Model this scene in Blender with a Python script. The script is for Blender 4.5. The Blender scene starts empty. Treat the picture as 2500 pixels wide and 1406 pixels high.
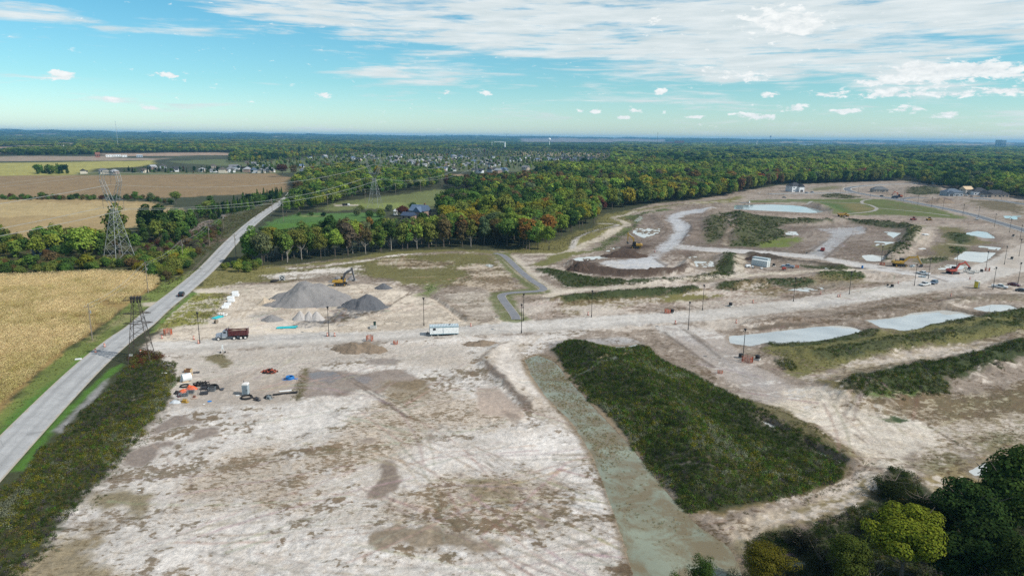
import bpy, math, random
import numpy as np
from mathutils import Vector, Matrix

R = random.Random(7)
rng = np.random.default_rng(11)
C = bpy.context.scene.collection
rad = math.radians

# ------------------------------------------------------------------ camera
F_PX, HOR, CAM_H, ROLL = 1667.0,335.0,60.0, math.atan(0.0104)
PITCH = math.atan((703 - HOR) / F_PX)
cam_d = bpy.data.cameras.new('camera'); cam = bpy.data.objects.new('camera', cam_d); C.objects.link(cam)
cam_d.sensor_fit = 'HORIZONTAL'; cam_d.sensor_width = 36; cam_d.lens = F_PX / 2500 * 36
cam_d.clip_start = 0.5; cam_d.clip_end = 90000
_R0 = Vector((1,0,0)); _D0 = Vector((0,-math.sin(PITCH),-math.cos(PITCH))); _F = Vector((0, math.cos(PITCH),-math.sin(PITCH)))
_c, _s = math.cos(ROLL), math.sin(ROLL)
_X = _R0 * _c - _D0 * _s; _Y = _R0 * _s + _D0 * _c
cam.matrix_world = Matrix(((_X.x, -_Y.x, -_F.x, 0),(_X.y, -_Y.y, -_F.y, 0),(_X.z, -_Y.z, -_F.z, CAM_H),(0,0,0,1)))
bpy.context.scene.camera = cam

SUN_AZ, SUN_EL = 113.0,42.0            # clockwise from the view direction (+Y)
scn = bpy.context.scene
scn.view_settings.view_transform = 'Standard'; scn.view_settings.look = 'None'
scn.view_settings.gamma = 1; scn.view_settings.use_curve_mapping = False
scn.view_settings.exposure = 0.0
scn.render.engine = 'CYCLES'
scn.cycles.max_bounces = 5; scn.cycles.diffuse_bounces = 2; scn.cycles.glossy_bounces = 2
scn.cycles.transmission_bounces = 2; scn.cycles.volume_bounces = 1; scn.cycles.transparent_max_bounces = 6
scn.cycles.use_denoising = False


def raydir(px, py):
 dx, dy = px - 1250, py - 703
 return (_X * dx + _Y * dy + _F * F_PX).normalized()


def azel(px, py):
 d = raydir(px, py)
 return math.degrees(math.atan2(d.x, d.y)), math.degrees(math.asin(d.z))


class NT:
 """small helper for node trees"""
 def __init__(s, nt):
  s.nt = nt; s.n = nt.nodes; s.l = nt.links; s.n.clear()

 def node(s, t, **k):
  n = s.n.new(t)
  for a, b in k.items(): setattr(n, a, b)
  return n

 def put(s, sock, v):
  if hasattr(v, 'default_value') or hasattr(v, 'is_linked'): s.l.new(v, sock)
  else: sock.default_value = v

 def m(s, op, a, b=None, c=None, clamp=False):
  n = s.node('ShaderNodeMath', operation=op, use_clamp=clamp)
  for i, v in enumerate((a, b, c)):
   if v is not None: s.put(n.inputs[i], v)
  return n.outputs[0]

 def mix(s, f, a, b, blend='MIX'):
  n = s.node('ShaderNodeMix', data_type='RGBA', blend_type=blend)
  s.put(n.inputs[0], f)
  for i, v in ((6, a),(7, b)):
   s.put(n.inputs[i],(*v, 1) if isinstance(v, tuple) and len(v) == 3 else v)
  return n.outputs[2]

 def rng(s, v, a, b, c=0.0, d=1.0, smooth=False):
  n = s.node('ShaderNodeMapRange', interpolation_type='SMOOTHSTEP' if smooth else 'LINEAR')
  s.put(n.inputs[0], v)
  for i, x in enumerate((a, b, c, d)): s.put(n.inputs[i + 1], x)
  return n.outputs[0]

 def noise(s, vec, scale, detail=3.0, rough=0.55, dist=0.0):
  n = s.node('ShaderNodeTexNoise'); s.put(n.inputs['Vector'], vec)
  n.inputs['Scale'].default_value = scale; n.inputs['Detail'].default_value = detail
  n.inputs['Roughness'].default_value = rough; n.inputs['Distortion'].default_value = dist
  return n.outputs['Fac']

 def ramp(s, f, stops):
  n = s.node('ShaderNodeValToRGB'); s.put(n.inputs[0], f); e = n.color_ramp.elements
  while len(e) < len(stops): e.new(0.5)
  for el, (p, c) in zip(e, stops): el.position = p; el.color = (*c, 1)
  return n.outputs[0]


# ------------------------------------------------------------------ sky
world = bpy.data.worlds.new('World'); scn.world = world; world.use_nodes = True
w = NT(world.node_tree)
tc = w.node('ShaderNodeTexCoord').outputs['Generated']
sep = w.node('ShaderNodeSeparateXYZ'); w.put(sep.inputs[0], tc)
az = w.m('MULTIPLY', w.m('ARCTAN2', sep.outputs[0], sep.outputs[1]),57.2958)
el = w.m('MULTIPLY', w.m('ARCSINE', sep.outputs[2]),57.2958)
comb = w.node('ShaderNodeCombineXYZ'); w.put(comb.inputs[0], az); w.put(comb.inputs[1], el)
ae = comb.outputs[0]
sky = w.node('ShaderNodeTexSky', sky_type='NISHITA', sun_disc=False)
sky.sun_elevation = rad(SUN_EL); sky.sun_rotation = rad(SUN_AZ)
sky.altitude = 200; sky.air_density = 1.0; sky.dust_density = 0.35; sky.ozone_density = 1.6
tint = w.ramp(w.rng(el, 0.0,40.0),[(0.0,(1.02,1.22,1.38)),(0.10,(0.64,1.05,1.12)),(0.26,(0.45,1.0,1.08)),(0.6,(0.85,0.98,1.0)),(1.0,(0.95,1.0,1.0))])
base = w.mix(1.0, sky.outputs[0], tint, 'MULTIPLY')


def sv(x, y, ox=0.0, oy=0.0):
 n = w.node('ShaderNodeVectorMath', operation='MULTIPLY_ADD'); w.put(n.inputs[0], ae)
 n.inputs[1].default_value = (x, y, 1); n.inputs[2].default_value = (ox, oy, 0)
 return n.outputs[0]


warp = w.noise(sv(0.12,0.5,3,1),1.0,3)
warp2 = w.noise(sv(0.5,1.4,7,5),1.0,4)


def blob(px, py, rx, ry, amp, warped=0.25):
 a, e = azel(px, py)
 sx, sy = 57.3 * rx / F_PX, 57.3 * ry / F_PX
 n = w.node('ShaderNodeVectorMath', operation='MULTIPLY_ADD'); w.put(n.inputs[0], ae)
 n.inputs[1].default_value = (1 / sx, 1 / sy, 0); n.inputs[2].default_value = (-a / sx, -e / sy, 0)
 ln = w.node('ShaderNodeVectorMath', operation='LENGTH'); w.put(ln.inputs[0], n.outputs[0])
 return w.rng(ln.outputs['Value'],1.35,0.0,0.0, amp, True)


def total(lst):
 t = lst[0]
 for x in lst[1:]: t = w.m('ADD', t, x)
 return t


# high streaky cloud sheet
n1 = w.noise(sv(0.085,0.62,2.2,0.4),1.0,9,0.62,0.35)
n2 = w.noise(sv(0.03,0.22,9.0,3.0),1.0,4,0.5,0.2)
bias = total([blob(*b) for b in (
 (1950,30,1150,150,0.36),(850,15,520,62,0.30),(1250,60,500,60,0.20),(60,38,330,24,0.30),(2420,90,400,130,0.20),
 (1100,98,420,15,0.26),(1400,132,460,16,0.26),(1050,176,430,20,0.26),(1650,172,420,28,0.30),(1900,60,260,70,0.25),
 (100,188,200,14,0.20),(150,245,260,9,0.16),(480,256,180,6,0.16),(2330,300,480,20,0.17),(1150,285,260,5,0.12),(2050,165,300,26,0.18),
 (250,150,620,60,-0.22),(700,270,900,60,-0.10),(2350,150,230,14,-0.30))])
hi = w.rng(el, 11.0,26.0,0.0,0.20, True)          # the sheet goes on overhead
n3 = w.noise(sv(0.22,2.6,5.0,2.0),1.0,7,0.6,0.4)
dens = w.m('ADD', w.m('ADD', w.m('MULTIPLY_ADD', n1,1.7,-0.85), w.m('MULTIPLY_ADD', n3,1.1,-0.55)), w.m('ADD', w.m('MULTIPLY_ADD', n2,0.6,-0.3), w.m('ADD', bias, hi)))
cir = w.rng(dens, 0.03,0.50,0.0,0.93, True)
# small fair-weather cumulus
pn = w.noise(sv(0.9,2.2,1.0,2.0),1.0,8,0.66,0.3)
pb = total([blob(*b) for b in (
 (2290,182,105,30,0.75),(2420,165,75,18,0.65),(2240,168,60,18,0.6),(2130,200,58,14,0.65),(2180,229,100,14,0.68),(2020,229,46,11,0.65),(1882,232,34,10,0.62),
 (2330,232,40,9,0.58),(2460,222,80,12,0.65),(1822,284,36,11,0.65),(1872,286,30,11,0.65),(1940,264,36,14,0.62),(2060,272,70,10,0.58),(2220,268,40,14,0.60),(2310,278,34,10,0.62),
 (150,184,32,15,0.72),(413,184,50,10,0.6),(268,243,46,9,0.55),(790,232,22,12,0.55),(365,263,36,7,0.55),(1091,227,15,8,0.62),(1187,228,17,9,0.64),
 (1450,273,17,8,0.66),(1420,272,11,6,0.58),(1615,226,28,10,0.64),(1550,271,26,7,0.6),(1520,287,26,7,0.6),(1700,286,30,6,0.56),(2490,185,50,14,0.6),(1700,160,60,14,0.3),(1810,185,90,20,0.5),
 (1905,50,105,42,0.75),(1960,62,60,22,0.6),(1600,50,30,34,0.4))])
cum = w.rng(w.m('ADD', w.m('MULTIPLY_ADD', pn, 2.4,-1.2), pb),0.28,0.62,0.0,0.97, True)
shade = w.noise(sv(0.25,2.2,4.0,8.0),1.0,5,0.6)
cloud_hi = w.ramp(shade, [(0.25,(5.7,6.5,6.7)),(0.7,(7.9,8.3,8.3))])
cloud_lo = w.ramp(pn, [(0.3,(6.4,7.0,7.2)),(0.65,(9.0,9.2,9.1))])
col = w.mix(cir, base, cloud_hi)
col = w.mix(cum, col, cloud_lo)
bg = w.node('ShaderNodeBackground'); w.put(bg.inputs[0], col); bg.inputs[1].default_value = 0.11
w.l.new(bg.outputs[0], w.node('ShaderNodeOutputWorld').inputs[0])
world.cycles.sampling_method = 'MANUAL'; world.cycles.sample_map_resolution = 512

sun_d = bpy.data.lights.new('sun', 'SUN'); sun_d.energy = 4.3; sun_d.angle = rad(0.6); sun_d.color = (1.0,0.94,0.85)
sun = bpy.data.objects.new('sun', sun_d); C.objects.link(sun)
_sd = Vector((math.sin(rad(SUN_AZ)) * math.cos(rad(SUN_EL)), math.cos(rad(SUN_AZ)) * math.cos(rad(SUN_EL)), math.sin(rad(SUN_EL))))
sun.rotation_euler = _sd.to_track_quat('Z', 'Y').to_euler(); sun.location = (200,0,300)


# ------------------------------------------------------------------ pixel -> place
def G(px, py, z=0.0):
 """the point of the plane at height z seen at this place of the 2500 x 1406 photograph"""
 d = raydir(px, py); t = (z - CAM_H) / d.z
 return d.x * t, d.y * t


ZO = {'A': (0,300), 'B': (600,300), 'C': (1200,300), 'D': (1800,300), 'E': (0,650), 'F': (600,600), 'G': (1200,600), 'H': (1800,600),
      'I': (0,950), 'J': (700,950), 'K': (1300,800), 'L': (1700,950), '': (0,0)}
ZS = {k: 3.5143 for k in 'ABCDEFGH'} | {k: 3.0838 for k in 'IJKL'} | {'': 1.0}


def fp(k, x, y):
 return ZO[k][0] + x / ZS[k], ZO[k][1] + y / ZS[k]


def W(k, pts, z=0.0):
 """survey points (read in detail k of the photograph) -> ground plan in metres"""
 out = []
 for x, y in pts:
  a, b = fp(k, x, y)
  out.append(G(a, max(b, 337.5 + 0.0104 * (a - 1250)), z))
 return np.array(out)


# ------------------------------------------------------------------ numpy noise and distances
_tab = rng.random((256,256))


def vnoise(x, y):
 xi = np.floor(x).astype(np.int64); yi = np.floor(y).astype(np.int64)
 fx = x - xi; fy = y - yi
 fx = fx * fx * fx * (fx * (fx * 6 - 15) + 10); fy = fy * fy * fy * (fy * (fy * 6 - 15) + 10)
 a = _tab[xi & 255, yi & 255]; b = _tab[(xi + 1) & 255, yi & 255]; c = _tab[xi & 255,(yi + 1) & 255]; d = _tab[(xi + 1) & 255,(yi + 1) & 255]
 return (a + (b - a) * fx) * (1 - fy) + (c + (d - c) * fx) * fy


def fbm(x, y, size, octs=4, seed=0.0, gain=0.5):
 t = np.zeros_like(x, dtype=float); amp = 1.0; tot = 0.0; k = 1.0 / size
 for i in range(octs):
  t += amp * vnoise(x * k + 17.3 * i + seed * 7.7, y * k + 41.1 * i + seed * 3.1); tot += amp; amp *= gain; k *= 2.03
 return t / tot * 2 - 1


def sdf(poly, x, y, pad):
 """signed distance, positive inside; -1e9 outside the padded box"""
 out = np.full(x.shape, -1e9); lo = poly.min(0) - pad; hi = poly.max(0) + pad
 k = np.nonzero((x > lo[0]) & (x < hi[0]) & (y > lo[1]) & (y < hi[1]))[0]
 if not len(k): return out
 px, py = x[k], y[k]; d = np.full(len(k),1e18); ins = np.zeros(len(k), bool)
 n = len(poly)
 for i in range(n):
  ax, ay = poly[i]; bx, by = poly[(i + 1) % n]; ex, ey = bx - ax, by - ay
  t = np.clip(((px - ax) * ex + (py - ay) * ey) / (ex * ex + ey * ey + 1e-12),0,1)
  d = np.minimum(d, (px - ax - t * ex) ** 2 + (py - ay - t * ey) ** 2)
  if ay != by: ins ^= ((ay > py) != (by > py)) & (px < ex * (py - ay) / (by - ay) + ax)
 out[k] = np.where(ins, 1,-1) * np.sqrt(d)
 return out


def ldist(line, x, y, pad):
 """distance to a polyline and place along it; 1e9 outside the padded box"""
 out = np.full(x.shape, 1e9); al = np.zeros(x.shape); lo = line.min(0) - pad; hi = line.max(0) + pad
 k = np.nonzero((x > lo[0]) & (x < hi[0]) & (y > lo[1]) & (y < hi[1]))[0]
 if not len(k): return out, al
 px, py = x[k], y[k]; d = np.full(len(k),1e18); s = np.zeros(len(k)); run = 0.0
 for i in range(len(line) - 1):
  ax, ay = line[i]; ex, ey = line[i + 1] - line[i]; L2 = ex * ex + ey * ey + 1e-12
  t = np.clip(((px - ax) * ex + (py - ay) * ey) / L2,0,1)
  q = (px - ax - t * ex) ** 2 + (py - ay - t * ey) ** 2
  s = np.where(q < d, run + t * math.sqrt(L2), s); d = np.minimum(d, q); run += math.sqrt(L2)
 out[k] = np.sqrt(d); al[k] = s
 return out, al


def ss(a, b, v):
 t = np.clip((v - a) / (b - a),0,1); return t * t * (3 - 2 * t)


def smooth(line, n=8):
 """Catmull-Rom through the points"""
 P = np.vstack([2 * line[0] - line[1], line, 2 * line[-1] - line[-2]]); out = []
 for i in range(1, len(P) - 2):
  for j in range(n):
   t = j / n
   out.append(0.5 * ((2 * P[i]) + (P[i + 1] - P[i - 1]) * t + (2 * P[i - 1] - 5 * P[i] + 4 * P[i + 1] - P[i + 2]) * t * t + (3 * P[i] - P[i - 1] - 3 * P[i + 1] + P[i + 2]) * t ** 3))
 out.append(P[-2]); return np.array(out)

# ------------------------------------------------------------------ the land: what covers it and how it rises
SAND = (0.66,0.615,0.565); DIRT = (0.28,0.228,0.182); MUD = (0.19,0.148,0.115); SOIL = (0.075,0.05,0.036)
GRAV = (0.40,0.395,0.395); HAUL = (0.47,0.435,0.39); OLIVE = (0.155,0.142,0.052); WEED = (0.048,0.062,0.022)
GREEN = (0.085,0.145,0.028); LAWN = (0.07,0.155,0.02); FLOOR = (0.045,0.05,0.022); TRACK = (0.42,0.37,0.29)
BROWNF = (0.245,0.168,0.085); TANF = (0.34,0.245,0.115); YELF = (0.33,0.30,0.085)

zones = []      # painted in order: (polygon or line, width, colour, softness, edge noise, speck, wet, rough, strength, object name)
humps = []      # height features


def Z(k, pts, col, soft=1.5, n=1.5, sp=None, wet=0.0, ro=None, a=1.0, obj=None, width=None):
 zones.append((W(k, pts) if not isinstance(pts, np.ndarray) else pts, width, col, soft, n, sp, wet, ro, a, obj)); return zones[-1][0]


def ZL(k, pts, width, col, soft=0.8, n=0.8, sp=None, wet=0.0, ro=None, a=1.0, obj=None, sm=6):
 ln = smooth(W(k, pts), sm); Z('', ln, col, soft, n, sp, wet, ro, a, obj, width); return ln


def hump(poly, h, wd, kind='poly'): humps.append((kind, poly, h, wd))


weeds = []      # (polygon, per square metre, height, palette bias)

# fields and woods beyond the site ---------------------------------------------------------------
BIG = dict(soft=6, n=8)
Z('A', [(-900,205),(0,205),(700,210),(690,230),(160,240),(0,264),(-900,270)],(0.30,0.20,0.14),30,60, obj='field')
Z('A', [(-900,292),(0,290),(160,284),(800,294),(1350,308),(1340,322),(800,326),(0,326),(-900,330)],(0.30,0.23,0.17),20,40, obj='field')
Z('A', [(840,262),(1970,255),(1960,276),(1400,285),(840,290)],(0.34,0.24,0.17),20,40, obj='field')
Z('A', [(490,180),(650,175),(640,205),(480,200)],(0.42,0.34,0.2),40,60, obj='field')
Z('A', [(-900,352),(0,347),(900,332),(1350,322),(1310,350),(1170,382),(830,392),(700,445),(0,458),(-900,470)], YELF, 8,12, obj='field')
Z('A', [(690,425),(2380,420),(2380,440),(690,452)],(0.12,0.13,0.05),6,10)
Z('A', [(-900,468),(0,455),(1050,450),(2370,434),(2400,458),(2470,462),(2480,570),(2400,600),(2100,612),(1600,636),(1130,646),(0,640),(-900,640)], BROWNF, 5,8, sp=0.25, obj='field')
Z('A', [(-900,655),(0,655),(700,655),(1300,680),(1500,730),(1580,765),(1500,800),(1220,900),(900,935),(700,1000),(300,1010),(0,1020),(-900,1040)], TANF, 5,8, sp=0.25, obj='field')
Z('A', [(-900,690),(0,690),(700,690),(1200,720),(1000,780),(400,800),(-900,820)],(0.46,0.36,0.18),14,16, a=0.5)
Z('B', [(875,198),(1240,200),(1235,224),(960,228)],(0.33,0.22,0.15),40,60, obj='field')
Z('B', [(1690,203),(2050,210),(2060,232),(1700,230)],(0.33,0.33,0.22),30,50, obj='field')
Z('B', [(1240,268),(1650,270),(1640,292),(1250,292)],(0.34,0.25,0.16),20,40, obj='field')
Z('B', [(1690,438),(1950,438),(1950,470),(1700,475)],(0.32,0.21,0.12),12,20, obj='field')
Z('C', [(240,152),(1500,162),(1500,182),(240,176)],(0.20,0.17,0.14),60,100, obj='field')
Z('B', [(1780,160),(2060,162),(2060,172),(1780,172)],(0.36,0.26,0.2),60,100, obj='field')
# village ground
Z('B', [(-700,330),(0,380),(260,430),(480,440),(700,400),(600,330),(100,300)],(0.11,0.13,0.05),10,30)
Z('B', [(500,300),(1200,262),(1900,300),(2500,285),(2900,300),(3100,330),(2900,380),(2460,420),(1700,420),(1200,400),(700,330)],(0.10,0.115,0.05),10,40)
# meadow under the power line, lawns by the brick house
Z('B', [(600,740),(740,690),(1100,640),(1650,575),(2150,585),(2250,620),(2100,660),(1600,720),(1500,760),(1150,730),(760,760)],(0.135,0.155,0.05),6,8, sp=0.3, obj='meadow')
Z('B', [(900,700),(1100,690),(1500,690),(1350,730),(1000,730)],(0.20,0.24,0.06),8,8, a=0.7)
Z('B', [(760,700),(970,703),(960,718),(760,716)],(0.5,0.44,0.36),2,3)
Z('B', [(150,940),(165,890),(230,830),(320,810),(560,775),(1180,770),(1180,850),(640,870),(560,930),(350,950)],(0.075,0.155,0.035),3,4, sp=0.15, obj='lawn')
Z('B', [(160,940),(180,868),(640,850),(560,905),(420,920),(350,940)], LAWN, 3,2, sp=0.05)
Z('B', [(480,790),(700,795),(680,806),(480,804)],(0.24,0.24,0.10),3,3, a=0.7)
# shrub belt west of the road
Z('A', [(-900,1040),(0,1015),(300,1000),(700,980),(900,940),(1220,890),(1500,800),(1600,760),(2000,720),(2380,650),(2440,640),(2050,900),(1700,1200),(1500,1400),(1360,1400),(1340,1330),(1100,1280),(600,1310),(0,1330),(-900,1360)],(0.075,0.078,0.032),4,6, sp=0.4)
Z('A', [(1150,1150),(1300,1050),(1500,980),(1800,940),(1900,1000),(1700,1080),(1400,1130)],(0.12,0.085,0.065),6,6, sp=0.4)
# railway bed
rail_line = ZL('A', [(1560,960),(1700,890),(1800,850),(1870,820),(1900,790),(1880,765),(1800,742),(1700,735)],4.0,(0.21,0.18,0.165),1.0,1.0, obj='railway_bed')
# roadside west: mown verge and the corn
corn_poly = W('E', [(-1500,95),(-600,92),(0,90),(340,84),(830,56),(1200,66),(1335,88),(1372,130),(1335,190),(1225,240),(1105,300),(1075,340),(955,450),(835,535),(755,605),(560,705),(535,745),(340,905),(0,1240),(-700,1900),(-1900,1900)])
Z('E', [(-700,1906),(0,1240),(350,890),(540,740),(760,600),(960,450),(1120,310),(1360,190),(1370,130),(1500,120),(1760,-10),(1480,205),(1130,475),(860,745),(60,1406),(-300,1700)],(0.15,0.185,0.045),2,2.5, sp=0.3)
Z('E', [(-400,1850),(0,1390),(240,1150),(560,890),(860,680),(900,700),(620,950),(60,1420),(-300,1720)],(0.075,0.16,0.025),1.5,1.2, sp=0.1)
Z('E', [(770,590),(980,470),(1100,390),(1120,440),(900,580),(760,690)],(0.27,0.23,0.12),2,2.5, a=0.7)
Z('', corn_poly, (0.27,0.19,0.075),1.0,1.0,0.3,0.0,0.3,1.0, 'corn_field')
Z('E', [(1220,316),(1420,300),(1360,345),(1230,340)], TRACK, 1,1)
# roadside east
Z('E', [(100,1750),(390,1406),(740,1060),(940,880),(1050,825),(1075,845),(1000,905),(900,985),(800,1085),(650,1225),(450,1430),(200,1750)], LAWN, 0.8,0.6, sp=0.08)
Z('E', [(930,960),(880,1050),(800,1140),(640,1300),(540,1420),(440,1420),(600,1270),(750,1130),(860,1000)],(0.24,0.235,0.225),0.8,0.8, sp=0.2, wet=0.25)

# the cleared site ------------------------------------------------------------------------------
SITE = W('', [(352,852),(372,818),(398,778),(440,738),(481,705),(545,672),(640,655),(800,636),(960,618),(1100,609),(1225,614),(1300,618),(1400,592),(1480,555),(1520,518),(1600,497),(1700,488),(1800,468),(1900,453),
     (2050,446),(2200,441),(2330,456),(2420,470),(2520,484),(2900,500),(2900,1100),(2600,1120),(2430,1150),(2330,1200),(2200,1260),(1990,1340),(1800,1420),(1800,1560),(-100,1560),(70,1390),(200,1220),(300,1120),(390,1000),(435,920),(430,880),(390,868)])
Z('', SITE, DIRT, 2,2.5, sp=0.32, ro=0.7)
# pale dry sand of the near lot
NEAR = Z('', [(400,868),(600,852),(800,842),(1000,830),(1300,815),(1460,800),(1330,850),(1290,880),(1400,1030),(1460,1120),(1540,1330),(1560,1560),(-100,1560),(60,1400),(190,1230),(300,1125),(400,1000),(440,920)], SAND, 2.0,2.5, sp=0.28, ro=0.8)
Z('F', [(-380,360),(0,325),(320,320),(500,300),(900,330),(1250,340),(1480,430),(1650,440),(1900,640),(2250,640),(2300,690),(1000,760),(-200,830),(-820,830),(-700,700),(-430,560),(-250,440),(-180,360)],(0.60,0.52,0.42),2,3, sp=0.22, ro=0.6)
Z('F', [(1650,420),(2000,390),(2160,420),(2280,640),(1930,640)],(0.46,0.40,0.33),2,2.5, sp=0.3)
# weedy lot behind the stockpiles
Z('F', [(-300,330),(0,322),(320,312),(450,292),(700,245),(960,252),(1200,290),(1450,335),(1700,345),(2100,318),(2260,330),(2290,300),(2160,130),(2120,80),(1800,58),(1300,80),(1000,130),(600,180),(0,210),(-250,260)], OLIVE, 3,4, sp=0.5, ro=0.3)
Z('F', [(-550,250),(0,190),(600,172),(960,128),(1300,78),(1800,50),(2150,72),(2160,50),(1800,20),(1300,45),(900,105),(500,160),(0,185)],(0.155,0.145,0.05),3,3, sp=0.3)
Z('F', [(130,258),(470,220),(760,190),(985,178),(985,235),(700,250),(480,282),(230,292)], SAND, 3,5, sp=0.35, a=0.9)
ZL('F', [(280,205),(600,182),(950,140),(1300,82),(1500,66)],1.3, SAND, 1.2,1.5, sm=4)
Z('F', [(1150,150),(1350,112),(1600,120),(1800,160),(1700,200),(1350,180)],(0.36,0.29,0.2),4,9, sp=0.5, a=0.85)
Z('F', [(1780,190),(1980,150),(2150,180),(2290,300),(2360,400),(2100,380),(1830,330),(1900,270)],(0.45,0.37,0.28),3,6, sp=0.45, a=0.9)
Z('F', [(1500,430),(1560,330),(1640,330),(1590,440)],(0.13,0.19,0.035),2,3, sp=0.2, a=0.8)
Z('E', [(1290,575),(1420,430),(1570,300),(1690,222),(1960,222),(1950,270),(1890,400),(1830,440),(1760,500),(1600,510),(1440,540)],(0.25,0.24,0.06),1.5,2, sp=0.35, ro=0.4)
Z('E', [(1280,575),(1400,445),(1560,300),(1680,200),(1705,210),(1600,300),(1450,430),(1330,560)],(0.10,0.17,0.03),1.2,1.0, sp=0.1)
Z('E', [(1670,190),(1860,20),(2000,10),(2460,10),(2460,40),(2260,80),(2100,150),(1800,190)],(0.19,0.17,0.06),2,3, sp=0.4)
Z('E', [(1640,205),(1820,188),(2150,185),(2150,235),(1980,230),(1680,222)],(0.55,0.48,0.38),1.2,1.2)
# grey stone dust between the piles
Z('F', [(760,530),(900,480),(1160,520),(1150,550),(900,600),(880,640),(640,690),(430,680),(470,630),(660,620),(720,560)],(0.125,0.127,0.135),2.5,5, sp=0.5, a=0.95)
Z('F', [(80,600),(200,570),(310,600),(250,640),(120,640)],(0.30,0.30,0.30),3,3, a=0.8)
Z('F', [(200,420),(160,480),(500,505),(760,480),(860,410),(880,440),(760,510),(480,540),(90,520)],(0.58,0.5,0.4),3,3, a=0.7)
# upper site: browner, wetter earth
Z('', [(1380,735),(1700,700),(2000,672),(2230,690),(2060,715),(1750,750),(1450,770),(1320,775),(1300,740)],(0.32,0.255,0.205),3,4, sp=0.42)
Z('', [(1500,530),(1700,505),(1760,530),(1800,560),(2100,545),(2240,560),(2400,560),(2480,600),(2300,660),(1990,630),(1700,610),(1640,640),(1480,640),(1480,590)],(0.19,0.148,0.118),4,6, sp=0.35, ro=0.9)
# long green-olive banks along the wood and its trails
Z('C', [(100,1105),(560,1015),(900,880),(960,785),(1300,735),(1600,695),(2000,655),(2140,625),(2120,680),(1650,700),(1320,745),(1220,775),(1180,870),(1000,985),(620,1125),(300,1130)],(0.165,0.15,0.05),4,5, sp=0.35)
Z('C', [(600,1135),(860,1090),(1000,1000),(1210,890),(1240,860),(1130,800),(1500,735),(1540,745),(1300,785),(1245,840),(1250,890),(1100,1000),(960,1095)],(0.09,0.11,0.035),3,4, sp=0.35)
ZL('C', [(120,1135),(400,1128),(620,1120),(780,1060),(960,985),(1090,910),(1160,880),(1130,848),(1050,812),(1150,790),(1230,760)],2.6, TRACK, 1.0,1.2, obj='dirt_track')
ZL('C', [(690,1075),(730,1010),(800,968),(950,915),(1075,885),(1050,870),(900,860)],1.6,(0.42,0.39,0.35),0.8,0.5, obj='path')
ZL('C', [(1640,695),(1900,680),(2150,668),(2400,660)],2.4, TRACK, 1.5,1, obj='path')
Z('C', [(330,1225),(480,1150),(600,1110),(900,1095),(700,1140),(560,1190),(450,1230)],(0.15,0.145,0.05),2,3, sp=0.35)
# weeds inside the loops
Z('G', [(380,200),(480,188),(700,250),(1100,310),(1600,300),(1900,250),(1940,150),(2000,90),(2090,70),(2120,200),(2050,275),(1700,315),(1200,335),(640,355),(560,300)], WEED, 2,3, sp=0.4)
Z('G', [(1560,300),(1800,260),(1940,160),(1960,250),(1760,310)], OLIVE, 3,3, a=0.7)
Z('G', [(480,470),(560,450),(900,420),(1300,385),(1760,370),(2000,430),(1720,480),(1300,480),(720,600),(560,560),(640,500)],(0.21,0.165,0.085),2,3, sp=0.5)
Z('G', [(540,455),(900,410),(1300,380),(1750,368),(1780,395),(1500,430),(1000,462),(640,492)], WEED, 1.5,2, sp=0.4)
Z('G', [(1920,365),(2100,310),(2300,290),(2470,330),(2300,372),(2050,385)], WEED, 1.5,2.5, sp=0.4)
Z('G', [(1450,440),(1800,420),(1960,430),(1700,470),(1500,470)],(0.17,0.16,0.045),2,3, a=0.8, sp=0.3)
Z('H', [(0,330),(180,290),(300,350),(460,400),(300,430),(0,400)],(0.20,0.155,0.085),2,3, sp=0.5)
Z('H', [(270,310),(450,275),(650,300),(690,340),(500,365),(330,345)], WEED, 2,2.5, sp=0.4)
Z('H', [(690,260),(750,230),(1010,225),(1100,280),(980,300),(800,300)],(0.07,0.09,0.03),2,2.5, sp=0.4)
Z('H', [(560,285),(700,260),(1100,290),(1260,330),(900,330),(700,330)],(0.2,0.16,0.08),2,4, sp=0.5, a=0.7)
Z('D', [(-20,785),(150,800),(800,842),(815,862),(400,872),(345,900),(415,950),(400,975),(250,1035),(160,1062),(-20,1052)],(0.07,0.075,0.03),4,6, sp=0.4)
Z('C', [(1920,768),(2470,790),(2470,955),(2280,1050),(2060,1062),(2060,990),(2150,920),(2120,880),(2000,800)],(0.07,0.075,0.03),4,6, sp=0.4)
Z('C', [(1830,830),(1900,790),(2020,850),(1980,1000),(1870,1032),(1830,980)],(0.09,0.09,0.04),4,6, sp=0.45)
Z('C', [(2270,1040),(2400,1000),(2640,980),(2560,1060),(2350,1078)],(0.13,0.16,0.03),3,4, sp=0.2)
Z('D', [(880,850),(1000,838),(1300,860),(1570,905),(1570,960),(1540,1020),(1450,1140),(1280,1195),(1330,1080),(1450,1000),(1450,930),(1200,890)],(0.06,0.068,0.03),4,5, sp=0.4)
Z('D', [(1400,860),(1640,890),(1600,960),(1480,1100),(1360,1180),(1560,960)], OLIVE, 4,5, a=0.8, sp=0.4)
Z('D', [(1710,895),(1950,900),(2000,1000),(2200,1030),(1990,1050),(1900,1160),(1560,1195),(1700,1060),(1800,1000)],(0.15,0.13,0.055),4,5, sp=0.5)
Z('D', [(1790,960),(1960,940),(2010,1010),(1900,1040)], WEED, 4,5, sp=0.4)
Z('D', [(1830,1060),(1960,1060),(1930,1130),(1860,1140)], WEED, 4,5, sp=0.4)
Z('D', [(1580,1160),(1800,1150),(1780,1190),(1560,1200)],(0.07,0.08,0.03),3,4, sp=0.4)
Z('D', [(1230,1060),(1340,1050),(1320,1130),(1240,1120)], OLIVE, 4,5, a=0.8)
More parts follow.
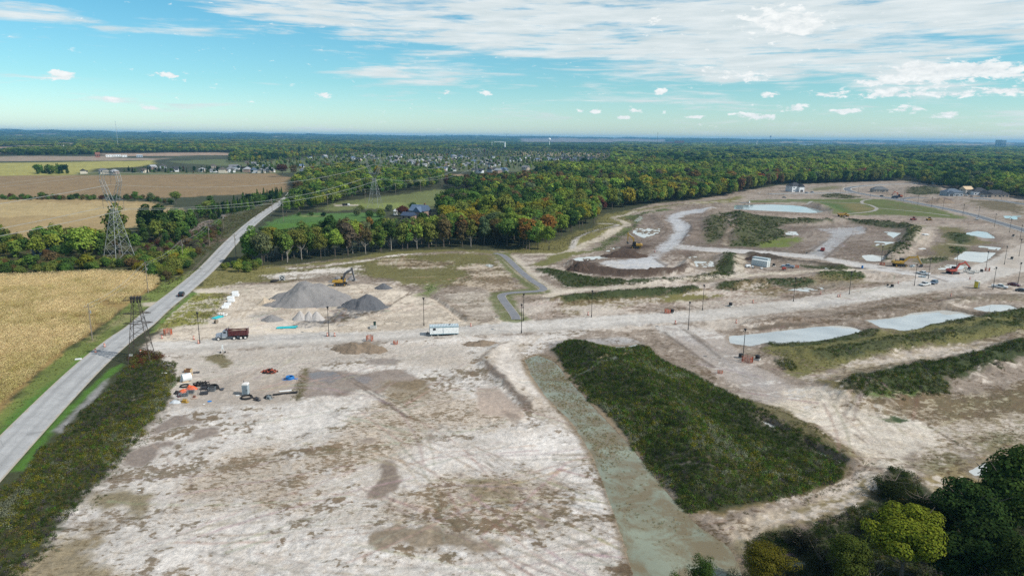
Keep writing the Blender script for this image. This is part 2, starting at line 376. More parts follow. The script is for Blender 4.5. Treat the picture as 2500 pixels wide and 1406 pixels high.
# park meadow with its paths
park = Z('D', [(90,662),(600,655),(1100,652),(1290,655),(1700,735),(1990,828),(1400,792),(850,792),(770,735),(560,682),(120,684)],(0.105,0.125,0.032),5,5, sp=0.2, obj='park_lawn')
Z('D', [(800,690),(1080,688),(1190,745),(1050,775),(950,765)],(0.19,0.15,0.06),8,8, a=0.8, sp=0.3)
Z('D', [(700,680),(900,700),(1000,770),(860,775)],(0.06,0.11,0.025),8,6, a=0.8)
Z('D', [(1290,690),(1500,720),(1700,760),(1400,745)],(0.12,0.10,0.045),8,8, a=0.5)
Z('D', [(600,560),(860,540),(900,565),(700,590),(600,585)],(0.14,0.13,0.055),10,10, a=0.9)
Z('D', [(720,620),(830,602),(1080,640),(900,650),(740,640)],(0.09,0.085,0.04),6,8, a=0.9, sp=0.4)
Z('D', [(1430,600),(1540,555),(1720,560),(1760,610),(1560,620)],(0.065,0.066,0.03),6,8, sp=0.4)
Z('D', [(1990,660),(2470,680),(2470,790),(2150,740),(2000,690)],(0.16,0.13,0.075),8,12, sp=0.6)
Z('D', [(1650,660),(1760,640),(1900,665),(1860,690),(1680,690)],(0.15,0.105,0.08),5,8, sp=0.3)
Z('D', [(-20,735),(200,752),(860,792),(1500,832),(2090,852),(2080,866),(1500,856),(800,826),(-20,782)],(0.32,0.25,0.2),4,4, sp=0.3)
ZL('D', [(0,756),(400,776),(850,800),(1500,845),(2080,856)],2.4,(0.24,0.18,0.14),2,2)
# site roads
haul = Z('', [(345,862),(375,836),(470,831),(600,817),(800,813),(1000,804),(1290,783),(1450,772),(1600,765),(1750,752),(1900,735),(2050,714),(2200,690),(2300,671),(2380,650),(2440,622),(2540,575),(2700,540),(2700,640),(2500,662),(2400,690),(2300,709),(2200,723),(2050,746),(1900,766),(1700,784),(1500,799),(1300,813),(1000,829),(800,841),(600,851),(430,862)], HAUL, 1.6,1.6, sp=0.06, ro=0.25, obj='gravel_road')
ZL('', [(400,845),(600,836),(800,829),(1000,818),(1300,799),(1500,786),(1700,769),(1900,752),(2050,732),(2200,708),(2330,684),(2440,648)],1.5,(0.58,0.545,0.50),1.6,1.4, a=0.65)
ZL('', [(420,858),(600,846),(800,838),(1000,826),(1300,809),(1500,795),(1700,780)],0.8,(0.36,0.32,0.28),1.0,1.4, a=0.5)
Z('', [(640,822),(900,812),(820,822),(700,832)],(0.36,0.35,0.34),2,3, a=0.5)
Z('', [(1500,790),(1700,776),(1740,782),(1560,796)],(0.34,0.32,0.30),2,3, a=0.5)
Z('', [(2000,735),(2080,728),(2060,744),(1980,750)],(0.35,0.33,0.31),1.5,2, a=0.7)
Z('', [(2220,688),(2350,660),(2420,664),(2380,700),(2280,712)],(0.42,0.38,0.34),3,4, a=0.7)
spur = Z('', [(1200,838),(1290,818),(1335,816),(1280,858),(1268,885),(1300,930),(1350,985),(1395,1040),(1340,1040),(1290,1000),(1225,940),(1180,892),(1168,878)],(0.52,0.46,0.39),1.2,1.2, sp=0.12, ro=0.5, obj='dirt_track')
se = Z('', [(1590,796),(1660,790),(1730,800),(1800,850),(1870,905),(1960,955),(1985,985),(1940,1005),(1880,1005),(1800,950),(1730,895),(1670,845)],(0.385,0.335,0.295),1.8,1.8, sp=0.12, obj='gravel_road')
ZL('', [(1660,810),(1720,845),(1790,895),(1860,940)],1.6,(0.33,0.31,0.30),2,2, a=0.6)
Z('', [(1335,836),(1390,828),(1540,826),(1565,838),(1440,846),(1345,852)],(0.36,0.34,0.325),1.5,1.5)
ZL('', [(1335,842),(1440,852),(1560,842)],0.5,(0.14,0.11,0.09),0.5,0.5, a=0.6)
lower_sand = Z('L', [(700,0),(860,0),(1050,60),(1300,130),(1700,230),(1900,400),(1820,460),(1600,480),(1580,620),(1500,640),(1240,600),(1240,520),(1130,440),(980,300),(700,210),(560,130)],(0.54,0.47,0.38),1.8,2.2, sp=0.26, ro=0.8)
track2 = ZL('G', [(500,440),(640,385),(900,372),(1300,345),(1800,290),(2200,255),(2470,235),(2700,225),(2900,218),(3250,205)],2.6,(0.50,0.44,0.35),1.4,1.4, obj='dirt_track')
for pts_ in ([(2112,80),(2105,150),(2110,220),(2170,270)],[(2160,90),(2140,150),(2140,200),(2160,250)]):
 ZL('G', pts_, 1.3, TRACK, 1.0,1.0)
ZL('D', [(1300,1190),(1450,1140),(1560,1060),(1620,980),(1650,900)],4.0,(0.38,0.32,0.26),2.5,2.5, sp=0.2, obj='dirt_track')
ZL('D', [(1700,1140),(1560,1180),(1900,1180)],0.1, TRACK)
ZL('D', [(1750,1040),(1950,1050),(2150,1075),(2320,1085)],1.3,(0.36,0.31,0.23),1.2,1)
ZL('D', [(1560,1160),(1750,1150),(1900,1175),(2060,1200)],1.3,(0.4,0.34,0.26),1.2,1)
ZL('C', [(2000,830),(2080,880),(2060,950),(2000,1010),(2010,1050)],1.5,(0.3,0.25,0.19),1.2,1)
ZL('H', [(1060,640),(1200,690),(1390,760)],2.4,(0.27,0.22,0.17),1.2,1.2)
ZL('H', [(1790,530),(1980,570),(2170,605)],2.0,(0.27,0.22,0.17),1.2,1.2)
# gravel loop with its turning circle
Z('C', [(1900,745),(1760,742),(1600,768),(1520,792),(1505,830),(1565,880),(1580,940),(1480,1020),(1430,1080),(1395,1150),(1100,1180),(960,1190),(970,1215),(1050,1250),(1250,1262),(1420,1255),(1500,1228),(1470,1200),(1415,1175),(1480,1130),(1550,1090),(1610,1040),(1665,980),(1708,910),(1682,862),(1612,822),(1650,792),(1850,762)],(0.43,0.435,0.445),2.5,3, sp=0.05, ro=0.25, obj='gravel_road')
Z('D', [(680,910),(1060,898),(1110,930),(970,972),(850,1060),(745,1165),(590,1132),(750,1020),(830,960),(770,930)],(0.33,0.325,0.325),2.5,3, sp=0.08, obj='gravel_road')
road_up = Z('C', [(1540,1075),(1620,1045),(1800,1062),(2110,1085),(2460,1110),(2700,1130),(2920,1160),(3300,1220),(3620,1280),(3900,1310),(4130,1335),(3950,1365),(3700,1325),(3300,1262),(2800,1172),(2460,1138),(1900,1105),(1640,1088)],(0.47,0.45,0.43),2,2, sp=0.05, ro=0.25, obj='gravel_road')
ZL('C', [(1640,1040),(2000,1070),(2460,1100),(2720,1122)],0.45,(0.09,0.07,0.06),0.5,0.3, a=0.7)
ZL('C', [(1612,822),(1690,862),(1712,912),(1665,985),(1610,1042)],0.5,(0.09,0.07,0.06),0.5,0.3, a=0.75)
ZL('D', [(2370,1000),(2400,1080),(2380,1150),(2300,1230)],5.0,(0.40,0.34,0.28),3,3, a=0.7)
# dug black earth
Z('G', [(640,190),(700,140),(800,112),(900,112),(860,140),(920,180),(1050,205),(1250,220),(1480,215),(1660,190),(1720,150),(1700,120),(1620,100),(1600,70),(1680,45),(1750,70),(1730,170),(1650,240),(1300,272),(900,255),(680,218)], SOIL, 2.0,3.5, sp=0.2, ro=1.2, a=0.95)
Z('G', [(1400,60),(1560,50),(1640,35),(1720,60),(1690,170),(1560,190),(1520,150),(1480,130)],(0.2,0.15,0.115),3,4, a=0.6)
Z('H', [(60,132),(120,72),(300,92),(500,135),(900,182),(1120,190),(1100,202),(850,200),(550,152),(300,122),(150,130)],(0.07,0.055,0.04),1.8,2, sp=0.3)
Z('C', [(1020,1120),(1060,1080),(1150,1050),(1300,1040),(1390,1055),(1300,1080),(1200,1130),(1080,1140)], SOIL, 2.0,3, sp=0.2, ro=1.0)
Z('H', [(540,170),(850,190),(1000,195),(900,210),(600,195)],(0.06,0.068,0.03),1.5,2, sp=0.3)
Z('H', [(1620,410),(1800,420),(2100,430),(2470,440),(2470,490),(2100,480),(1700,520),(1000,630),(640,640),(1000,560)],(0.27,0.215,0.165),2,3.5, sp=0.45, ro=1.0)
Z('H', [(0,660),(250,610),(600,610),(950,660),(1050,700),(870,680),(650,690),(350,720),(0,770)],(0.25,0.195,0.15),2,3, sp=0.4, ro=1.1)
Z('H', [(130,720),(300,690),(640,670),(620,690),(300,725),(150,745)],(0.11,0.085,0.06),1.2,1.5, sp=0.3, a=0.8)
Z('H', [(1010,640),(1200,600),(1470,575),(1440,600),(1150,640)],(0.17,0.13,0.1),1.2,1.5, a=0.8)
Z('H', [(1830,480),(2100,440),(2300,420),(2460,430),(2460,470),(2300,460),(2050,500)],(0.16,0.13,0.09),2,3, sp=0.4, a=0.8)
# banks east of the ponds
Z('H', [(200,880),(600,810),(1100,745),(1260,735),(1500,715),(2110,640),(2460,555),(2900,480),(2900,700),(2460,765),(2000,860),(1500,905),(1000,1015),(560,1145),(420,1095),(350,1000)],(0.155,0.145,0.05),2,3, sp=0.45, ro=0.5)
Z('H', [(190,872),(600,800),(1110,738),(1260,755),(1180,792),(800,850),(300,892)], WEED, 1.2,1.5, sp=0.4)
Z('H', [(1550,720),(1800,660),(2110,612),(2300,588),(2470,552),(2900,470),(2900,520),(2460,605),(2110,655),(1700,725)], WEED, 1.2,1.5, sp=0.4)
Z('H', [(550,950),(700,900),(1100,850),(1500,790),(1900,750),(2460,600),(2460,690),(2100,762),(1900,800),(1500,885),(1000,962),(700,1005)],(0.07,0.078,0.03),1.8,3, sp=0.4)
Z('H', [(560,1150),(1000,1030),(1500,915),(2000,855),(2460,742),(2900,660),(2900,740),(2460,815),(2000,905),(1500,1025),(900,1165),(700,1185)],(0.36,0.30,0.215),1.8,3, sp=0.45)
Z('H', [(600,1140),(1000,1110),(1400,1030),(1360,1070),(1000,1170),(760,1190)],(0.18,0.15,0.08),2,3, sp=0.4, a=0.7)
Z('H', [(870,1290),(950,1200),(1300,1120),(1500,1060),(2000,960),(2460,830),(2900,740),(2900,930),(2460,1015),(2000,1135),(1810,1185),(1810,1285),(1400,1345),(1080,1365)], WEED, 1.8,2.5, sp=0.35)
Z('H', [(1080,1345),(1300,1310),(1550,1290),(1480,1340),(1200,1370)],(0.10,0.16,0.03),1.5,1.5, a=0.9)
Z('H', [(640,1170),(860,1180),(900,1290),(1060,1380),(850,1300)],(0.17,0.14,0.06),1.8,2, sp=0.4)
Z('L', [(1200,140),(1500,100),(1850,60),(2467,-60),(2900,-150),(2900,420),(2467,420),(2250,460),(1990,620),(1700,640),(1580,540),(1700,420),(1830,400),(1750,250),(1480,180)],(0.34,0.285,0.21),2,3.5, sp=0.55, ro=0.6)
Z('L', [(1580,560),(1800,430),(2000,460),(2250,330),(2467,260),(2467,420),(2250,470),(1960,640),(1720,650)],(0.18,0.165,0.09),3,4, sp=0.6, a=0.8)
Z('L', [(1850,90),(2200,60),(2467,0),(2467,160),(2200,150),(1900,190)],(0.36,0.33,0.22),3,4, sp=0.6, a=0.7)
Z('L', [(1380,225),(1500,215),(1650,240),(1560,262),(1430,250)],(0.05,0.075,0.03),1.2,1, sp=0.2)
ZL('L', [(1380,90),(1520,165),(1760,285),(1950,400),(2110,495)],0.7,(0.13,0.095,0.06),0.6,0.6, a=0.8)
Z('L', [(1660,690),(1900,640),(2100,500),(2467,400),(2467,520),(2250,600),(2000,830),(1780,820)],(0.23,0.18,0.09),1.8,2, sp=0.4)
# weed block by the long pool, its ditch
block = W('K', [(130,175),(200,145),(290,128),(340,152),(700,158),(800,130),(870,150),(925,205),(1100,300),(1420,450),(1700,620),(2000,800),(2300,960),(2405,1040),(2300,1150),(2100,1225),(1700,1330),(1450,1372),(1200,1392),(1090,1320),(950,1120),(820,960),(600,700),(460,570),(350,440),(270,370),(200,260)])
Z('K', [(1420,470),(1560,545),(1700,590),(1880,610),(2100,740),(2300,870),(2420,980),(2400,1080),(2300,1180),(1700,1350),(1300,1420),(1100,1400),(1090,1330),(1700,1300),(2380,1040)],(0.20,0.15,0.07),1.6,2, sp=0.45, ro=0.5)
Z('', block, (0.045,0.05,0.024),1.0,1.2, sp=0.2, ro=0.2, obj=None)
Z('K', [(1640,575),(1850,605),(2100,745),(2380,960),(2380,1010),(2200,935),(2000,825),(1800,705)],(0.12,0.105,0.05),1.2,1.5, sp=0.5)
Z('L', [(140,1060),(400,960),(700,900),(1000,820),(1250,680),(1330,640),(1375,700),(1300,790),(1150,880),(950,960),(700,1030),(500,1120),(400,1180),(320,1180),(250,1130)],(0.46,0.385,0.295),1.5,2, sp=0.3, ro=0.6, obj='dirt_track')
ZL('L', [(700,940),(950,880),(1150,810),(1300,700)],0.8,(0.2,0.16,0.075),0.9,0.8, a=0.9, sp=0.4)
ZL('L', [(500,1130),(800,1030),(1000,970),(1250,850),(1360,720)],0.9,(0.2,0.16,0.075),1.0,0.8, a=0.8)
Z('L', [(230,1180),(330,1120),(400,1190),(330,1320),(260,1300)],(0.15,0.135,0.06),1,1, a=0.7)
Z('L', [(450,1170),(620,1090),(820,1030),(1050,985),(1250,895),(1400,760),(1430,650),(1540,640),(1650,720),(1790,840),(2000,830),(2467,720),(2900,640),(2900,1700),(200,1700),(330,1330)],(0.045,0.05,0.026),1.4,1.6, sp=0.3, ro=0.3)
Z('L', [(880,1040),(1000,1010),(1120,1010),(1050,1040),(930,1050)],(0.42,0.36,0.27),0.8,1, a=0.8)

# damp and dry marks on the near lot
zones.append(None)
PALE = (.665,.62,.57)
for k_, p_, a_ in (('J', [(1200,1260),(1700,1160),(2300,1000),(2480,1000),(2580,1560),(600,1560),(850,1330)],.7),('J', [(330,850),(560,830),(840,800),(870,900),(780,1010),(480,1000),(370,930)],.75),('J', [(880,420),(1180,380),(1500,420),(1850,560),(1700,640),(1350,620),(900,650),(860,560)],.7),('J', [(1300,290),(1700,300),(1950,420),(2200,650),(2350,760),(2000,680),(1500,400)],.7),
                   ('I', [(770,1280),(1200,1080),(1800,950),(2250,950),(1900,1080),(1400,1220),(950,1330)],.7),('I', [(1220,430),(1700,330),(2467,180),(2467,330),(1800,430),(1300,520)],.6),('J', [(-100,120),(250,60),(560,90),(420,230),(0,330)],.6),('G', [(-20,850),(140,770),(330,780),(220,960),(330,1100),(480,1300),(200,1250),(0,1100)],.5)):
 Z(k_, p_, PALE, 4,5, sp=.16, a=a_)
Z('', [(430,870),(620,850),(1150,840),(1150,905),(900,880),(750,900),(735,990),(600,1000),(415,1010),(440,930)],(.40,.345,.285),3,4, sp=.18, a=.6)
WETC = (0.185,0.14,0.108)
def mud(k, pts, a=0.9, c=WETC, wet=0.35, soft=0.7, n=1.0, sp=0.05): Z(k, pts, c, soft, n, sp=sp, wet=wet, ro=0.1, a=a)
Z('I', [(1500,600),(1800,480),(2100,400),(2300,650),(2300,900),(1800,860),(1500,900),(1200,1000),(1300,800)],(0.40,0.32,0.235),4,5, sp=0.62, a=0.6)
Z('J', [(500,230),(900,20),(1250,0),(1450,120),(1700,160),(1690,300),(1200,300),(900,480),(500,600),(250,650),(-200,900),(100,500)],(0.42,0.34,0.255),4,5, sp=0.64, a=0.6)
Z('J', [(1300,620),(1600,640),(1850,600),(2000,760),(2050,900),(1900,1060),(1500,1050),(1100,900),(900,1000),(500,1000),(300,980),(350,900),(950,760)],(0.42,0.345,0.26),4,5, sp=0.66, a=0.6)
Z('I', [(100,1400),(350,1180),(560,1040),(700,1060),(800,1120),(760,1260),(950,1406),(700,1500),(0,1500)],(0.24,0.185,0.095),2,2.5, sp=0.5, a=0.85)
Z('I', [(640,860),(690,780),(900,760),(1160,775),(1180,860),(1060,980),(960,960),(910,880),(760,920)],(0.205,0.165,0.09),1.5,1.5, sp=0.4, a=0.9)
Z('I', [(560,1050),(700,960),(1000,970),(850,1080),(640,1150)],(0.25,0.19,0.11),1.5,2, sp=0.5, a=0.8)
Z('J', [(1360,690),(1480,660),(1700,670),(1760,740),(1680,860),(1560,800),(1400,840)],(0.175,0.135,0.07),1.2,1.6, sp=0.5, a=0.8)
mud('F', [(520,1065),(830,1062),(1000,1092),(1250,1042),(1400,1062),(1450,1140),(1600,1190),(1620,1255),(1400,1225),(1200,1200),(1150,1262),(1000,1232),(780,1290),(500,1300),(440,1300),(480,1200)],0.85,(0.215,0.165,0.13),0.4,1.0,2.0,0.2)
mud('F', [(540,1085),(760,1072),(860,1120),(740,1180),(560,1180)],0.8,(0.21,0.18,0.165),0.75)
mud('F', [(850,1090),(1080,1130),(1050,1180),(900,1150)],0.7,(0.2,0.175,0.165),0.75)
mud('F', [(1200,1180),(1480,1160),(1640,1230),(1580,1300),(1250,1330)],0.7,(0.17,0.125,0.065),0.1,1.5,2.5,0.5)
mud('F', [(1010,975),(1160,960),(1390,972),(1290,1032),(1030,1022)],0.75,(0.21,0.17,0.14),0.5)
mud('F', [(1960,1212),(2150,1215),(2330,1382),(2390,1450),(2280,1475),(2030,1430),(1990,1350)],0.9,(0.37,0.295,0.24),0.15)
mud('F', [(730,885),(800,840),(950,822),(1150,820),(1160,860),(1050,905),(930,915),(800,905)],0.75,(0.2,0.165,0.125),0.0,1.2,2.5,0.4)
mud('F', [(1980,840),(2080,815),(2160,840),(2100,880),(2010,880)],0.6,(0.2,0.16,0.11),0.0,1.0,1.5,0.3)
mud('J', [(575,830),(600,780),(690,690),(700,610),(740,540),(790,560),(850,600),(860,650),(840,740),(700,832),(600,842)])
mud('J', [(590,1080),(640,1030),(800,1000),(1000,1010),(1180,1030),(1400,1078),(1390,1120),(1620,1158),(1560,1215),(1420,1240),(1300,1200),(1100,1190),(950,1185),(850,1160),(700,1212),(620,1160)],0.9,(0.205,0.158,0.105),0.15,1.0,1.6,0.15)
mud('J', [(1870,960),(1950,925),(1985,980),(1900,1040)]); mud('J', [(1030,370),(1080,328),(1135,345),(1120,375),(1060,395)],0.8); mud('J', [(530,400),(600,375),(680,375),(620,405)],0.7)
mud('J', [(300,960),(300,900),(350,930),(360,975),(120,1000),(100,970)],0.7, n=1.6); mud('J', [(1290,640),(1310,625),(1340,645),(1310,660)],0.8)
mud('J', [(370,40),(450,10),(520,30),(450,55),(380,60)],0.7); mud('J', [(1640,170),(1730,200),(1740,260),(1650,200)],0.6)
GM = (0.225,0.178,0.145)
mud('I', [(920,585),(960,480),(1060,432),(1200,392),(1300,385),(1360,405),(1320,425),(1210,442),(1190,520),(1080,595),(990,600)],0.92, GM)
mud('I', [(1110,325),(1200,270),(1300,200),(1420,185),(1440,228),(1580,232),(1500,262),(1420,268),(1300,292),(1180,335)],0.92, GM)
mud('I', [(1380,398),(1450,352),(1440,312),(1620,284),(1662,292),(1640,340),(1560,372),(1450,402)],0.92, GM)
mud('I', [(1790,200),(1850,182),(1910,180),(1880,212),(1830,216)],0.8, GM); mud('I', [(1750,150),(1800,130),(1870,140),(1800,155)],0.7, GM)
mud('', [(600,960),(740,905),(745,960),(700,985),(620,990)],0.5,(0.30,0.25,0.205),0.1,1.5,1.5,0.2)
mud('', [(450,940),(640,900),(720,925),(600,990),(420,1000)],0.4,(0.28,0.23,0.185),0.1,2,2,0.3)
mud('', [(495,870),(545,862),(570,885),(545,900),(520,885)],0.9,(0.14,0.115,0.05),0.0,0.8,1.2,0.4)
mud('', [(735,925),(748,900),(746,940),(730,985),(716,980)],0.9,(0.12,0.1,0.05),0.0,0.7,1.2,0.4)

ZL('', [(1166,882),(1180,886),(1215,922),(1252,957),(1290,996)],1.1,(0.155,0.12,0.095),0.9,1.2, a=0.9, sp=.5); ZL('', [(1166,882),(1200,860),(1240,834)],0.6,(0.2,0.155,0.12),0.7,0.7, a=0.8)
ZL('G', [(80,70),(210,200),(330,310),(420,368),(380,390),(200,404),(80,424),(110,520),(190,620)],4.6,(.115,.135,.04),1.2,1.5, sp=.5, a=.85); ZL('G', [(190,90),(330,220),(450,320),(560,390),(640,385)],1.6,(.5,.44,.36),1,1.2, a=.85)
for p_ in ([(250,520),(380,500),(520,520),(420,570),(300,590)],[(700,530),(900,520),(1100,560),(800,600)],[(1650,480),(2000,470),(2300,430),(2460,450),(2100,520),(1700,560)],[(1700,700),(2000,640),(2300,640),(2000,700)]): Z('G', p_, (.50,.44,.375),2.5,5, sp=.3, a=.75)
ZL('', [(1292,880),(1310,930),(1360,985),(1410,1050)],0.9,(.3,.235,.165),1.2,1.2, a=.7)
for k_, p_ in (('C', [(1390,790),(1450,850),(1500,920),(1440,985)]),('D', [(420,885),(520,905),(640,950),(600,990)]),('D', [(560,875),(700,890),(1060,895),(1115,930)]),('D', [(745,1168),(860,1070),(985,965)]),('D', [(585,1128),(760,1010)]),('C', [(1405,1165),(1440,1195),(1500,1222),(1480,1240)]),('C', [(1000,1170),(900,1195),(960,1240)]),
               ('D', [(1200,1240),(1600,1300),(1800,1360)]),('H', [(20,170),(500,230),(900,215)]),('G', [(1650,720),(1740,780),(1960,960)]),('G', [(1480,740),(1640,860),(1900,1040)]),('H', [(600,640),(1000,560),(1600,500),(2300,400)]),('H', [(1100,700),(1250,740),(1390,765)]),('C', [(900,960),(1100,880),(1180,870)]),('D', [(0,775),(850,822),(1500,852),(2080,870)])):
 ZL(k_, p_, .55,(.11,.083,.062),.7,.8, a=.75)
# tyre ruts and one painted excavator shadow: (detail, points, half width, darkness)
for k_, pts_, c_, a_ in (
 ('F', [(760,1070),(960,1200),(1120,1300),(1400,1480)],(0.13,0.10,0.078),0.8),('F', [(830,1080),(1010,1200),(1180,1300)],(0.14,0.105,0.08),0.7),
 ('J', [(1270,370),(1420,430),(1600,545),(1650,590)],(0.2,0.16,0.12),0.6),('J', [(1270,420),(1450,520),(1620,610)],(0.2,0.16,0.12),0.6),('J', [(1370,410),(1540,480),(1660,560)],(0.2,0.16,0.12),0.5),
 ('J', [(1880,700),(2060,790),(2230,890),(2467,960)],(0.13,0.1,0.075),0.7),('J', [(1870,740),(2000,800),(2150,880),(2280,930)],(0.2,0.15,0.1),0.6),('J', [(2080,700),(2190,780),(2330,850),(2467,830)],(0.15,0.12,0.09),0.6),
 ('J', [(2467,940),(2300,960),(2130,1000)],(0.15,0.12,0.09),0.6),('J', [(2467,985),(2300,1000),(2180,1040)],(0.15,0.12,0.09),0.6),('J', [(2380,1020),(2330,1100),(2180,1180)],(0.22,0.18,0.14),0.5),
 ('J', [(880,720),(900,900),(890,940)],(0.3,0.25,0.2),0.6),('J', [(740,820),(755,960),(740,1010)],(0.36,0.31,0.26),0.6),('J', [(770,820),(785,960)],(0.36,0.31,0.26),0.6),('J', [(290,920),(285,840),(310,770)],(0.25,0.2,0.15),0.5),
 ('J', [(1000,1230),(1400,1190),(1800,1130),(2467,1060)],(0.33,0.28,0.23),0.5),('J', [(1500,1300),(1900,1210),(2467,1110)],(0.27,0.22,0.18),0.55),('J', [(900,1340),(1400,1290),(1900,1250),(2467,1230)],(0.34,0.29,0.24),0.5),
 ('I', [(1100,1170),(1600,1030),(2040,1000)],(0.33,0.28,0.22),0.5),('I', [(950,1230),(1300,1160),(1900,1090),(2300,1000)],(0.33,0.28,0.22),0.4),('I', [(1300,860),(1500,800),(1700,800),(1800,860)],(0.22,0.17,0.1),0.5),
 ('F', [(1285,335),(1400,355),(1400,400),(1300,470),(1240,510)],(0.14,0.10,0.07),0.75),('F', [(1330,340),(1430,370),(1420,410),(1330,450)],(0.13,0.095,0.065),0.75),('F', [(1270,480),(1400,495),(1560,500)],(0.17,0.12,0.08),0.6),('F', [(1500,505),(1590,510),(1620,525),(1540,530),(1500,515)],(0.3,0.23,0.17),0.5),
 ('F', [(840,430),(1000,390),(1200,370)],(0.32,0.22,0.14),0.6),('F', [(870,460),(1050,410)],(0.3,0.2,0.13),0.6),('F', [(700,340),(800,370),(880,365)],(0.2,0.14,0.09),0.6),  # last stroke: shadow below the dark boom excavator, painted into the ground colour
 ('E', [(2060,260),(2010,400),(1960,480)],(0.36,0.28,0.2),0.55),('E', [(2110,250),(2070,350),(2010,460)],(0.36,0.28,0.2),0.55),('E', [(2160,260),(2130,360),(2070,460)],(0.38,0.3,0.21),0.55),('E', [(2020,270),(1990,400)],(0.36,0.28,0.2),0.5),
 ('K', [(880,180),(980,260),(1080,330)],(0.16,0.12,0.09),0.6),('K', [(940,190),(1040,260),(1110,310)],(0.2,0.155,0.115),0.6),('K', [(1180,20),(1270,90),(1400,170),(1500,220)],(0.2,0.16,0.125),0.5),('K', [(1330,220),(1500,300)],(0.22,0.19,0.16),0.5),('K', [(1650,560),(1900,640),(2200,800),(2400,900)],(0.25,0.2,0.15),0.5),
 ('L', [(1200,345),(1270,400)],(0.14,0.1,0.07),0.7),('L', [(900,280),(1050,390),(1180,480),(1240,560)],(0.17,0.13,0.09),0.7),('L', [(850,310),(990,400),(1130,480)],(0.2,0.15,0.1),0.6),('L', [(1120,50),(1350,190),(1600,300)],(0.33,0.28,0.22),0.5),('L', [(1300,130),(1550,180),(1850,170)],(0.22,0.17,0.11),0.6),('L', [(1300,160),(1600,205),(1830,190)],(0.22,0.17,0.11),0.5),
 ('L', [(1560,645),(1680,730),(1790,820)],(0.36,0.30,0.22),0.7),('L', [(1560,660),(1640,690),(1720,760)],(0.10,0.075,0.05),0.6),
 ('G', [(60,90),(250,260),(480,420)],(0.42,0.36,0.29),0.6),('G', [(180,110),(300,210),(440,310),(560,380)],(0.45,0.4,0.33),0.6),('G', [(1120,740),(1300,830),(1450,960)],(0.2,0.155,0.115),0.5),('G', [(550,540),(850,555)],(0.45,0.4,0.34),0.6),('G', [(1720,740),(1900,870),(2060,1010)],(0.22,0.175,0.135),0.5),
 ('G', [(0,880),(120,800),(200,770)],(0.3,0.25,0.2),0.5),('G', [(130,1010),(250,880),(330,800)],(0.34,0.29,0.24),0.4),('G', [(180,1010),(290,890),(380,800)],(0.34,0.29,0.24),0.4),('G', [(1000,0),(1300,45)],(0.28,0.22,0.17),0.5),
 ('F', [(-250,330),(200,310),(700,330),(720,340)],(0.34,0.27,0.18),0.4),('F', [(420,640),(650,600),(760,560)],(0.5,0.44,0.36),0.5),('D', [(1530,1060),(1600,980),(1640,910)],(0.22,0.18,0.14),0.6),('D', [(1560,1090),(1650,1000),(1700,920)],(0.24,0.2,0.15),0.6),
):
 ZL(k_, pts_, 0.22, c_, 0.35,0.5, a=a_)

# graders and diggers have crossed the lot in many directions
_q = random.Random(5)
def ruts(k_, box, n, ang, spread, L, c_, a_):
 for i in range(n):
  x, y = _q.uniform(box[0], box[2]), _q.uniform(box[1], box[3]); p = W(k_, [(x, y)])[0]; t0 = math.radians(ang + _q.gauss(0, spread)); bend = _q.gauss(0,.012); ln = _q.uniform(.5,1.2) * L
  pts_ = []; q = p.copy()
  for s in range(6): pts_.append(q.copy()); q = q + np.array((math.cos(t0), math.sin(t0))) * ln / 6; t0 += bend * ln / 6
  pts_ = smooth(np.array(pts_),3); T_ = np.gradient(pts_, axis=0); T_ /= np.linalg.norm(T_, axis=1, keepdims=True); N_ = np.stack([-T_[:, 1], T_[:, 0]],1); v = _q.uniform(.7,1.25)
  for s in (-1,1): zones.append((pts_ + N_ * s * 1.05,.2, tuple(u * _q.uniform(.8,1.2) for u in c_),.34,.3, None, 0, None, a_ * v, None))
ruts('', (250,900,1500,1390),46,8,28,45,(.34,.285,.23),.55); ruts('', (700,980,1500,1300),22,-38,14,38,(.27,.215,.165),.6); ruts('', (450,880,1150,1000),14,20,40,30,(.33,.28,.22),.5)
ruts('', (1350,690,2300,770),26,18,14,60,(.2,.16,.125),.6); ruts('', (1600,820,2000,980),14,-42,10,36,(.22,.18,.14),.55); ruts('', (1950,980,2480,1130),16,25,40,34,(.26,.215,.16),.45); ruts('', (560,700,1000,800),22,30,50,34,(.38,.3,.22),.55)
ruts('', (1500,540,2350,640),34,30,50,60,(.19,.15,.12),.6); ruts('', (950,640,1250,770),14,40,40,40,(.34,.27,.2),.5); ruts('', (1750,780,2200,830),8,20,10,40,(.2,.16,.12),.5)

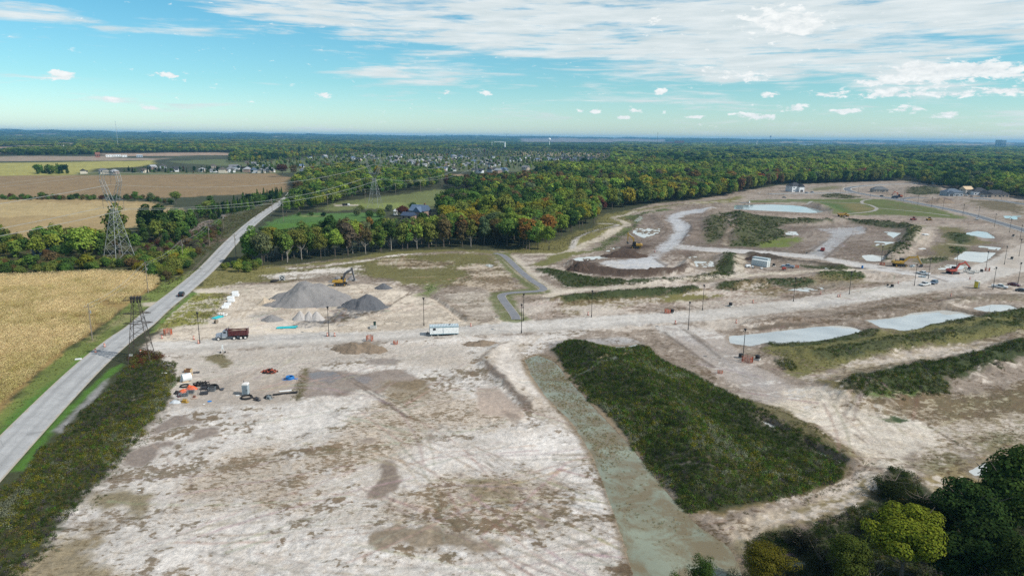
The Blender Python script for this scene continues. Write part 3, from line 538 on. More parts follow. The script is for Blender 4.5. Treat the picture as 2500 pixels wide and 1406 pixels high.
# heights ---------------------------------------------------------------------------------------
hump(block, 0.6,5)
hump(smooth(W('K', [(330,170),(500,260),(700,380),(900,520),(1050,680),(1200,860),(1300,1040),(1350,1180)])),2.1,6.0, 'line')
for k_, p_, h_, w_ in (
 ('H', [(250,860),(700,790),(1180,750)],1.2,3.5),('H', [(1600,700),(2100,630),(2470,560)],1.3,3.5),('H', [(600,960),(1100,900),(1600,810),(2200,700)],1.8,7),('H', [(1000,1290),(1500,1150),(2000,1040),(2700,880)],2.6,8),
 ('G', [(500,230),(900,300),(1500,310),(1900,260)],1.2,5),('G', [(2030,100),(2060,200)],2.5,6),('G', [(600,470),(1000,430),(1700,385)],1.8,4),('G', [(2000,350),(2300,320)],1.6,4.5),('H', [(320,320),(600,320)],1.6,5),('H', [(760,260),(1000,255)],1.6,5),
 ('D', [(100,830),(400,850),(780,855)],2.5,10),('D', [(900,850),(1300,880),(1520,940),(1430,1080),(1320,1170)],2.8,8),('C', [(2100,800),(2140,880),(2090,1000)],4.0,9),('C', [(1900,830),(1930,950)],3.0,9),('D', [(1850,970),(1970,990)],2.0,8),
 ('G', [(700,170),(850,200),(1200,245),(1600,225),(1700,150)],2.4,3.5),('H', [(130,95),(300,105),(600,155),(900,190)],1.6,3.5),('H', [(100,90),(180,85)],1.2,5),('H', [(50,700),(300,660),(640,640),(900,660)],1.0,5),('H', [(1100,600),(1500,560),(1750,530)],1.0,5),('H', [(1850,480),(2200,450),(2460,440)],1.2,5),
 ('H', [(1060,650),(1390,755)],0.5,2.5),('H', [(1790,535),(2170,605)],0.6,2.5),('D', [(640,700),(850,775)],3.0,9),('D', [(1480,590),(1700,580)],5.0,16),('D', [(1680,670),(1860,675)],2.2,8),('C', [(700,1035),(940,945),(1130,905)],1.4,7),
 ('', [(1225,845),(1190,882),(1232,928),(1292,985)],0.9,2.6),('C', [(1400,800),(1490,905)],1.0,3),('D', [(1060,893),(1115,925)],1.0,3),('C', [(1720,860),(1730,930),(1680,1000)],1.2,4),('K', [(1700,620),(2000,770),(2340,980)],1.1,4),('F', [(1640,450),(1780,550),(1890,630)],0.5,2.5),('L', [(1450,700),(1600,760)],1.5,7),('L', [(700,1080),(1050,1010),(1300,900)],0.8,5),
 ('C', [(1900,740),(1860,760)],2.2,7),('D', [(420,890),(640,950)],1.2,4),('H', [(1180,232),(1230,250)],1.0,3),('H', [(1050,255),(1450,275)],0.7,4),
):
 hump(smooth(W(k_, p_)), h_, w_, 'line')
hump(smooth(W('F', [(1600,440),(1740,545),(1870,640)])),-0.9,1.1, 'line')
hump(smooth(W('E', [(930,975),(800,1110),(640,1280),(480,1440)])),-0.5,2.0, 'line')

# ponds: (detail, outline, depth)
ponds = []
def pond(k, pts, name='pond', depth=0.7, lvl=-0.22, patchy=0.0, bank=2.0):
 p = W(k, pts); ponds.append((name, p, lvl, patchy)); humps.append(('pit', p, depth, bank, patchy, lvl)); return p
pond('H', [(-50,772),(60,765),(250,742),(500,712),(680,690),(870,680),(960,690),(1110,740),(960,770),(800,800),(350,857),(100,852),(-50,828)], bank=1.4)
pond('H', [(1080,640),(1300,615),(1450,592),(1490,572),(1780,545),(1900,560),(2120,610),(2000,640),(1600,706),(1420,725),(1270,712),(1180,670)], bank=1.4)
pond('H', [(2030,535),(2200,500),(2330,505),(2420,545),(2200,572)], bank=1.6)
long_pool = pond('', [(1284,878),(1310,868),(1350,880),(1375,912),(1440,992),(1530,1087),(1620,1202),(1700,1285),(1772,1335),(1800,1380),(1815,1560),(1552,1560),(1558,1406),(1535,1330),(1490,1200),(1455,1110),(1405,1030),(1335,962),(1298,912)], 'pool', 0.5,-0.14,0.0,2.2)
pond('K', [(1700,680),(1790,712),(1925,790),(1885,812),(1770,755)], 'puddle', 0.6,-0.2,0,0.5)
pond('K', [(2045,858),(2200,945),(2370,1020),(2330,1036),(2180,975),(2050,892)], 'puddle', 0.6,-0.2,0,0.5)
pond('K', [(440,152),(700,140),(790,124),(790,134),(700,152),(500,160)], 'puddle', 0.4,-0.15,0.2,0.8)
pond('L', [(2060,612),(2180,555),(2260,572),(2250,610),(2100,640)], 'puddle', 0.5,-0.2,0,1.0)
pond('D', [(-20,705),(300,700),(450,705),(620,722),(780,766),(600,769),(200,748),(-20,738)], 'pond', 1.0,-0.3,0,4)
pond('D', [(1970,945),(2080,928),(2120,935),(2215,990),(2000,982)], depth=0.8, bank=2)
pond('D', [(1870,1165),(1960,1103),(2100,1108),(2215,1112),(2140,1165),(2095,1192),(1980,1180)], depth=0.8, bank=2)
pond('D', [(2060,1052),(2250,1068),(2240,1090),(2120,1075)], 'puddle', 0.5,-0.15,0.25,2)
pond('D', [(1065,1140),(1160,1128),(1290,1138),(1240,1188),(1130,1182)], depth=0.7, bank=2)
pond('D', [(1700,1245),(1800,1215),(1990,1228),(1900,1258),(1740,1258)], 'puddle', 0.4,-0.14,0.32,2)
pond('D', [(400,932),(490,932),(520,962),(440,958)], 'puddle', 0.5,-0.15,0.2,2)
pond('D', [(1190,1015),(1370,1020),(1355,1038),(1200,1052)], 'puddle', 0.5,-0.14,0.25,2)
pond('D', [(1270,935),(1420,938),(1340,990)], 'puddle', 0.5,-0.14,0.25,2)
pond('D', [(2290,798),(2430,798),(2390,828),(2320,822)], 'puddle', 0.5,-0.14,0.25,2)
pond('H', [(440,378),(640,345),(845,322),(835,358),(600,388)], 'puddle', 0.5,-0.14,0.3,2)
pond('H', [(890,305),(1020,330),(950,355),(900,340)], 'puddle', 0.4,-0.14,0.3,2)
pond('C', [(640,1185),(760,1155),(1050,1138),(1050,1150),(880,1165),(740,1182)], 'puddle', 0.5,-0.14,0.25,2)
pond('C', [(1220,905),(1445,903),(1430,945),(1310,988),(1225,948)], 'puddle', 0.5,-0.13,0.38,2)
pond('C', [(985,1102),(1030,1068),(1110,1066),(1050,1098)], 'puddle', 0.5,-0.15,0.1,2)
pond('C', [(1660,1165),(1720,1145),(1790,1150),(1780,1168)], 'puddle', 0.5,-0.14,0.25,2)
pond('C', [(1230,840),(1280,800),(1300,810),(1260,850)], 'puddle', 0.4,-0.13,0.35,2)
pond('F', [(2050,165),(2080,155),(2130,165),(2100,185)], 'puddle', 0.4,-0.14,0.3,1.5)
pond('C', [(1720,1180),(1900,1165),(1910,1230),(1760,1240)], 'puddle', 0.4,-0.12,0.45,2)

road_line = smooth(np.vstack([[G(-420,1560)], W('', [(64,1049),(206,905),(290,832),(341,796),(388,754),(450,705),(512,650),(571,586),(634,530),(699,485),(712,470)])]),8)
street = smooth(W('D', [(1640,530),(1500,526),(1300,529),(1120,538),(990,552),(940,568),(985,592),(1140,622),(1340,652),(1700,720),(2000,785),(2200,845),(2470,925),(2600,985),(2680,1080)]),8)
street_b = smooth(W('D', [(270,612),(500,606),(800,603),(990,600)]),6)
street_c = smooth(W('D', [(2010,640),(2250,668),(2470,700),(2800,740)]),6)
street_d = smooth(W('D', [(1400,655),(1520,640),(1650,648)]),6)
trail = smooth(W('G', [(30,65),(110,90),(250,220),(350,300),(430,350),(445,378),(380,392),(200,402),(100,418),(90,450),(150,530),(200,600),(215,640)]),6)
park_paths = [smooth(W('D', p),6) for p in ([(100,664),(400,672),(700,680),(1060,692),(1180,724),(1190,745),(1130,764),(900,786)],[(1160,655),(1090,665),(1066,680),(1085,698)],[(1190,732),(1400,750),(1650,775),(1830,800)],[(590,706),(640,672)])]
flats = [(road_line, 6.0),(street, 7.0),(street_b, 6.0),(street_c, 6.0),(street_d, 6.0),(trail, 3.0)] + [(p, 3.0) for p in park_paths]


def height(x, y, with_noise=True):
 x = np.atleast_1d(np.asarray(x, float)); y = np.atleast_1d(np.asarray(y, float)); r = np.hypot(x, y)
 h = np.zeros_like(x); nm = np.ones_like(x)
 n8 = fbm(x, y, 9.0,3,1.0); n2 = fbm(x, y, 2.2,3,2.0); n1 = fbm(x, y, 0.8,2,3.0)
 for f in humps:
  if f[0] == 'poly':
   d = sdf(f[1], x, y, 2); h += f[2] * ss(0, f[3], d) * (1 + 0.5 * n8)
  elif f[0] == 'line':
   d, _ = ldist(f[1], x, y, f[3] * 2.5); h += f[2] * np.exp(-np.minimum(d / f[3],9) ** 2) * (1 + 0.35 * n8 + 0.3 * n2)
 for f in humps:
  if f[0] == 'pit':
   d = sdf(f[1], x, y, 8) + min(1, f[3] / 2) * (1.2 * n8 + 0.9 * n2)
   wgt = ss(-f[3], f[3] * 0.6, d); low = -f[2] + (f[2] + 0.07) * (ss(-0.16,0.2, n2 * 0.8 + n8 * 0.7 + n1 * 0.25 + f[4] - 0.42) if f[4] else 0.0)
   h = h * (1 - wgt) + low * wgt
 for ln, wd in flats:
  d, _ = ldist(ln, x, y, wd * 2); k = ss(wd, wd * 2.0, d); h *= k; nm *= 0.05 + 0.95 * k
 if with_noise:
  near = ss(900,500, r)
  h += nm * near * (0.18 * fbm(x, y, 26,2,5.0) + 0.15 * n8 + 0.11 * n2 + 0.06 * n1)
 for f in humps:
  if f[0] == 'pit':
   d = sdf(f[1], x, y, 9); k = (d < -.6) & (d > -8); h[k] = np.maximum(h[k], f[5] + .05)
 far = ss(7000,17000, r)
 if far.max() > 0:
  a = np.arctan2(x, y); up = 0.5 + 0.5 * fbm(a * 40 + r / 6000, r / 2600,1.0,4,8.0)
  h += far * (30 + 62 * up * (1 - 0.35 * np.clip(a * 1.4,-1,1)))
 return h


def gz(x, y): return float(height(x, y)[0])


# ground mesh: rings round the camera's foot, as fine as the picture needs ------------------------------
th = np.concatenate([np.linspace(-60,-41,40, endpoint=False), np.arange(-41,41,0.1), np.linspace(41,60,41)]) * math.pi / 180
v_rows = np.concatenate([np.arange(1500,700,-2.3), np.arange(700,460,-2.0), np.arange(460,345,-1.5), np.array([344,342.5,341,340,339,338.2,337.6])])
ang = PITCH + np.arctan((v_rows - 703) / F_PX)
r_rows = np.concatenate([[12,25,38,48,57,64,70], CAM_H / np.tan(ang)]); r_rows = r_rows[np.concatenate([[True], np.diff(r_rows) > 0])]
r_rows = np.concatenate([r_rows[r_rows < 24000],[25500]])
TH, RR = np.meshgrid(th, r_rows); nr, nc = TH.shape
jit = np.where(RR < 900,1,0)
gx = (RR * np.sin(TH)).ravel(); gy = (RR * np.cos(TH)).ravel()
hz = height(gx, gy)
nA = fbm(gx, gy, 16,3,11); nB = fbm(gx, gy, 3.6,3,12); nC = fbm(gx, gy, 1.1,2,13); nF = fbm(gx, gy, 90,4,14); nG = fbm(gx, gy, 420,4,15)
rr = RR.ravel()
edge = np.where(rr < 900, nA * 0.8 + nB * 0.8 + nC * 0.5, nF * 1.2)
paint = np.zeros((len(gx),3)); paint[:] = FLOOR
paint *= (1 + 0.35 * nF)[:, None]
farf = ss(0.12,0.22, nG + 0.25 * nF) * ss(1900,2600, rr)              # open fields far off
paint = paint * (1 - farf[:, None]) + np.array((0.24,0.19,0.10)) * farf[:, None]
sp_ = np.full(len(gx),0.15); wt_ = np.zeros(len(gx)); ro_ = np.full(len(gx),0.4); zid = np.zeros(len(gx), np.int32)
obj_names = ['ground']
# crust, dead grass and bare patches, dragged out along the way the ground was graded
def crust(poly, ang, col_, cover, al, wid=(17,4.5), seed=0, soft=.07, pale=None, lf=.45):
 d = sdf(poly, gx, gy, 3); k = np.nonzero(d > -2)[0]; c_, s_ = math.cos(ang), math.sin(ang); u, v = gx[k] * c_ + gy[k] * s_, -gx[k] * s_ + gy[k] * c_
 m_ = .55 * fbm(u, v * wid[0] / wid[1], wid[0],4,40 + seed, .55) + .30 * fbm(gx[k], gy[k],2.6,3,41 + seed) + .30 * fbm(gx[k], gy[k],.9,2,42 + seed) + lf * fbm(gx[k], gy[k],52,2,43 + seed)
 wgt = (ss(-cover - soft, -cover + soft, m_) * ss(-1,1.5, d[k]) * al * np.where(keepm[k],1,0))[:, None]; wp = wgt * .5; paint[k] = paint[k] * (1 - wp) + np.array(col_) * (1 + .25 * fbm(gx[k], gy[k],6,2,44))[:, None] * wp
 sp_[k] = np.clip(sp_[k] + wgt[:, 0] * .42,0,.95)
 if pale is not None:
  w2 = (ss(.10,.3,-m_) * ss(-1,1.5, d[k]) * .75 * (.25 + .75 * ss(430,290, rr[k])) * np.where(keepm[k],1,0))[:, None]; paint[k] = paint[k] * (1 - w2) + np.array(pale) * w2
def crusts():
 global keepm
 keepm = np.array([n_ in ('ground', 'dirt_track') for n_ in obj_names])[zid] & (paint.sum(1) > .42)
 crust(NEAR, .14,(.46,.40,.33),-.10,.45,(30,9),3, pale=(.74,.71,.67)); crust(NEAR, .2,(.30,.22,.13),-.40,.8,(13,4),0, lf=.9)
 crust(SITE, .3,(.19,.15,.118),-.12,.65,(22,5),5, pale=(.56,.495,.425)); crust(lower_sand, -.5,(.2,.165,.11),-.22,.8,(14,3),9, pale=(.62,.56,.475))
 keepm = np.isin(zid, [i for i, n_ in enumerate(obj_names) if n_ == 'gravel_road']); crust(SITE, .25,(.36,.335,.305),-.2,.3,(34,2.2),13, pale=(.55,.52,.48))
for zn in zones:
 if zn is None: crusts(); continue
 poly, wd, colr, soft, na, spk, wet, ro, al, ob = zn
 if wd is None: d = sdf(poly, gx, gy, soft + na * 1.6 + 1)
 else: d = wd - ldist(poly, gx, gy, wd + soft + na * 1.6 + 1)[0]
 k = np.nonzero(d > -(soft + na * 2 + 1))[0]
 if not len(k): continue
 wgt = ss(-soft, soft, d[k] + na * edge[k]) * al; w3 = wgt[:, None]
 paint[k] = paint[k] * (1 - w3) + np.array(colr) * w3
 if spk is not None: sp_[k] = sp_[k] * (1 - wgt) + spk * wgt
 wt_[k] = wt_[k] * (1 - wgt) + wet * wgt
 if ro is not None: ro_[k] = ro_[k] * (1 - wgt) + ro * wgt
 if ob:
  obj_names.append(ob); zid[k[wgt > 0.5]] = len(obj_names) - 1
# pond beds and banks are muddy
for name, poly, lvl, patchy in ponds:
 d = sdf(poly, gx, gy, 5) + 0.9 * nA + 0.5 * nB; k = np.nonzero(d > -4)[0]
 wgt = (ss(-2.5,0.8, d[k]) * 0.8)[:, None]
 paint[k] = paint[k] * (1 - wgt) + np.array((0.20,0.165,0.12) if patchy else (0.17,0.14,0.11)) * wgt; wt_[k] = np.maximum(wt_[k], wgt[:, 0] * 0.3)
d = sdf(long_pool, gx, gy, 6) + .8 * nA + .5 * nC; k = np.nonzero(d > -4)[0]; wgt = (ss(-2.2,-.4, d[k]) * .85)[:, None]; paint[k] = paint[k] * (1 - wgt) + np.array((.235,.18,.115)) * wgt
# grass and mud islands standing out of the long pool
d = sdf(long_pool, gx, gy, 3); k = np.nonzero(d > -1)[0]
wgt = (ss(-0.5,1.5, d[k]) * ss(-0.25,0.25, nA[k] + nB[k] * 0.8))[:, None] * 0.5
paint[k] = paint[k] * (1 - wgt) + np.array((0.17,0.125,0.05)) * wgt
# broad tonal drift on bare earth, fine mottling everywhere
paint *= (1 + 0.13 * nA + 0.09 * nB + 0.10 * nC)[:, None]
paint = np.clip(paint, 0.005,0.9)

# ------------------------------------------------------------------ materials
MATS = {}


def new_mat(name):
 m = bpy.data.materials.new(name); m.use_nodes = True; return m, NT(m.node_tree)


def out(t, bsdf): t.l.new(bsdf, t.node('ShaderNodeOutputMaterial').inputs[0])


def flat(name, colr, rough=0.6, metal=0.0, var=0.12, scale=1.5, dirt=0.0, spec=0.4):
 """plain paint, metal or fabric with a little uneven wear"""
 if name in MATS: return MATS[name]
 m, t = new_mat(name); b = t.node('ShaderNodeBsdfPrincipled')
 co = t.node('ShaderNodeTexCoord').outputs['Object']
 n = t.noise(co, scale, 5,0.6)
 c = t.mix(t.rng(n, 0.3,0.7,0,1), tuple(x * (1 - var) for x in colr), tuple(min(1, x * (1 + var)) for x in colr))
 if dirt:
  c = t.mix(t.rng(t.noise(co, 0.7,6,0.65),0.45,0.7,0, dirt), c, (0.30,0.25,0.19))
 t.put(b.inputs['Base Color'], c); b.inputs['Roughness'].default_value = rough; b.inputs['Metallic'].default_value = metal
 b.inputs['Specular IOR Level'].default_value = spec
 out(t, b.outputs[0]); MATS[name] = m; return m


# bare land: colour from what lies where, relief and mottling from noise
ground_mat, t = new_mat('land')
at = t.node('ShaderNodeAttribute', attribute_name='paint'); ad = t.node('ShaderNodeAttribute', attribute_name='detail')
dsep = t.node('ShaderNodeSeparateColor'); t.put(dsep.inputs[0], ad.outputs['Color'])
spk, wet, rgh = dsep.outputs[0], dsep.outputs[1], dsep.outputs[2]
co = t.node('ShaderNodeTexCoord').outputs['Object']
mp = t.node('ShaderNodeMapping'); mp.inputs['Rotation'].default_value = (0,0,0.5); mp.inputs['Scale'].default_value = (0.7,1.3,1); t.put(mp.inputs[0], co)
f1 = t.noise(co, 0.9,8,0.68); f2 = t.noise(mp.outputs[0],1.0,9,0.74,0.3); f3 = t.noise(co, 0.11,4,0.6)
mott = t.m('ADD', t.rng(f1,0.3,0.7,0.78,1.18), t.rng(f3,0.3,0.7,-0.08,0.08))
f4 = t.noise(co, 2.4,6,0.75); mott = t.m('MULTIPLY', mott, t.rng(f4,0.32,0.68,0.80,1.17)); clod = t.rng(t.noise(co, 1.7,3,0.6),0.66,0.74,1.0,0.55); mott = t.m('MULTIPLY', mott, clod)
c = t.mix(1.0, at.outputs['Color'], mott, 'MULTIPLY')
thr = t.m('SUBTRACT', 0.74, t.m('MULTIPLY', spk, 0.40))
lo = t.m('SUBTRACT', t.m('ADD', t.m('MULTIPLY', f2,0.75), t.m('MULTIPLY', f3,0.25)), thr)
specks = t.rng(lo, -0.03,0.06,0,0.8, True)
dark = t.mix(1.0, at.outputs['Color'],(0.36,0.27,0.165), 'MULTIPLY')
dark = t.mix(t.rng(t.noise(co, 0.35,4),0.4,0.62,0,0.35), dark, (0.075,0.075,0.028))
c = t.mix(specks, c, dark)
b = t.node('ShaderNodeBsdfPrincipled'); t.put(b.inputs['Base Color'], c)
t.put(b.inputs['Roughness'], t.rng(wet, 0.05,0.75,0.95,0.16)); b.inputs['Specular IOR Level'].default_value = 0.25
bm1 = t.node('ShaderNodeBump'); t.put(bm1.inputs['Height'], t.m('ADD', t.noise(mp.outputs[0],0.8,8,0.7), t.m('MULTIPLY', f1,0.4)))
t.put(bm1.inputs['Strength'], t.m('MULTIPLY', rgh, t.rng(wet, 0.1,0.7,0.9,0.03))); bm1.inputs['Distance'].default_value = 0.55
t.put(b.inputs['Normal'], bm1.outputs[0]); out(t, b.outputs[0])

# water: silty, glossy
def water(name, colr, rough=0.045, silt=0.0):
 m, t = new_mat(name); b = t.node('ShaderNodeBsdfPrincipled'); co = t.node('ShaderNodeTexCoord').outputs['Object']
 n = t.noise(co, 0.09,4); c = t.mix(t.rng(n, 0.35,0.65), tuple(x * 0.86 for x in colr), tuple(x * 1.12 for x in colr))
 if silt: c = t.mix(t.rng(t.noise(co, 0.16,8,0.7,0.4),0.41,0.56,0, silt), c, (0.17,0.13,0.07))
 t.put(b.inputs['Base Color'], c); b.inputs['Roughness'].default_value = rough; b.inputs['IOR'].default_value = 1.36
 bp = t.node('ShaderNodeBump'); t.put(bp.inputs['Height'], t.noise(co, 1.6,3)); bp.inputs['Strength'].default_value = 0.06; bp.inputs['Distance'].default_value = 0.1
 t.put(b.inputs['Normal'], bp.outputs[0]); out(t, b.outputs[0]); return m
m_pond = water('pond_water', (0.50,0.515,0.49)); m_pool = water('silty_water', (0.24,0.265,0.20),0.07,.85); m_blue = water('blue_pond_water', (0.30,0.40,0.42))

# worn roads
def road_mat(name, colr, crack=0.4, tracks=0.0):
 m, t = new_mat(name); b = t.node('ShaderNodeBsdfPrincipled'); uv = t.node('ShaderNodeUVMap').outputs[0]
 s = t.node('ShaderNodeSeparateXYZ'); t.put(s.inputs[0], uv)
 co = t.node('ShaderNodeTexCoord').outputs['Object']
 c = t.mix(t.rng(t.noise(co, 0.25,7,0.68),0.3,0.72), tuple(x * 0.78 for x in colr), tuple(x * 1.14 for x in colr))
 mp = t.node('ShaderNodeMapping'); mp.inputs['Scale'].default_value = (1.6,0.02,1); t.put(mp.inputs[0], uv)
 c = t.mix(t.rng(t.noise(mp.outputs[0],3.0,4),0.4,0.7,0,0.35), c, tuple(x * 0.62 for x in colr))
 mq = t.node('ShaderNodeMapping'); mq.inputs['Scale'].default_value = (0.55,0.13,1); t.put(mq.inputs[0], uv)
 pz = t.noise(mq.outputs[0],1.0,2); c = t.mix(t.rng(pz, 0.66,0.69,0, crack), c, tuple(x * 0.5 for x in colr))
 vo = t.node('ShaderNodeTexVoronoi', feature='DISTANCE_TO_EDGE'); t.put(vo.inputs['Vector'], co); vo.inputs['Scale'].default_value = 0.22
 c = t.mix(t.rng(vo.outputs['Distance'],0.0,0.012, crack * 0.8,0), c, tuple(x * 0.4 for x in colr))
 e = t.m('ABSOLUTE', s.outputs[0]); wt_ = t.rng(t.m('ABSOLUTE', t.m('SUBTRACT', e, 0.45)),0.05,0.28, tracks, 0.0, True); c = t.mix(t.m('MULTIPLY', wt_, t.rng(t.noise(mp.outputs[0],1.2,3),.3,.6)), c, tuple(x * 0.6 for x in colr))
 ed = t.rng(t.m('ADD', e, t.m('MULTIPLY', t.m('SUBTRACT', t.noise(co, 0.45,8,0.75),0.5),0.6)),0.84,0.99,0,1, True)
 c = t.mix(ed, c, (0.40,0.35,0.28)); t.put(b.inputs['Base Color'], c); b.inputs['Roughness'].default_value = 0.85; b.inputs['Specular IOR Level'].default_value = 0.2
 out(t, b.outputs[0]); return m
m_county = road_mat('weathered_asphalt', (0.43,0.43,0.425),0.55,0.7); m_street = road_mat('new_asphalt', (0.16,0.17,0.185),0.1); m_trail = road_mat('trail_asphalt', (0.22,0.225,0.24),0.2)
m_path = road_mat('park_path', (0.34,0.32,0.29),0.1); m_kerb = flat('kerb_concrete', (0.55,0.54,0.50),0.9)


# ------------------------------------------------------------------ mesh helpers
def mk(name, v, f, mat, parent=None, smooth_=False, mats=None, mi=None, uv=None):
 me = bpy.data.meshes.new(name)
 if isinstance(v, np.ndarray): v = v.tolist()
 me.from_pydata(v, [], f if isinstance(f, list) else f.tolist())
 for m in (mats or [mat]): me.materials.append(m)
 if mi is not None: me.polygons.foreach_set('material_index', mi)
 if smooth_: me.polygons.foreach_set('use_smooth', [True] * len(me.polygons))
 me.update()
 o = bpy.data.objects.new(name, me); C.objects.link(o)
 if parent is not None: o.parent = parent
 return o


def quads(name, V, Q, mat):
 """large mesh straight from arrays"""
 me = bpy.data.meshes.new(name); n, k = len(V), len(Q); s = Q.shape[1]
 me.vertices.add(n); me.vertices.foreach_set('co', np.ascontiguousarray(V, np.float32).ravel())
 me.loops.add(k * s); me.loops.foreach_set('vertex_index', np.ascontiguousarray(Q, np.int32).ravel())
 me.polygons.add(k); me.polygons.foreach_set('loop_start', np.arange(0, k * s, s, dtype=np.int32))
 me.materials.append(mat); me.update(calc_edges=True)
 return me


def link(name, me, parent=None):
 o = bpy.data.objects.new(name, me); C.objects.link(o)
 if parent is not None: o.parent = parent
 return o


def tag(o, label=None, cat=None, group=None, kind=None):
 if label: o['label'] = label
 if cat: o['category'] = cat
 if group: o['group'] = group
 if kind: o['kind'] = kind
 return o


def thing(name, label, cat, loc=(0,0,0), rz=0.0, group=None):
 o = bpy.data.objects.new(name, None); C.objects.link(o); o.location = loc; o.rotation_euler = (0,0, rz); o.empty_display_size = 0.5
 return tag(o, label, cat, group)


# ------------------------------------------------------------------ ground, split by what it is
idx = np.arange(nr * nc).reshape(nr, nc)
Q = np.stack([idx[:-1, :-1], idx[:-1,1:], idx[1:, 1:], idx[1:, :-1]],-1).reshape(-1,4)
Vall = np.stack([gx, gy, hz],1)
det = np.stack([np.clip(sp_, 0,1), np.clip(wt_, 0,1), np.clip(ro_ * np.clip(1.1 - rr / 900,0.0,1),0,1.3)],1)
fz = zid[Q[:, 0]]
groups = {}
for i, nm in enumerate(obj_names): groups.setdefault(nm if nm != 'field' else i, []).append(i)
for key, ids in groups.items():
 q = Q[np.isin(fz, ids)]
 if not len(q): continue
 used = np.unique(q); rem = np.full(len(Vall),-1, np.int64); rem[used] = np.arange(len(used))
 nm = obj_names[ids[0]]
 me = quads(nm, Vall[used], rem[q], ground_mat)
 a = me.attributes.new('paint', 'FLOAT_COLOR', 'POINT'); a.data.foreach_set('color', np.concatenate([paint[used], np.ones((len(used),1))],1).astype(np.float32).ravel())
 a = me.attributes.new('detail', 'FLOAT_COLOR', 'POINT'); a.data.foreach_set('color', np.concatenate([det[used], np.ones((len(used),1))],1).astype(np.float32).ravel())
 me.polygons.foreach_set('use_smooth', np.ones(len(q), bool))
 tag(link(nm, me), kind='structure')
# the rest of the plain, behind and beside the surveyed part
n_ = 60; av = np.linspace(math.radians(60), math.radians(300), n_); rv = [12,80,600,4000,25500]
bv = [(r_ * math.sin(a_), r_ * math.cos(a_),0 if r_ < 8000 else 60) for r_ in rv for a_ in av]
bf = [(i * n_ + j, i * n_ + j + 1,(i + 1) * n_ + j + 1,(i + 1) * n_ + j) for i in range(len(rv) - 1) for j in range(n_ - 1)]
ring = [(12 * math.sin(a_),12 * math.cos(a_),0) for a_ in np.linspace(0,2 * math.pi, 48, endpoint=False)]
bf.append([len(bv) + i for i in range(48)]); bv += ring
tag(mk('ground', bv, bf, flat('plain', (0.16,0.15,0.07),0.95, var=0.4, scale=0.01)), kind='structure')

for name, poly, lvl, patchy in ponds:
 c0 = poly.mean(0); e_ = np.roll(poly, -1,0) - np.roll(poly, 1,0); N_ = np.stack([e_[:, 1],-e_[:, 0]],1); N_ /= np.linalg.norm(N_, axis=1, keepdims=True)
 area = (poly[:, 0] * np.roll(poly[:, 1],-1) - poly[:, 1] * np.roll(poly[:, 0],-1)).sum(); P2 = poly + N_ * (1.5 if area > 0 else -1.5)
 v = [(p[0], p[1], lvl) for p in P2]
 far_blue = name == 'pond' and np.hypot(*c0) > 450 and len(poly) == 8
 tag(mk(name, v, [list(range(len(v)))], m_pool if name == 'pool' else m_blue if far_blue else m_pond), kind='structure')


def strip(name, line, half, mat, z=0.05, n=6, crown=0.0):
 T = np.gradient(line, axis=0); T /= np.linalg.norm(T, axis=1, keepdims=True) + 1e-9; Nn = np.stack([-T[:, 1], T[:, 0]],1)
 us = np.linspace(-1,1, n + 1); V = []; F = []; UV = []; s = np.concatenate([[0], np.cumsum(np.linalg.norm(np.diff(line, axis=0), axis=1))])
 for i in range(len(line)):
  for u in us:
   p = line[i] - Nn[i] * half * u; V.append((p[0], p[1], z + crown * (1 - u * u))); UV.append((u, s[i]))
 for i in range(len(line) - 1):
  for j in range(n):
   a = i * (n + 1) + j; F.append((a, a + 1, a + n + 2, a + n + 1))
 o = mk(name, V, F, mat); uvl = o.data.uv_layers.new(name='UVMap')
 li = np.zeros(len(o.data.loops), np.int32); o.data.loops.foreach_get('vertex_index', li)
 uvl.data.foreach_set('uv', np.array(UV, np.float32)[li].ravel()); tag(o, kind='structure'); return o


def kerb(line, off, name='kerb'):
 T = np.gradient(line, axis=0); T /= np.linalg.norm(T, axis=1, keepdims=True) + 1e-9; Nn = np.stack([-T[:, 1], T[:, 0]],1)
 V = []; F = []
 for i in range(len(line)):
  for u, zz in ((off, 0.0),(off, 0.17),(off + math.copysign(0.55, off),0.17),(off + math.copysign(0.55, off),0.0)):
   p = line[i] + Nn[i] * u; V.append((p[0], p[1], zz))
 for i in range(len(line) - 1):
  for j in range(3):
   a = i * 4 + j; F.append((a, a + 1, a + 5, a + 4) if off < 0 else (a + 4, a + 5, a + 1, a))
 return tag(mk(name, V, F, m_kerb), kind='structure')


dense = lambda ln, st: np.stack([np.interp(np.arange(0,(q := np.concatenate([[0], np.cumsum(np.linalg.norm(np.diff(ln, axis=0), axis=1))]))[-1], st), q, ln[:, i]) for i in (0,1)],1)
strip('road', dense(road_line, 4),4.0, m_county, 0.06,8,0.06)
for ln in (street, street_b, street_c, street_d):
 d_ = dense(ln, 4); strip('street', d_, 4.2, m_street, 0.06,6,0.05)
for ln in (street, street_b):
 for off in (4.25,-4.25): kerb(dense(ln, 6), off)
kerb(dense(street_c, 6),4.25); kerb(dense(street_c, 6),-4.25)
strip('path', dense(trail, 2),1.7, m_trail, 0.07,4,0.03)
for p in park_paths: strip('path', dense(p, 3),1.5, m_path, 0.07,3,0.02)
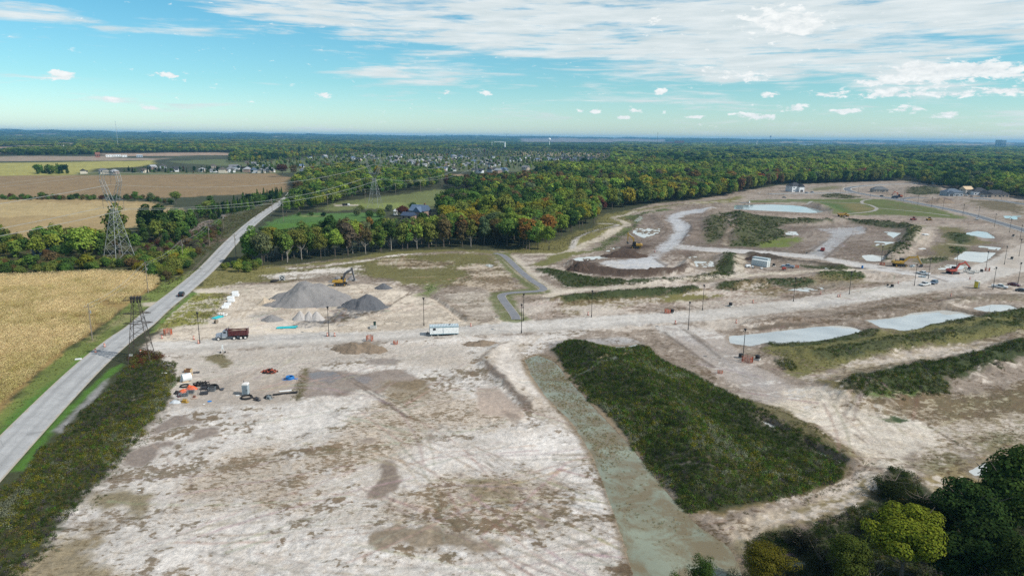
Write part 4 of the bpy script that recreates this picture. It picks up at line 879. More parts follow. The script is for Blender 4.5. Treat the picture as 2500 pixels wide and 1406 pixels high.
# railway: two rails and sleepers on the ballast bank
rail_v, rail_f = [],[]
rl = dense(rail_line, 3); T = np.gradient(rl, axis=0); T /= np.linalg.norm(T, axis=1, keepdims=True); Nn = np.stack([-T[:, 1], T[:, 0]],1)
hzl = height(rl[:, 0], rl[:, 1])
for off in (-2.9,-1.4,1.4,2.9):
 b0 = len(rail_v)
 for i in range(len(rl)):
  for u, zz in ((-0.06,0.0),(-0.06,0.3),(0.06,0.3),(0.06,0.0)):
   p = rl[i] + Nn[i] * (off + u); rail_v.append((p[0], p[1], hzl[i] + zz))
 for i in range(len(rl) - 1):
  for j in range(3): a = b0 + i * 4 + j; rail_f.append((a, a + 1, a + 5, a + 4))
tag(mk('railway_track', rail_v, rail_f, flat('rail_steel', (0.30,0.24,0.20),0.5,0.3)), kind='structure')

# haze over the plain
m_haze, t = new_mat('haze'); pv = t.node('ShaderNodeVolumePrincipled'); pv.inputs['Color'].default_value = (0.24,0.60,1.0,1); pv.inputs['Density'].default_value = 6.0e-5
pv.inputs['Anisotropy'].default_value = 0.1
t.l.new(pv.outputs[0], t.node('ShaderNodeOutputMaterial').inputs['Volume'])
hb = 26000; zt, zb = 130.0,-4.0
hv = [(x, y, z) for z in (zb, zt) for x, y in ((-hb, -hb),(hb, -hb),(hb, hb),(-hb, hb))]
tag(mk('haze', hv, [(0,3,2,1),(4,5,6,7),(0,1,5,4),(1,2,6,5),(2,3,7,6),(3,0,4,7)], m_haze), kind='stuff')

# ------------------------------------------------------------------ foliage
def leaf_mat(name, src, trans=0.35, var=0.28):
 m, t = new_mat(name)
 if src == 'object': c = t.node('ShaderNodeObjectInfo').outputs['Color']
 else: c = t.node('ShaderNodeAttribute', attribute_name='tint', attribute_type='INSTANCER').outputs['Color']
 g = t.node('ShaderNodeNewGeometry').outputs['Random Per Island']
 c = t.mix(1.0, c, t.rng(g, 0,1,1 - var, 1 + var), 'MULTIPLY')
 hs = t.node('ShaderNodeHueSaturation'); t.put(hs.inputs['Hue'], t.rng(t.m('FRACT', t.m('MULTIPLY', g, 7.31)),0,1,0.485,0.515)); t.put(hs.inputs['Color'], c)
 d = t.node('ShaderNodeBsdfDiffuse'); t.put(d.inputs[0], hs.outputs[0])
 tr = t.node('ShaderNodeBsdfTranslucent'); t.put(tr.inputs[0], hs.outputs[0])
 mx = t.node('ShaderNodeMixShader'); mx.inputs[0].default_value = trans
 t.l.new(d.outputs[0], mx.inputs[1]); t.l.new(tr.outputs[0], mx.inputs[2]); out(t, mx.outputs[0]); return m


m_leaf = leaf_mat('leaves', 'object'); m_leaf_i = leaf_mat('leaves_far', 'inst')
m_bark = flat('bark', (0.13,0.105,0.085),0.95, var=0.3, scale=3)
m_bark_pale = flat('pale_bark', (0.30,0.27,0.23),0.95, var=0.3, scale=3)


def unit(a): return a / (np.linalg.norm(a, axis=1, keepdims=True) + 1e-9)


def cards(pos, nrm, size, g, aspect=1.0):
 """one small leaf-spray face at each place"""
 n = len(pos); nrm = unit(nrm); h = unit(g.normal(size=(n, 3))); u = unit(np.cross(nrm, h)); v = np.cross(nrm, u)
 s = np.asarray(size).reshape(-1,1) * (0.65 + 0.7 * g.random((n, 1))) * 0.5; s2 = s * aspect
 V = np.stack([pos - u * s, pos - v * s2 * 0.8 + u * s * 0.1, pos + u * s, pos + v * s2],1)
 return V.reshape(-1,3), np.arange(4 * n).reshape(n, 4)


def crown(kind, n, size, seed, lobes=1.0):
 g = np.random.default_rng(seed)
 if kind == 'round': M, rx, rz, zc, cr = 46,4.3,5.2,9.6,(1.2,2.3)
 elif kind == 'oval': M, rx, rz, zc, cr = 44,3.5,7.0,8.9,(1.0,2.0)
 elif kind == 'spread': M, rx, rz, zc, cr = 52,5.2,4.2,9.8,(1.2,2.4)
 elif kind == 'poplar': M, rx, rz, zc, cr = 40,2.0,7.0,9.4,(0.9,1.7)
 elif kind == 'shrub': M, rx, rz, zc, cr = 26,5.0,5.5,5.5,(1.8,3.4)
 elif kind == 'thin': M, rx, rz, zc, cr = 26,3.6,5.6,10.0,(0.8,1.8)
 if kind == 'conifer':
  z = 1.2 + 15 * g.random(n) ** 1.35; tier = 0.75 + 0.25 * np.sin(z * 4.2 + g.normal(0,.4, n)); a = g.random(n) * 6.283
  r = (16.6 - z) * 0.235 * tier * np.sqrt(0.35 + 0.65 * g.random(n))
  pos = np.stack([r * np.cos(a), r * np.sin(a), z - 0.25 * r],1); nrm = np.stack([np.cos(a), np.sin(a), np.full(n, 0.9)],1) + g.normal(0,.5,(n, 3))
  return cards(pos, nrm, size, g, 0.7)
 M = int(M * lobes); cr = tuple(q / lobes ** .42 for q in cr); d = unit(g.normal(size=(M, 3))); rad_ = g.random((M, 1)) ** 0.45
 if lobes > 1: bd = unit(g.normal(size=(8,3))); rad_ = rad_ * (.72 + .5 * np.clip((d @ bd.T).max(1, keepdims=True),0,1) ** 5)
 ctr = d * rad_ * np.array([[rx, rx, rz]]) * 0.78 + np.array([[0,0, zc]])
 ctr[:, :2] += g.normal(0,.35,(M, 2)); cr_ = g.uniform(cr[0], cr[1], M); pk = g.choice(M, n, p=cr_ ** 2 / (cr_ ** 2).sum())
 dd = unit(g.normal(size=(n, 3)) + np.array([[0,0,0.45]])); pos = ctr[pk] + dd * (cr_[pk] * (0.55 + 0.5 * g.random(n) ** 0.5))[:, None] * np.array([[1,1,0.8]])
 pos[:, 2] = np.maximum(pos[:, 2],0.4 if kind == 'shrub' else 0.9)
 outw = unit(pos - np.array([[0,0, zc - 2.0]])); nrm = dd * 0.8 + outw * 0.5 + g.normal(0,.38,(n, 3))
 return cards(pos, nrm, size, g)


def tubes(segs, n=6):
 """tapered round members: (a, b, radius a, radius b)"""
 V, Fc = [],[]
 for a, b, r0, r1 in segs:
  a, b = Vector(a), Vector(b); d = (b - a)
  if d.length < 1e-6: continue
  d.normalize(); u = d.orthogonal().normalized(); v = d.cross(u); k = len(V)
  for p, r in ((a, r0),(b, r1)):
   for i in range(n):
    q = 2 * math.pi * i / n; V.append(tuple(p + (u * math.cos(q) + v * math.sin(q)) * r))
  for i in range(n): j = (i + 1) % n; Fc.append((k + i, k + j, k + n + j, k + n + i))
  Fc.append(tuple(k + i for i in reversed(range(n)))); Fc.append(tuple(k + n + i for i in range(n)))
 return V, Fc


def trunk_segs(seed, h=10.5, r=0.28, spread=3.0, nb=8):
 q = random.Random(seed); pts = [(0,0,-0.3)]
 for i in range(1,5): pts.append((q.uniform(-.35,.35) * i * .4, q.uniform(-.35,.35) * i * .4, h * i / 4))
 segs = [(pts[i], pts[i + 1], r * (1 - i * .2), r * (0.82 - i * .2)) for i in range(4)]
 for i in range(nb):
  t = q.uniform(.3,.95); k = min(3, int(t * 4)); f = t * 4 - k
  p = tuple(pts[k][j] * (1 - f) + pts[k + 1][j] * f for j in range(3)); a = q.uniform(0,6.28); L = spread * q.uniform(.6,1.1)
  m_ = (p[0] + math.cos(a) * L * .5, p[1] + math.sin(a) * L * .5, p[2] + L * .35); e = (p[0] + math.cos(a) * L, p[1] + math.sin(a) * L, p[2] + L * .95)
  segs += [(p, m_, r * .4, r * .28),(m_, e, r * .28, r * .08)]
 return segs


KINDS = ['round', 'oval', 'spread', 'poplar', 'thin', 'conifer', 'shrub']
NEAR, FAR, TRUNK = {}, {}, {}
for ki, kd in enumerate(KINDS):
 NEAR[kd] = []; FAR[kd] = []
 for v_ in range(3):
  n_ = {'conifer': 2600, 'thin': 900, 'shrub': 1500, 'poplar': 1900}.get(kd, 2500)
  V, Qd = crown(kd, n_, 0.75 if kd != 'shrub' else 1.0,100 + ki * 10 + v_); NEAR[kd].append(quads('crown', V, Qd, m_leaf))
  V, Qd = crown(kd, 720 if kd != 'thin' else 400,1.3,300 + ki * 10 + v_); FAR[kd].append(quads('far_crown', V, Qd, m_leaf_i))
 V, Fc = tubes(trunk_segs(50 + ki, 14.0 if kd in ('poplar', 'conifer') else 9.5,0.26,1.4 if kd in ('poplar', 'conifer') else 3.2),5)
 me = bpy.data.meshes.new('trunk'); me.from_pydata(V, [], Fc); me.materials.append(m_bark_pale if kd == 'thin' else m_bark); TRUNK[kd] = me

PAL = dict(dark=(0.062,0.112,0.03), green=(0.118,0.20,0.042), olive=(0.175,0.21,0.05), lime=(0.25,0.32,0.055), gold=(0.28,0.255,0.035), orange=(0.27,0.15,0.04), rust=(0.17,0.11,0.045),
           red=(0.22,0.065,0.04), maroon=(0.10,0.045,0.032), grey=(0.15,0.13,0.09), spruce=(0.024,0.056,0.024), brown=(0.15,0.11,0.05), sage=(0.13,0.165,0.08))
PN = list(PAL); PV = np.array([PAL[k] for k in PN])
WORD = dict(dark='dark green', green='mid green', olive='olive green', lime='yellow green', gold='golden', orange='orange', rust='rust brown', red='red leaved', maroon='dark maroon', grey='thin grey', spruce='blackish green', brown='brown', sage='grey green')


def jitter_col(c, q, a=0.18):
 k = 1 + q.uniform(-a, a); return (c[0] * k * (1 + q.uniform(-.12,.12)), c[1] * k, c[2] * k, 1)


tree_count = [0]


def tree(x, y, h, kind, pal, label, group=None, wid=1.0, name='tree', cat='tree', z=None):
 k = R.randrange(3); s = h / (15.2 if kind not in ('conifer', 'shrub') else 16.2 if kind == 'conifer' else 11.5)
 t_ = thing(name, label, cat, (x, y, gz(x, y) if z is None else z), R.uniform(0,6.28), group); t_.scale = (s * wid, s * wid, s)
 c = link('crown', NEAR[kind][k], t_); c.color = jitter_col(PAL[pal], R)
 if kind != 'shrub': link('trunk', TRUNK[kind], t_)
 tree_count[0] += 1; return t_


# woods: (outline, spacing, height, spread of height, kinds, colours by weight, name of the place)
MIXED = dict(green=7, olive=6, lime=4, dark=4, gold=0.25, orange=0.15, rust=.4, brown=.7, sage=1, grey=.5, maroon=.3)
BRIGHT = dict(green=7, lime=6, olive=6, dark=3.5, gold=0.2, sage=1.4, orange=.03, rust=.12, spruce=1)
EDGE = dict(olive=9, green=3.5, lime=2, rust=1.0, brown=2.6, gold=.4, orange=.5, dark=3, grey=1.2, sage=2)
DARKW = dict(dark=6, rust=1.4, brown=1.4, green=3, maroon=.8, orange=.6, olive=2)
woods = [
 ('', [(588,650),(640,650),(860,624),(1030,606),(1222,602),(1222,592),(1030,592),(860,606),(640,628),(590,636)],6.2,15.0,2.2,['oval', 'round', 'oval', 'thin'], EDGE, 'front'),
 ('', [(640,628),(860,606),(930,598),(1060,592),(1222,592),(1222,575),(1090,572),(1060,582),(960,590),(860,598),(640,618)],7.0,13.5,2.0,['oval', 'round', 'round'], MIXED, 'front'),
 ('', [(1222,602),(1305,612),(1362,588),(1450,548),(1478,515),(1570,503),(1650,494),(1800,477),(1800,467),(1640,478),(1560,490),(1440,510),(1400,550),(1330,580),(1222,585)],7.4,15.0,2.5,['round', 'oval', 'spread'], dict(MIXED, lime=5, gold=1.2, orange=.7), 'edge'),
 ('', [(1090,572),(1222,585),(1330,580),(1400,550),(1440,510),(1560,490),(1640,478),(1800,467),(1800,440),(1500,445),(1300,450),(1240,480),(1150,500),(1075,515),(1070,560)],8.6,15,4,['round', 'spread', 'oval', 'round'], dict(MIXED, lime=4, green=6), 'wood'),
 ('', [(1090,462),(1215,471),(1300,450),(1500,445),(1800,440),(1800,428),(1300,438),(1090,452)],8.5,13,2.5,['round', 'oval', 'spread'], DARKW, 'dark wood'),
 ('', [(1800,477),(1900,451),(2080,446),(2200,442),(2200,434),(2080,436),(1900,438),(1800,455)],8.0,16.5,2.5,['round', 'oval', 'round'], dict(EDGE, lime=6, green=6, red=.5, rust=1.6), 'back edge'),
 ('', [(1310,440),(1800,440),(2200,434),(2250,448),(2330,461),(2420,474),(2520,487),(2900,505),(2900,349),(1500,349),(1490,408),(1310,418)],9.5,15.0,4.2,['round', 'spread', 'oval', 'round'], dict(BRIGHT), 'great wood'),
 ('', [(2250,450),(2330,463),(2420,476),(2520,489),(2900,506),(2900,494),(2520,478),(2330,450),(2250,440)],8.5,13,2.5,['round', 'spread', 'thin'], dict(olive=5, green=3, gold=1.2, lime=2, grey=1.2, dark=2), 'east edge'),
 ('', [(715,452),(738,474),(716,492),(706,520),(742,520),(790,508),(838,496),(880,480),(930,476),(1000,470),(1060,458),(1085,445),(1080,432),(1000,424),(900,416),(800,418),(730,440)],8.8,12.5,3,['round', 'spread', 'oval', 'round'], dict(BRIGHT, sage=2, spruce=1, dark=4), 'roadside wood'),
 ('', [(600,404),(730,398),(900,392),(1200,384),(1500,384),(1500,368),(1200,366),(900,372),(700,380),(600,388)],27,8.5,2.5,['round', 'oval', 'conifer', 'round'], dict(MIXED, lime=4, gold=.7, spruce=2), 'village'),
 ('', [(730,436),(800,412),(1000,415),(1100,425),(1270,412),(1500,405),(1500,384),(900,392),(700,400),(600,404),(600,418),(720,418)],24,8.5,2.5,['round', 'oval', 'conifer', 'round'], dict(MIXED, lime=3, gold=1, spruce=2, sage=2), 'village'),
 ('', [(195,371),(330,373),(570,371),(620,360),(800,366),(920,360),(1220,360),(1220,347),(195,342),(185,352)],10,16,2.5,['round', 'spread', 'oval'], dict(BRIGHT, dark=7), 'far wood'),
 ('', [(560,398),(640,396),(720,385),(900,372),(800,366),(620,372),(560,384)],11,13,3,['round', 'oval'], BRIGHT, 'far wood'),
 ('', [(45,380),(235,378),(240,372),(60,373)],9,13,2,['round', 'conifer'], dict(dark=5, green=3, spruce=3), 'farm row'),
 ('', [(5,356),(135,356),(135,352),(5,352)],10,12,2,['round'], dict(dark=5, green=3), 'farm row'),
 ('', [(84,426),(165,426),(165,420),(84,420)],9,12,2,['round', 'conifer'], dict(dark=4, green=4, spruce=2), 'field edge'),
 ('', [(285,424),(480,424),(690,424),(690,414),(480,416),(285,418)],17,7.5,2,['conifer', 'conifer', 'round'], dict(spruce=6, dark=3, maroon=.5, green=1, rust=.2), 'field edge'),
 ('', [(505,528),(560,508),(620,494),(690,474),(682,490),(620,512),(560,526),(520,545)],6,8.5,1.5,['conifer', 'conifer', 'conifer', 'round'], dict(spruce=4, dark=5, green=3), 'spruce row'),
 ('', [(345,560),(430,552),(505,525),(545,512),(560,520),(520,545),(480,562),(470,590),(440,600),(350,600)],6.5,10,3,['round', 'poplar', 'oval'], dict(dark=4, green=4, olive=2), 'belt'),
 ('', [(0,505 - 16),(200,489),(330,488),(420,500),(420,494),(330,483),(200,484),(0,484)],5.5,3.6,1.2,['shrub', 'shrub', 'shrub'], dict(dark=5, brown=2, maroon=.4, green=2), 'hedge'),
 ('', [(-300,640),(0,640),(130,642),(260,640),(300,615),(250,592),(80,600),(0,605),(-300,612)],7.5,10,2.5,['round', 'oval', 'spread'], dict(green=4, olive=4, lime=4, dark=2, rust=.8, brown=.8, gold=1), 'belt'),
 ('', [(-300,672),(0,674),(170,668),(310,655),(372,676),(400,690),(440,672),(500,618),(480,620),(400,640),(330,640),(260,642),(0,648),(-300,650)],4.6,4.2,1.5,['shrub'], dict(olive=4, green=3, lime=1.5, gold=.8, brown=1, rust=.4, dark=3), 'thicket'),
 ('', [(320,638),(400,636),(480,618),(540,572),(545,545),(480,570),(430,585),(360,592)],4.4,2.6,1.0,['shrub'], dict(brown=3, grey=2.5, olive=4, maroon=.6, dark=2, green=4), 'thicket'),
 ('', [(550,652),(590,660),(608,668),(640,652),(600,640)],3.6,3.6,1.0,['shrub'], dict(green=4, olive=4, lime=2, gold=.7), 'thicket'),
]
cand = []
for wi, (k_, pl_, sp0, h0, hs, kds, pal, nm) in enumerate(woods):
 poly = W(k_, pl_); rmin, rmax = np.hypot(poly[:, 0], poly[:, 1]).min() * 0.8, min(np.hypot(poly[:, 0], poly[:, 1]).max() * 1.02,9000)
 r_ = rmin; pts = []
 while r_ < rmax:
  s = max(sp0, r_ * 0.0062)
  a = np.arange(-0.8,0.8, s / r_); a = a + rng.uniform(-.42,.42, len(a)) * s / r_; q = r_ + rng.uniform(-.42,.42, len(a)) * s
  pts.append(np.stack([q * np.sin(a), q * np.cos(a), np.full(len(a), s)],1)); r_ += s
 pts = np.concatenate(pts); d = sdf(poly, pts[:, 0], pts[:, 1],1); pts = pts[d > 0]
 if nm in ('belt', 'thicket'): pts = pts[(ldist(rail_line, pts[:, 0], pts[:, 1],20)[0] > 6.5) & (ldist(road_line, pts[:, 0], pts[:, 1],30)[0] > 8)]
 n = len(pts); wts = np.array([pal.get(p, 0) for p in PN], float); patch = fbm(pts[:, 0], pts[:, 1],45 + pts[:, 1].mean() * .03,3,30 + wi)
 # neighbours tend to share a colour
 cdf = np.cumsum(wts / wts.sum()); u = np.clip(0.5 + patch * 1.1 + rng.normal(0,.27, n),0.001,0.999) if nm in ('great wood', 'wood', 'far wood') else rng.random(n)
 if nm == 'great wood': u = np.clip(u + .26 * np.exp(-((np.degrees(np.arctan2(pts[:, 0], pts[:, 1])) - 21) / 9) ** 2 - ((np.hypot(pts[:, 0], pts[:, 1]) - 1080) / 300) ** 2),0.001,.93)
 ord_ = np.argsort([{'spruce': 0, 'dark': 1, 'maroon': 2, 'rust': 3, 'brown': 4, 'green': 5, 'sage': 6, 'olive': 7, 'orange': 8, 'lime': 9, 'gold': 10, 'red': 3.5, 'grey': 4.5}[p] for p in PN])
 cdf = np.cumsum(wts[ord_] / wts.sum()); pc = ord_[np.minimum(np.searchsorted(cdf, u), len(PN) - 1)]
 for i in range(n): cand.append((pts[i, 0], pts[i, 1], max(1.2, h0 + rng.normal(0, hs) * .8), kds[rng.integers(len(kds))], int(pc[i]), wi, pts[i, 2] / sp0))
# the far country, woods between fields
pts = []; r_ = 2300.0
while r_ < 21000:
 s = max(9.5, r_ * 0.0062); a = np.arange(-0.8,0.8, s / r_); a = a + rng.uniform(-.45,.45, len(a)) * s / r_; q = r_ + rng.uniform(-.45,.45, len(a)) * s
 pts.append(np.stack([q * np.sin(a), q * np.cos(a), np.full(len(a), s)],1)); r_ += s
pts = np.concatenate(pts); px_, py_ = pts[:, 0], pts[:, 1]
keep = (fbm(px_, py_, 420,4,15) + 0.25 * fbm(px_, py_, 90,4,14)) < 0.15
for z_ in zones:
 if z_ is not None and z_[9] in ('field', 'meadow', 'park_lawn'): keep &= sdf(z_[0], px_, py_, 10) < 0
for wd_ in woods:
 if wd_[7] in ('great wood', 'far wood', 'village'): keep &= sdf(W(wd_[0], wd_[1]), px_, py_, 10) < 0
far_pts = pts[keep]


# ------------------------------------------------------------------ scattering what nobody could count
def scatter(name, P, S, tint, protos, label_kind='stuff', rot=None, pick=None):
 me = bpy.data.meshes.new(name); n = len(P); me.vertices.add(n); me.vertices.foreach_set('co', np.ascontiguousarray(P, np.float32).ravel())
 S = np.asarray(S, np.float32); S = np.repeat(S[:, None],3,1) if S.ndim == 1 else S
 a = me.attributes.new('size', 'FLOAT_VECTOR', 'POINT'); a.data.foreach_set('vector', np.ascontiguousarray(S, np.float32).ravel())
 a = me.attributes.new('tint', 'FLOAT_COLOR', 'POINT'); a.data.foreach_set('color', np.concatenate([tint, np.ones((n, 1))],1).astype(np.float32).ravel())
 ro = np.zeros((n, 3), np.float32); ro[:, 2] = rng.uniform(0,6.283, n) if rot is None else rot
 a = me.attributes.new('turn', 'FLOAT_VECTOR', 'POINT'); a.data.foreach_set('vector', ro.ravel())
 a = me.attributes.new('pick', 'INT', 'POINT'); a.data.foreach_set('value', (rng.integers(0, len(protos), n) if pick is None else pick).astype(np.int32))
 o = link(name, me); col = bpy.data.collections.new(name + '_kinds')
 for i, p in enumerate(protos): col.objects.link(bpy.data.objects.new('%s_kind_%03d' % (name, i), p))
 ng = bpy.data.node_groups.new(name, 'GeometryNodeTree')
 ng.interface.new_socket('Geometry', in_out='INPUT', socket_type='NodeSocketGeometry'); ng.interface.new_socket('Geometry', in_out='OUTPUT', socket_type='NodeSocketGeometry')
 N = ng.nodes; L = ng.links; gi = N.new('NodeGroupInput'); go = N.new('NodeGroupOutput'); ip = N.new('GeometryNodeInstanceOnPoints'); ci = N.new('GeometryNodeCollectionInfo')
 ci.inputs['Collection'].default_value = col; ci.inputs['Separate Children'].default_value = True; ci.inputs['Reset Children'].default_value = True
 ip.inputs['Pick Instance'].default_value = True
 def na(nm, ty):
  q = N.new('GeometryNodeInputNamedAttribute'); q.data_type = ty; q.inputs['Name'].default_value = nm; return next(s for s in q.outputs if s.enabled and s.name == 'Attribute')
 L.new(gi.outputs[0], ip.inputs['Points']); L.new(ci.outputs[0], ip.inputs['Instance']); L.new(na('size', 'FLOAT_VECTOR'), ip.inputs['Scale'])
 er = N.new('FunctionNodeEulerToRotation'); L.new(na('turn', 'FLOAT_VECTOR'), er.inputs[0]); L.new(er.outputs[0], ip.inputs['Rotation'])
 L.new(na('pick', 'INT'), ip.inputs['Instance Index']); L.new(ip.outputs[0], go.inputs[0])
 md = o.modifiers.new('scatter', 'NODES'); md.node_group = ng
 return tag(o, kind=label_kind)


# the largest trees singly, the rest as one wood
inview = lambda x, y: abs(math.degrees(math.atan2(x, y))) < 37.5
order = sorted(range(len(cand)), key=lambda i: -(cand[i][2] / math.hypot(cand[i][0], cand[i][1]) if inview(cand[i][0], cand[i][1]) else 0))
is_shrub = lambda c: c[3] == 'shrub'
single = [i for i in order if not is_shrub(cand[i])][:205]; single_sh = [i for i in order if is_shrub(cand[i])][:130]
chosen = set(single) | set(single_sh)
PLACE = {'front': ('along the woodlot edge behind the black fence', 'trees of the woodlot behind the fence'), 'edge': ('on the wood edge above the gravel trail', 'trees on the wood edge by the trail'), 'wood': ('within the wood behind the brick house', 'trees within the wood'),
         'dark wood': ('in the dark wood behind the meadow', 'trees in the dark wood'), 'back edge': ('on the wood edge behind the new houses', 'trees behind the new houses'), 'great wood': ('deep in the great wood', 'trees of the great wood'), 'east edge': ('behind the row of new houses', 'trees behind the row of new houses'),
         'roadside wood': ('in the wood by the bend of the road', 'trees by the road bend'), 'village': ('among the village houses', 'trees among the village houses'), 'far wood': ('in the far wood', 'trees of the far wood'), 'farm row': ('in the farm windbreak', 'trees of the farm windbreak'),
         'field edge': ('by the houses at the brown field', 'trees by the brown field'), 'spruce row': ('in the row beside the railway bend', 'evergreens beside the railway bend'), 'belt': ('in the belt around the steel pylon', 'trees of the belt around the steel pylon'),
         'hedge': ('in the hedgerow between the two fields', 'bushes in the hedgerow'), 'thicket': ('in the thicket between the corn and the railway', 'bushes in the thicket by the railway')}
SHAPE = dict(round='broad round', oval='upright oval', spread='wide spreading', poplar='tall narrow', thin='thin sparse', conifer='pointed evergreen', shrub='low rounded')

# labels: kind, colour and place; twins are told apart by their order from the road outward
by_label = {}
for i in single + single_sh:
 x, y, h, kd, pc, wi, sc = cand[i]; by_label.setdefault((WORD[PN[pc]], SHAPE[kd], woods[wi][7], kd),[]).append(i)
ORD = 'first second third fourth fifth sixth seventh eighth ninth tenth eleventh twelfth thirteenth fourteenth fifteenth sixteenth seventeenth eighteenth nineteenth twentieth'.split(); ORD += ['twenty ' + q for q in ORD[:9]] + ['thirtieth'] + ['thirty ' + q for q in ORD[:9]]
for (cw, sw, nm, kd), ids in by_label.items():
 ids.sort(key=lambda i: cand[i][0]); pl, gr = PLACE[nm]
 for j, i in enumerate(ids):
  x, y, h, kd, pc, wi, sc = cand[i]; what = 'bush' if kd == 'shrub' else 'tree'
  lb = f'{cw} {sw} {what} {pl}'
  if len(ids) > 1: lb = f'{ORD[min(j, 38)]} ' + lb + (' from the corn side' if nm in ('belt', 'thicket', 'hedge') else ' from the road')
  words_ = lb.split(); lb = ' '.join(words_[:16])
  tree(x, y, h, kd, PN[pc], lb, gr, R.uniform(.9,1.2), 'shrub' if kd == 'shrub' else 'tree', 'bush' if kd == 'shrub' else 'tree')
rest = [cand[i] for i in range(len(cand)) if i not in chosen]
KI = {k: i for i, k in enumerate(KINDS)}; protos = [FAR[k][v] for k in KINDS for v in range(3)]
xy = np.array([[c[0], c[1]] for c in rest]); hh = np.array([c[2] for c in rest]); kk = np.array([KI[c[3]] for c in rest]); scl = np.array([c[6] for c in rest])
sz = hh / np.where(kk == KI['conifer'],16.2, np.where(kk == KI['shrub'],11.5,15.2)); zz = height(xy[:, 0], xy[:, 1], False)
tn = PV[[c[4] for c in rest]] * rng.uniform(.75,1.25,(len(rest),1)) * rng.uniform(.9,1.1,(len(rest),3))
scatter('woods', np.c_[xy, zz], np.c_[sz * scl * 1.08, sz * scl * 1.08, sz], tn, protos, pick=kk * 3 + rng.integers(0,3, len(rest)))
fx, fy, fs = far_pts[:, 0], far_pts[:, 1], far_pts[:, 2]; n = len(far_pts); pt = fbm(fx, fy, 300,4,71)
u = np.clip(0.5 + pt * .9 + rng.normal(0,.22, n),0,.999); seqn = ['dark', 'dark', 'spruce', 'dark', 'green', 'green', 'dark', 'olive', 'lime', 'olive']
tn = PV[[PN.index(seqn[int(q * 10)]) for q in u]] * rng.uniform(.8,1.2,(n, 1)); hsz = rng.uniform(.8,1.15, n)
scatter('far_woods', np.c_[fx, fy, height(fx, fy, False)], np.c_[fs / 9.0, fs / 9.0, hsz], tn, [FAR[k][v] for k in ('round', 'spread', 'oval') for v in range(3)])


# weeds, corn, reeds ---------------------------------------------------------------------------
def tuft(n, hgt, spread, size, seed, up=0.5, asp=0.8):
 g = np.random.default_rng(seed); a = g.random(n) * 6.283; r = spread * np.sqrt(g.random(n)); z = hgt * (0.1 + 0.9 * g.random(n)) * (1 - 0.45 * (r / spread) ** 2)
 pos = np.stack([r * np.cos(a), r * np.sin(a), z],1); nrm = np.stack([np.cos(a), np.sin(a), np.full(n, up)],1) + g.normal(0,.55,(n, 3)); return cards(pos, nrm, size, g, asp)


def protos_of(spec, nm): return [quads(nm, *tuft(*s), m_leaf_i) for s in spec]
weed_p = protos_of([(46,1.0,0.66,0.2, s, .7) for s in range(5)], 'weed'); big_p = protos_of([(60,1.0,1.1,0.34,20 + s, .8) for s in range(4)], 'weed_clump')
reed_p = protos_of([(22,0.8,0.5,0.42,40 + s, .1,.3) for s in range(3)], 'reed')
WP = np.array([(0.045,0.075,0.016),(0.062,0.092,0.019),(0.085,0.095,0.022),(0.034,0.050,0.014),(0.17,0.155,0.02),(0.13,0.10,0.048),(0.085,0.070,0.085),(0.17,0.18,0.12),(0.08,0.16,0.025)])


def inside(poly, dens, seed, edge_=1.0):
 g = np.random.default_rng(seed); lo, hi = poly.min(0), poly.max(0); hi = np.minimum(hi, (900,1000)); lo = np.maximum(lo, (-700,20)); n = int(np.prod(hi - lo) * dens)
 p = lo + g.random((n, 2)) * (hi - lo); d = sdf(poly, p[:, 0], p[:, 1],2) + edge_ * (fbm(p[:, 0], p[:, 1],3.5,2,61)); return p[d > 0.1]


def weedy(name, poly, dens, hgt, wts, seed, big=False, thin=0.0, edge_=1.0, prot=None, ax=None, lum=1.0):
 p = inside(poly, dens, seed, edge_); g = np.random.default_rng(seed + 1)
 c_, s_ = (math.cos(ax), math.sin(ax)) if ax is not None else (1,0); cl = fbm((p[:, 0] * c_ + p[:, 1] * s_) * (.35 if ax is not None else 1),-p[:, 0] * s_ + p[:, 1] * c_, 7,3, seed % 50); cl2 = fbm(p[:, 0], p[:, 1],2.6,2, seed % 40 + 3)
 if thin: k = (cl + 0.6 * cl2 + g.normal(0,.15, len(p))) > thin; p, cl, cl2 = p[k], cl[k], cl2[k]
 wts = np.array(wts, float); cdf = np.cumsum(wts / wts.sum()); u = np.clip(0.5 + 0.75 * cl + 0.5 * cl2 + g.normal(0,.24, len(p)),0,.9999)
 o_ = np.array([3,0,6,1,5,2,8,4,7]); cdf = np.cumsum(wts[o_] / wts.sum()); pc = o_[np.searchsorted(cdf, u)]
 if not len(p): print('EMPTY', name, seed); return
 z = height(p[:, 0], p[:, 1]); k = z > -.16; p, z, cl, cl2, pc = p[k], z[k], cl[k], cl2[k], pc[k]
 S = hgt * (.62 if big else .9) * g.uniform(.5,1.2, len(p)) * (1 + .35 * cl)
 return scatter(name, np.c_[p, z - .05], S, WP[pc] * g.uniform(.75,1.25,(len(p),1)) * lum, prot or (big_p if big else weed_p))


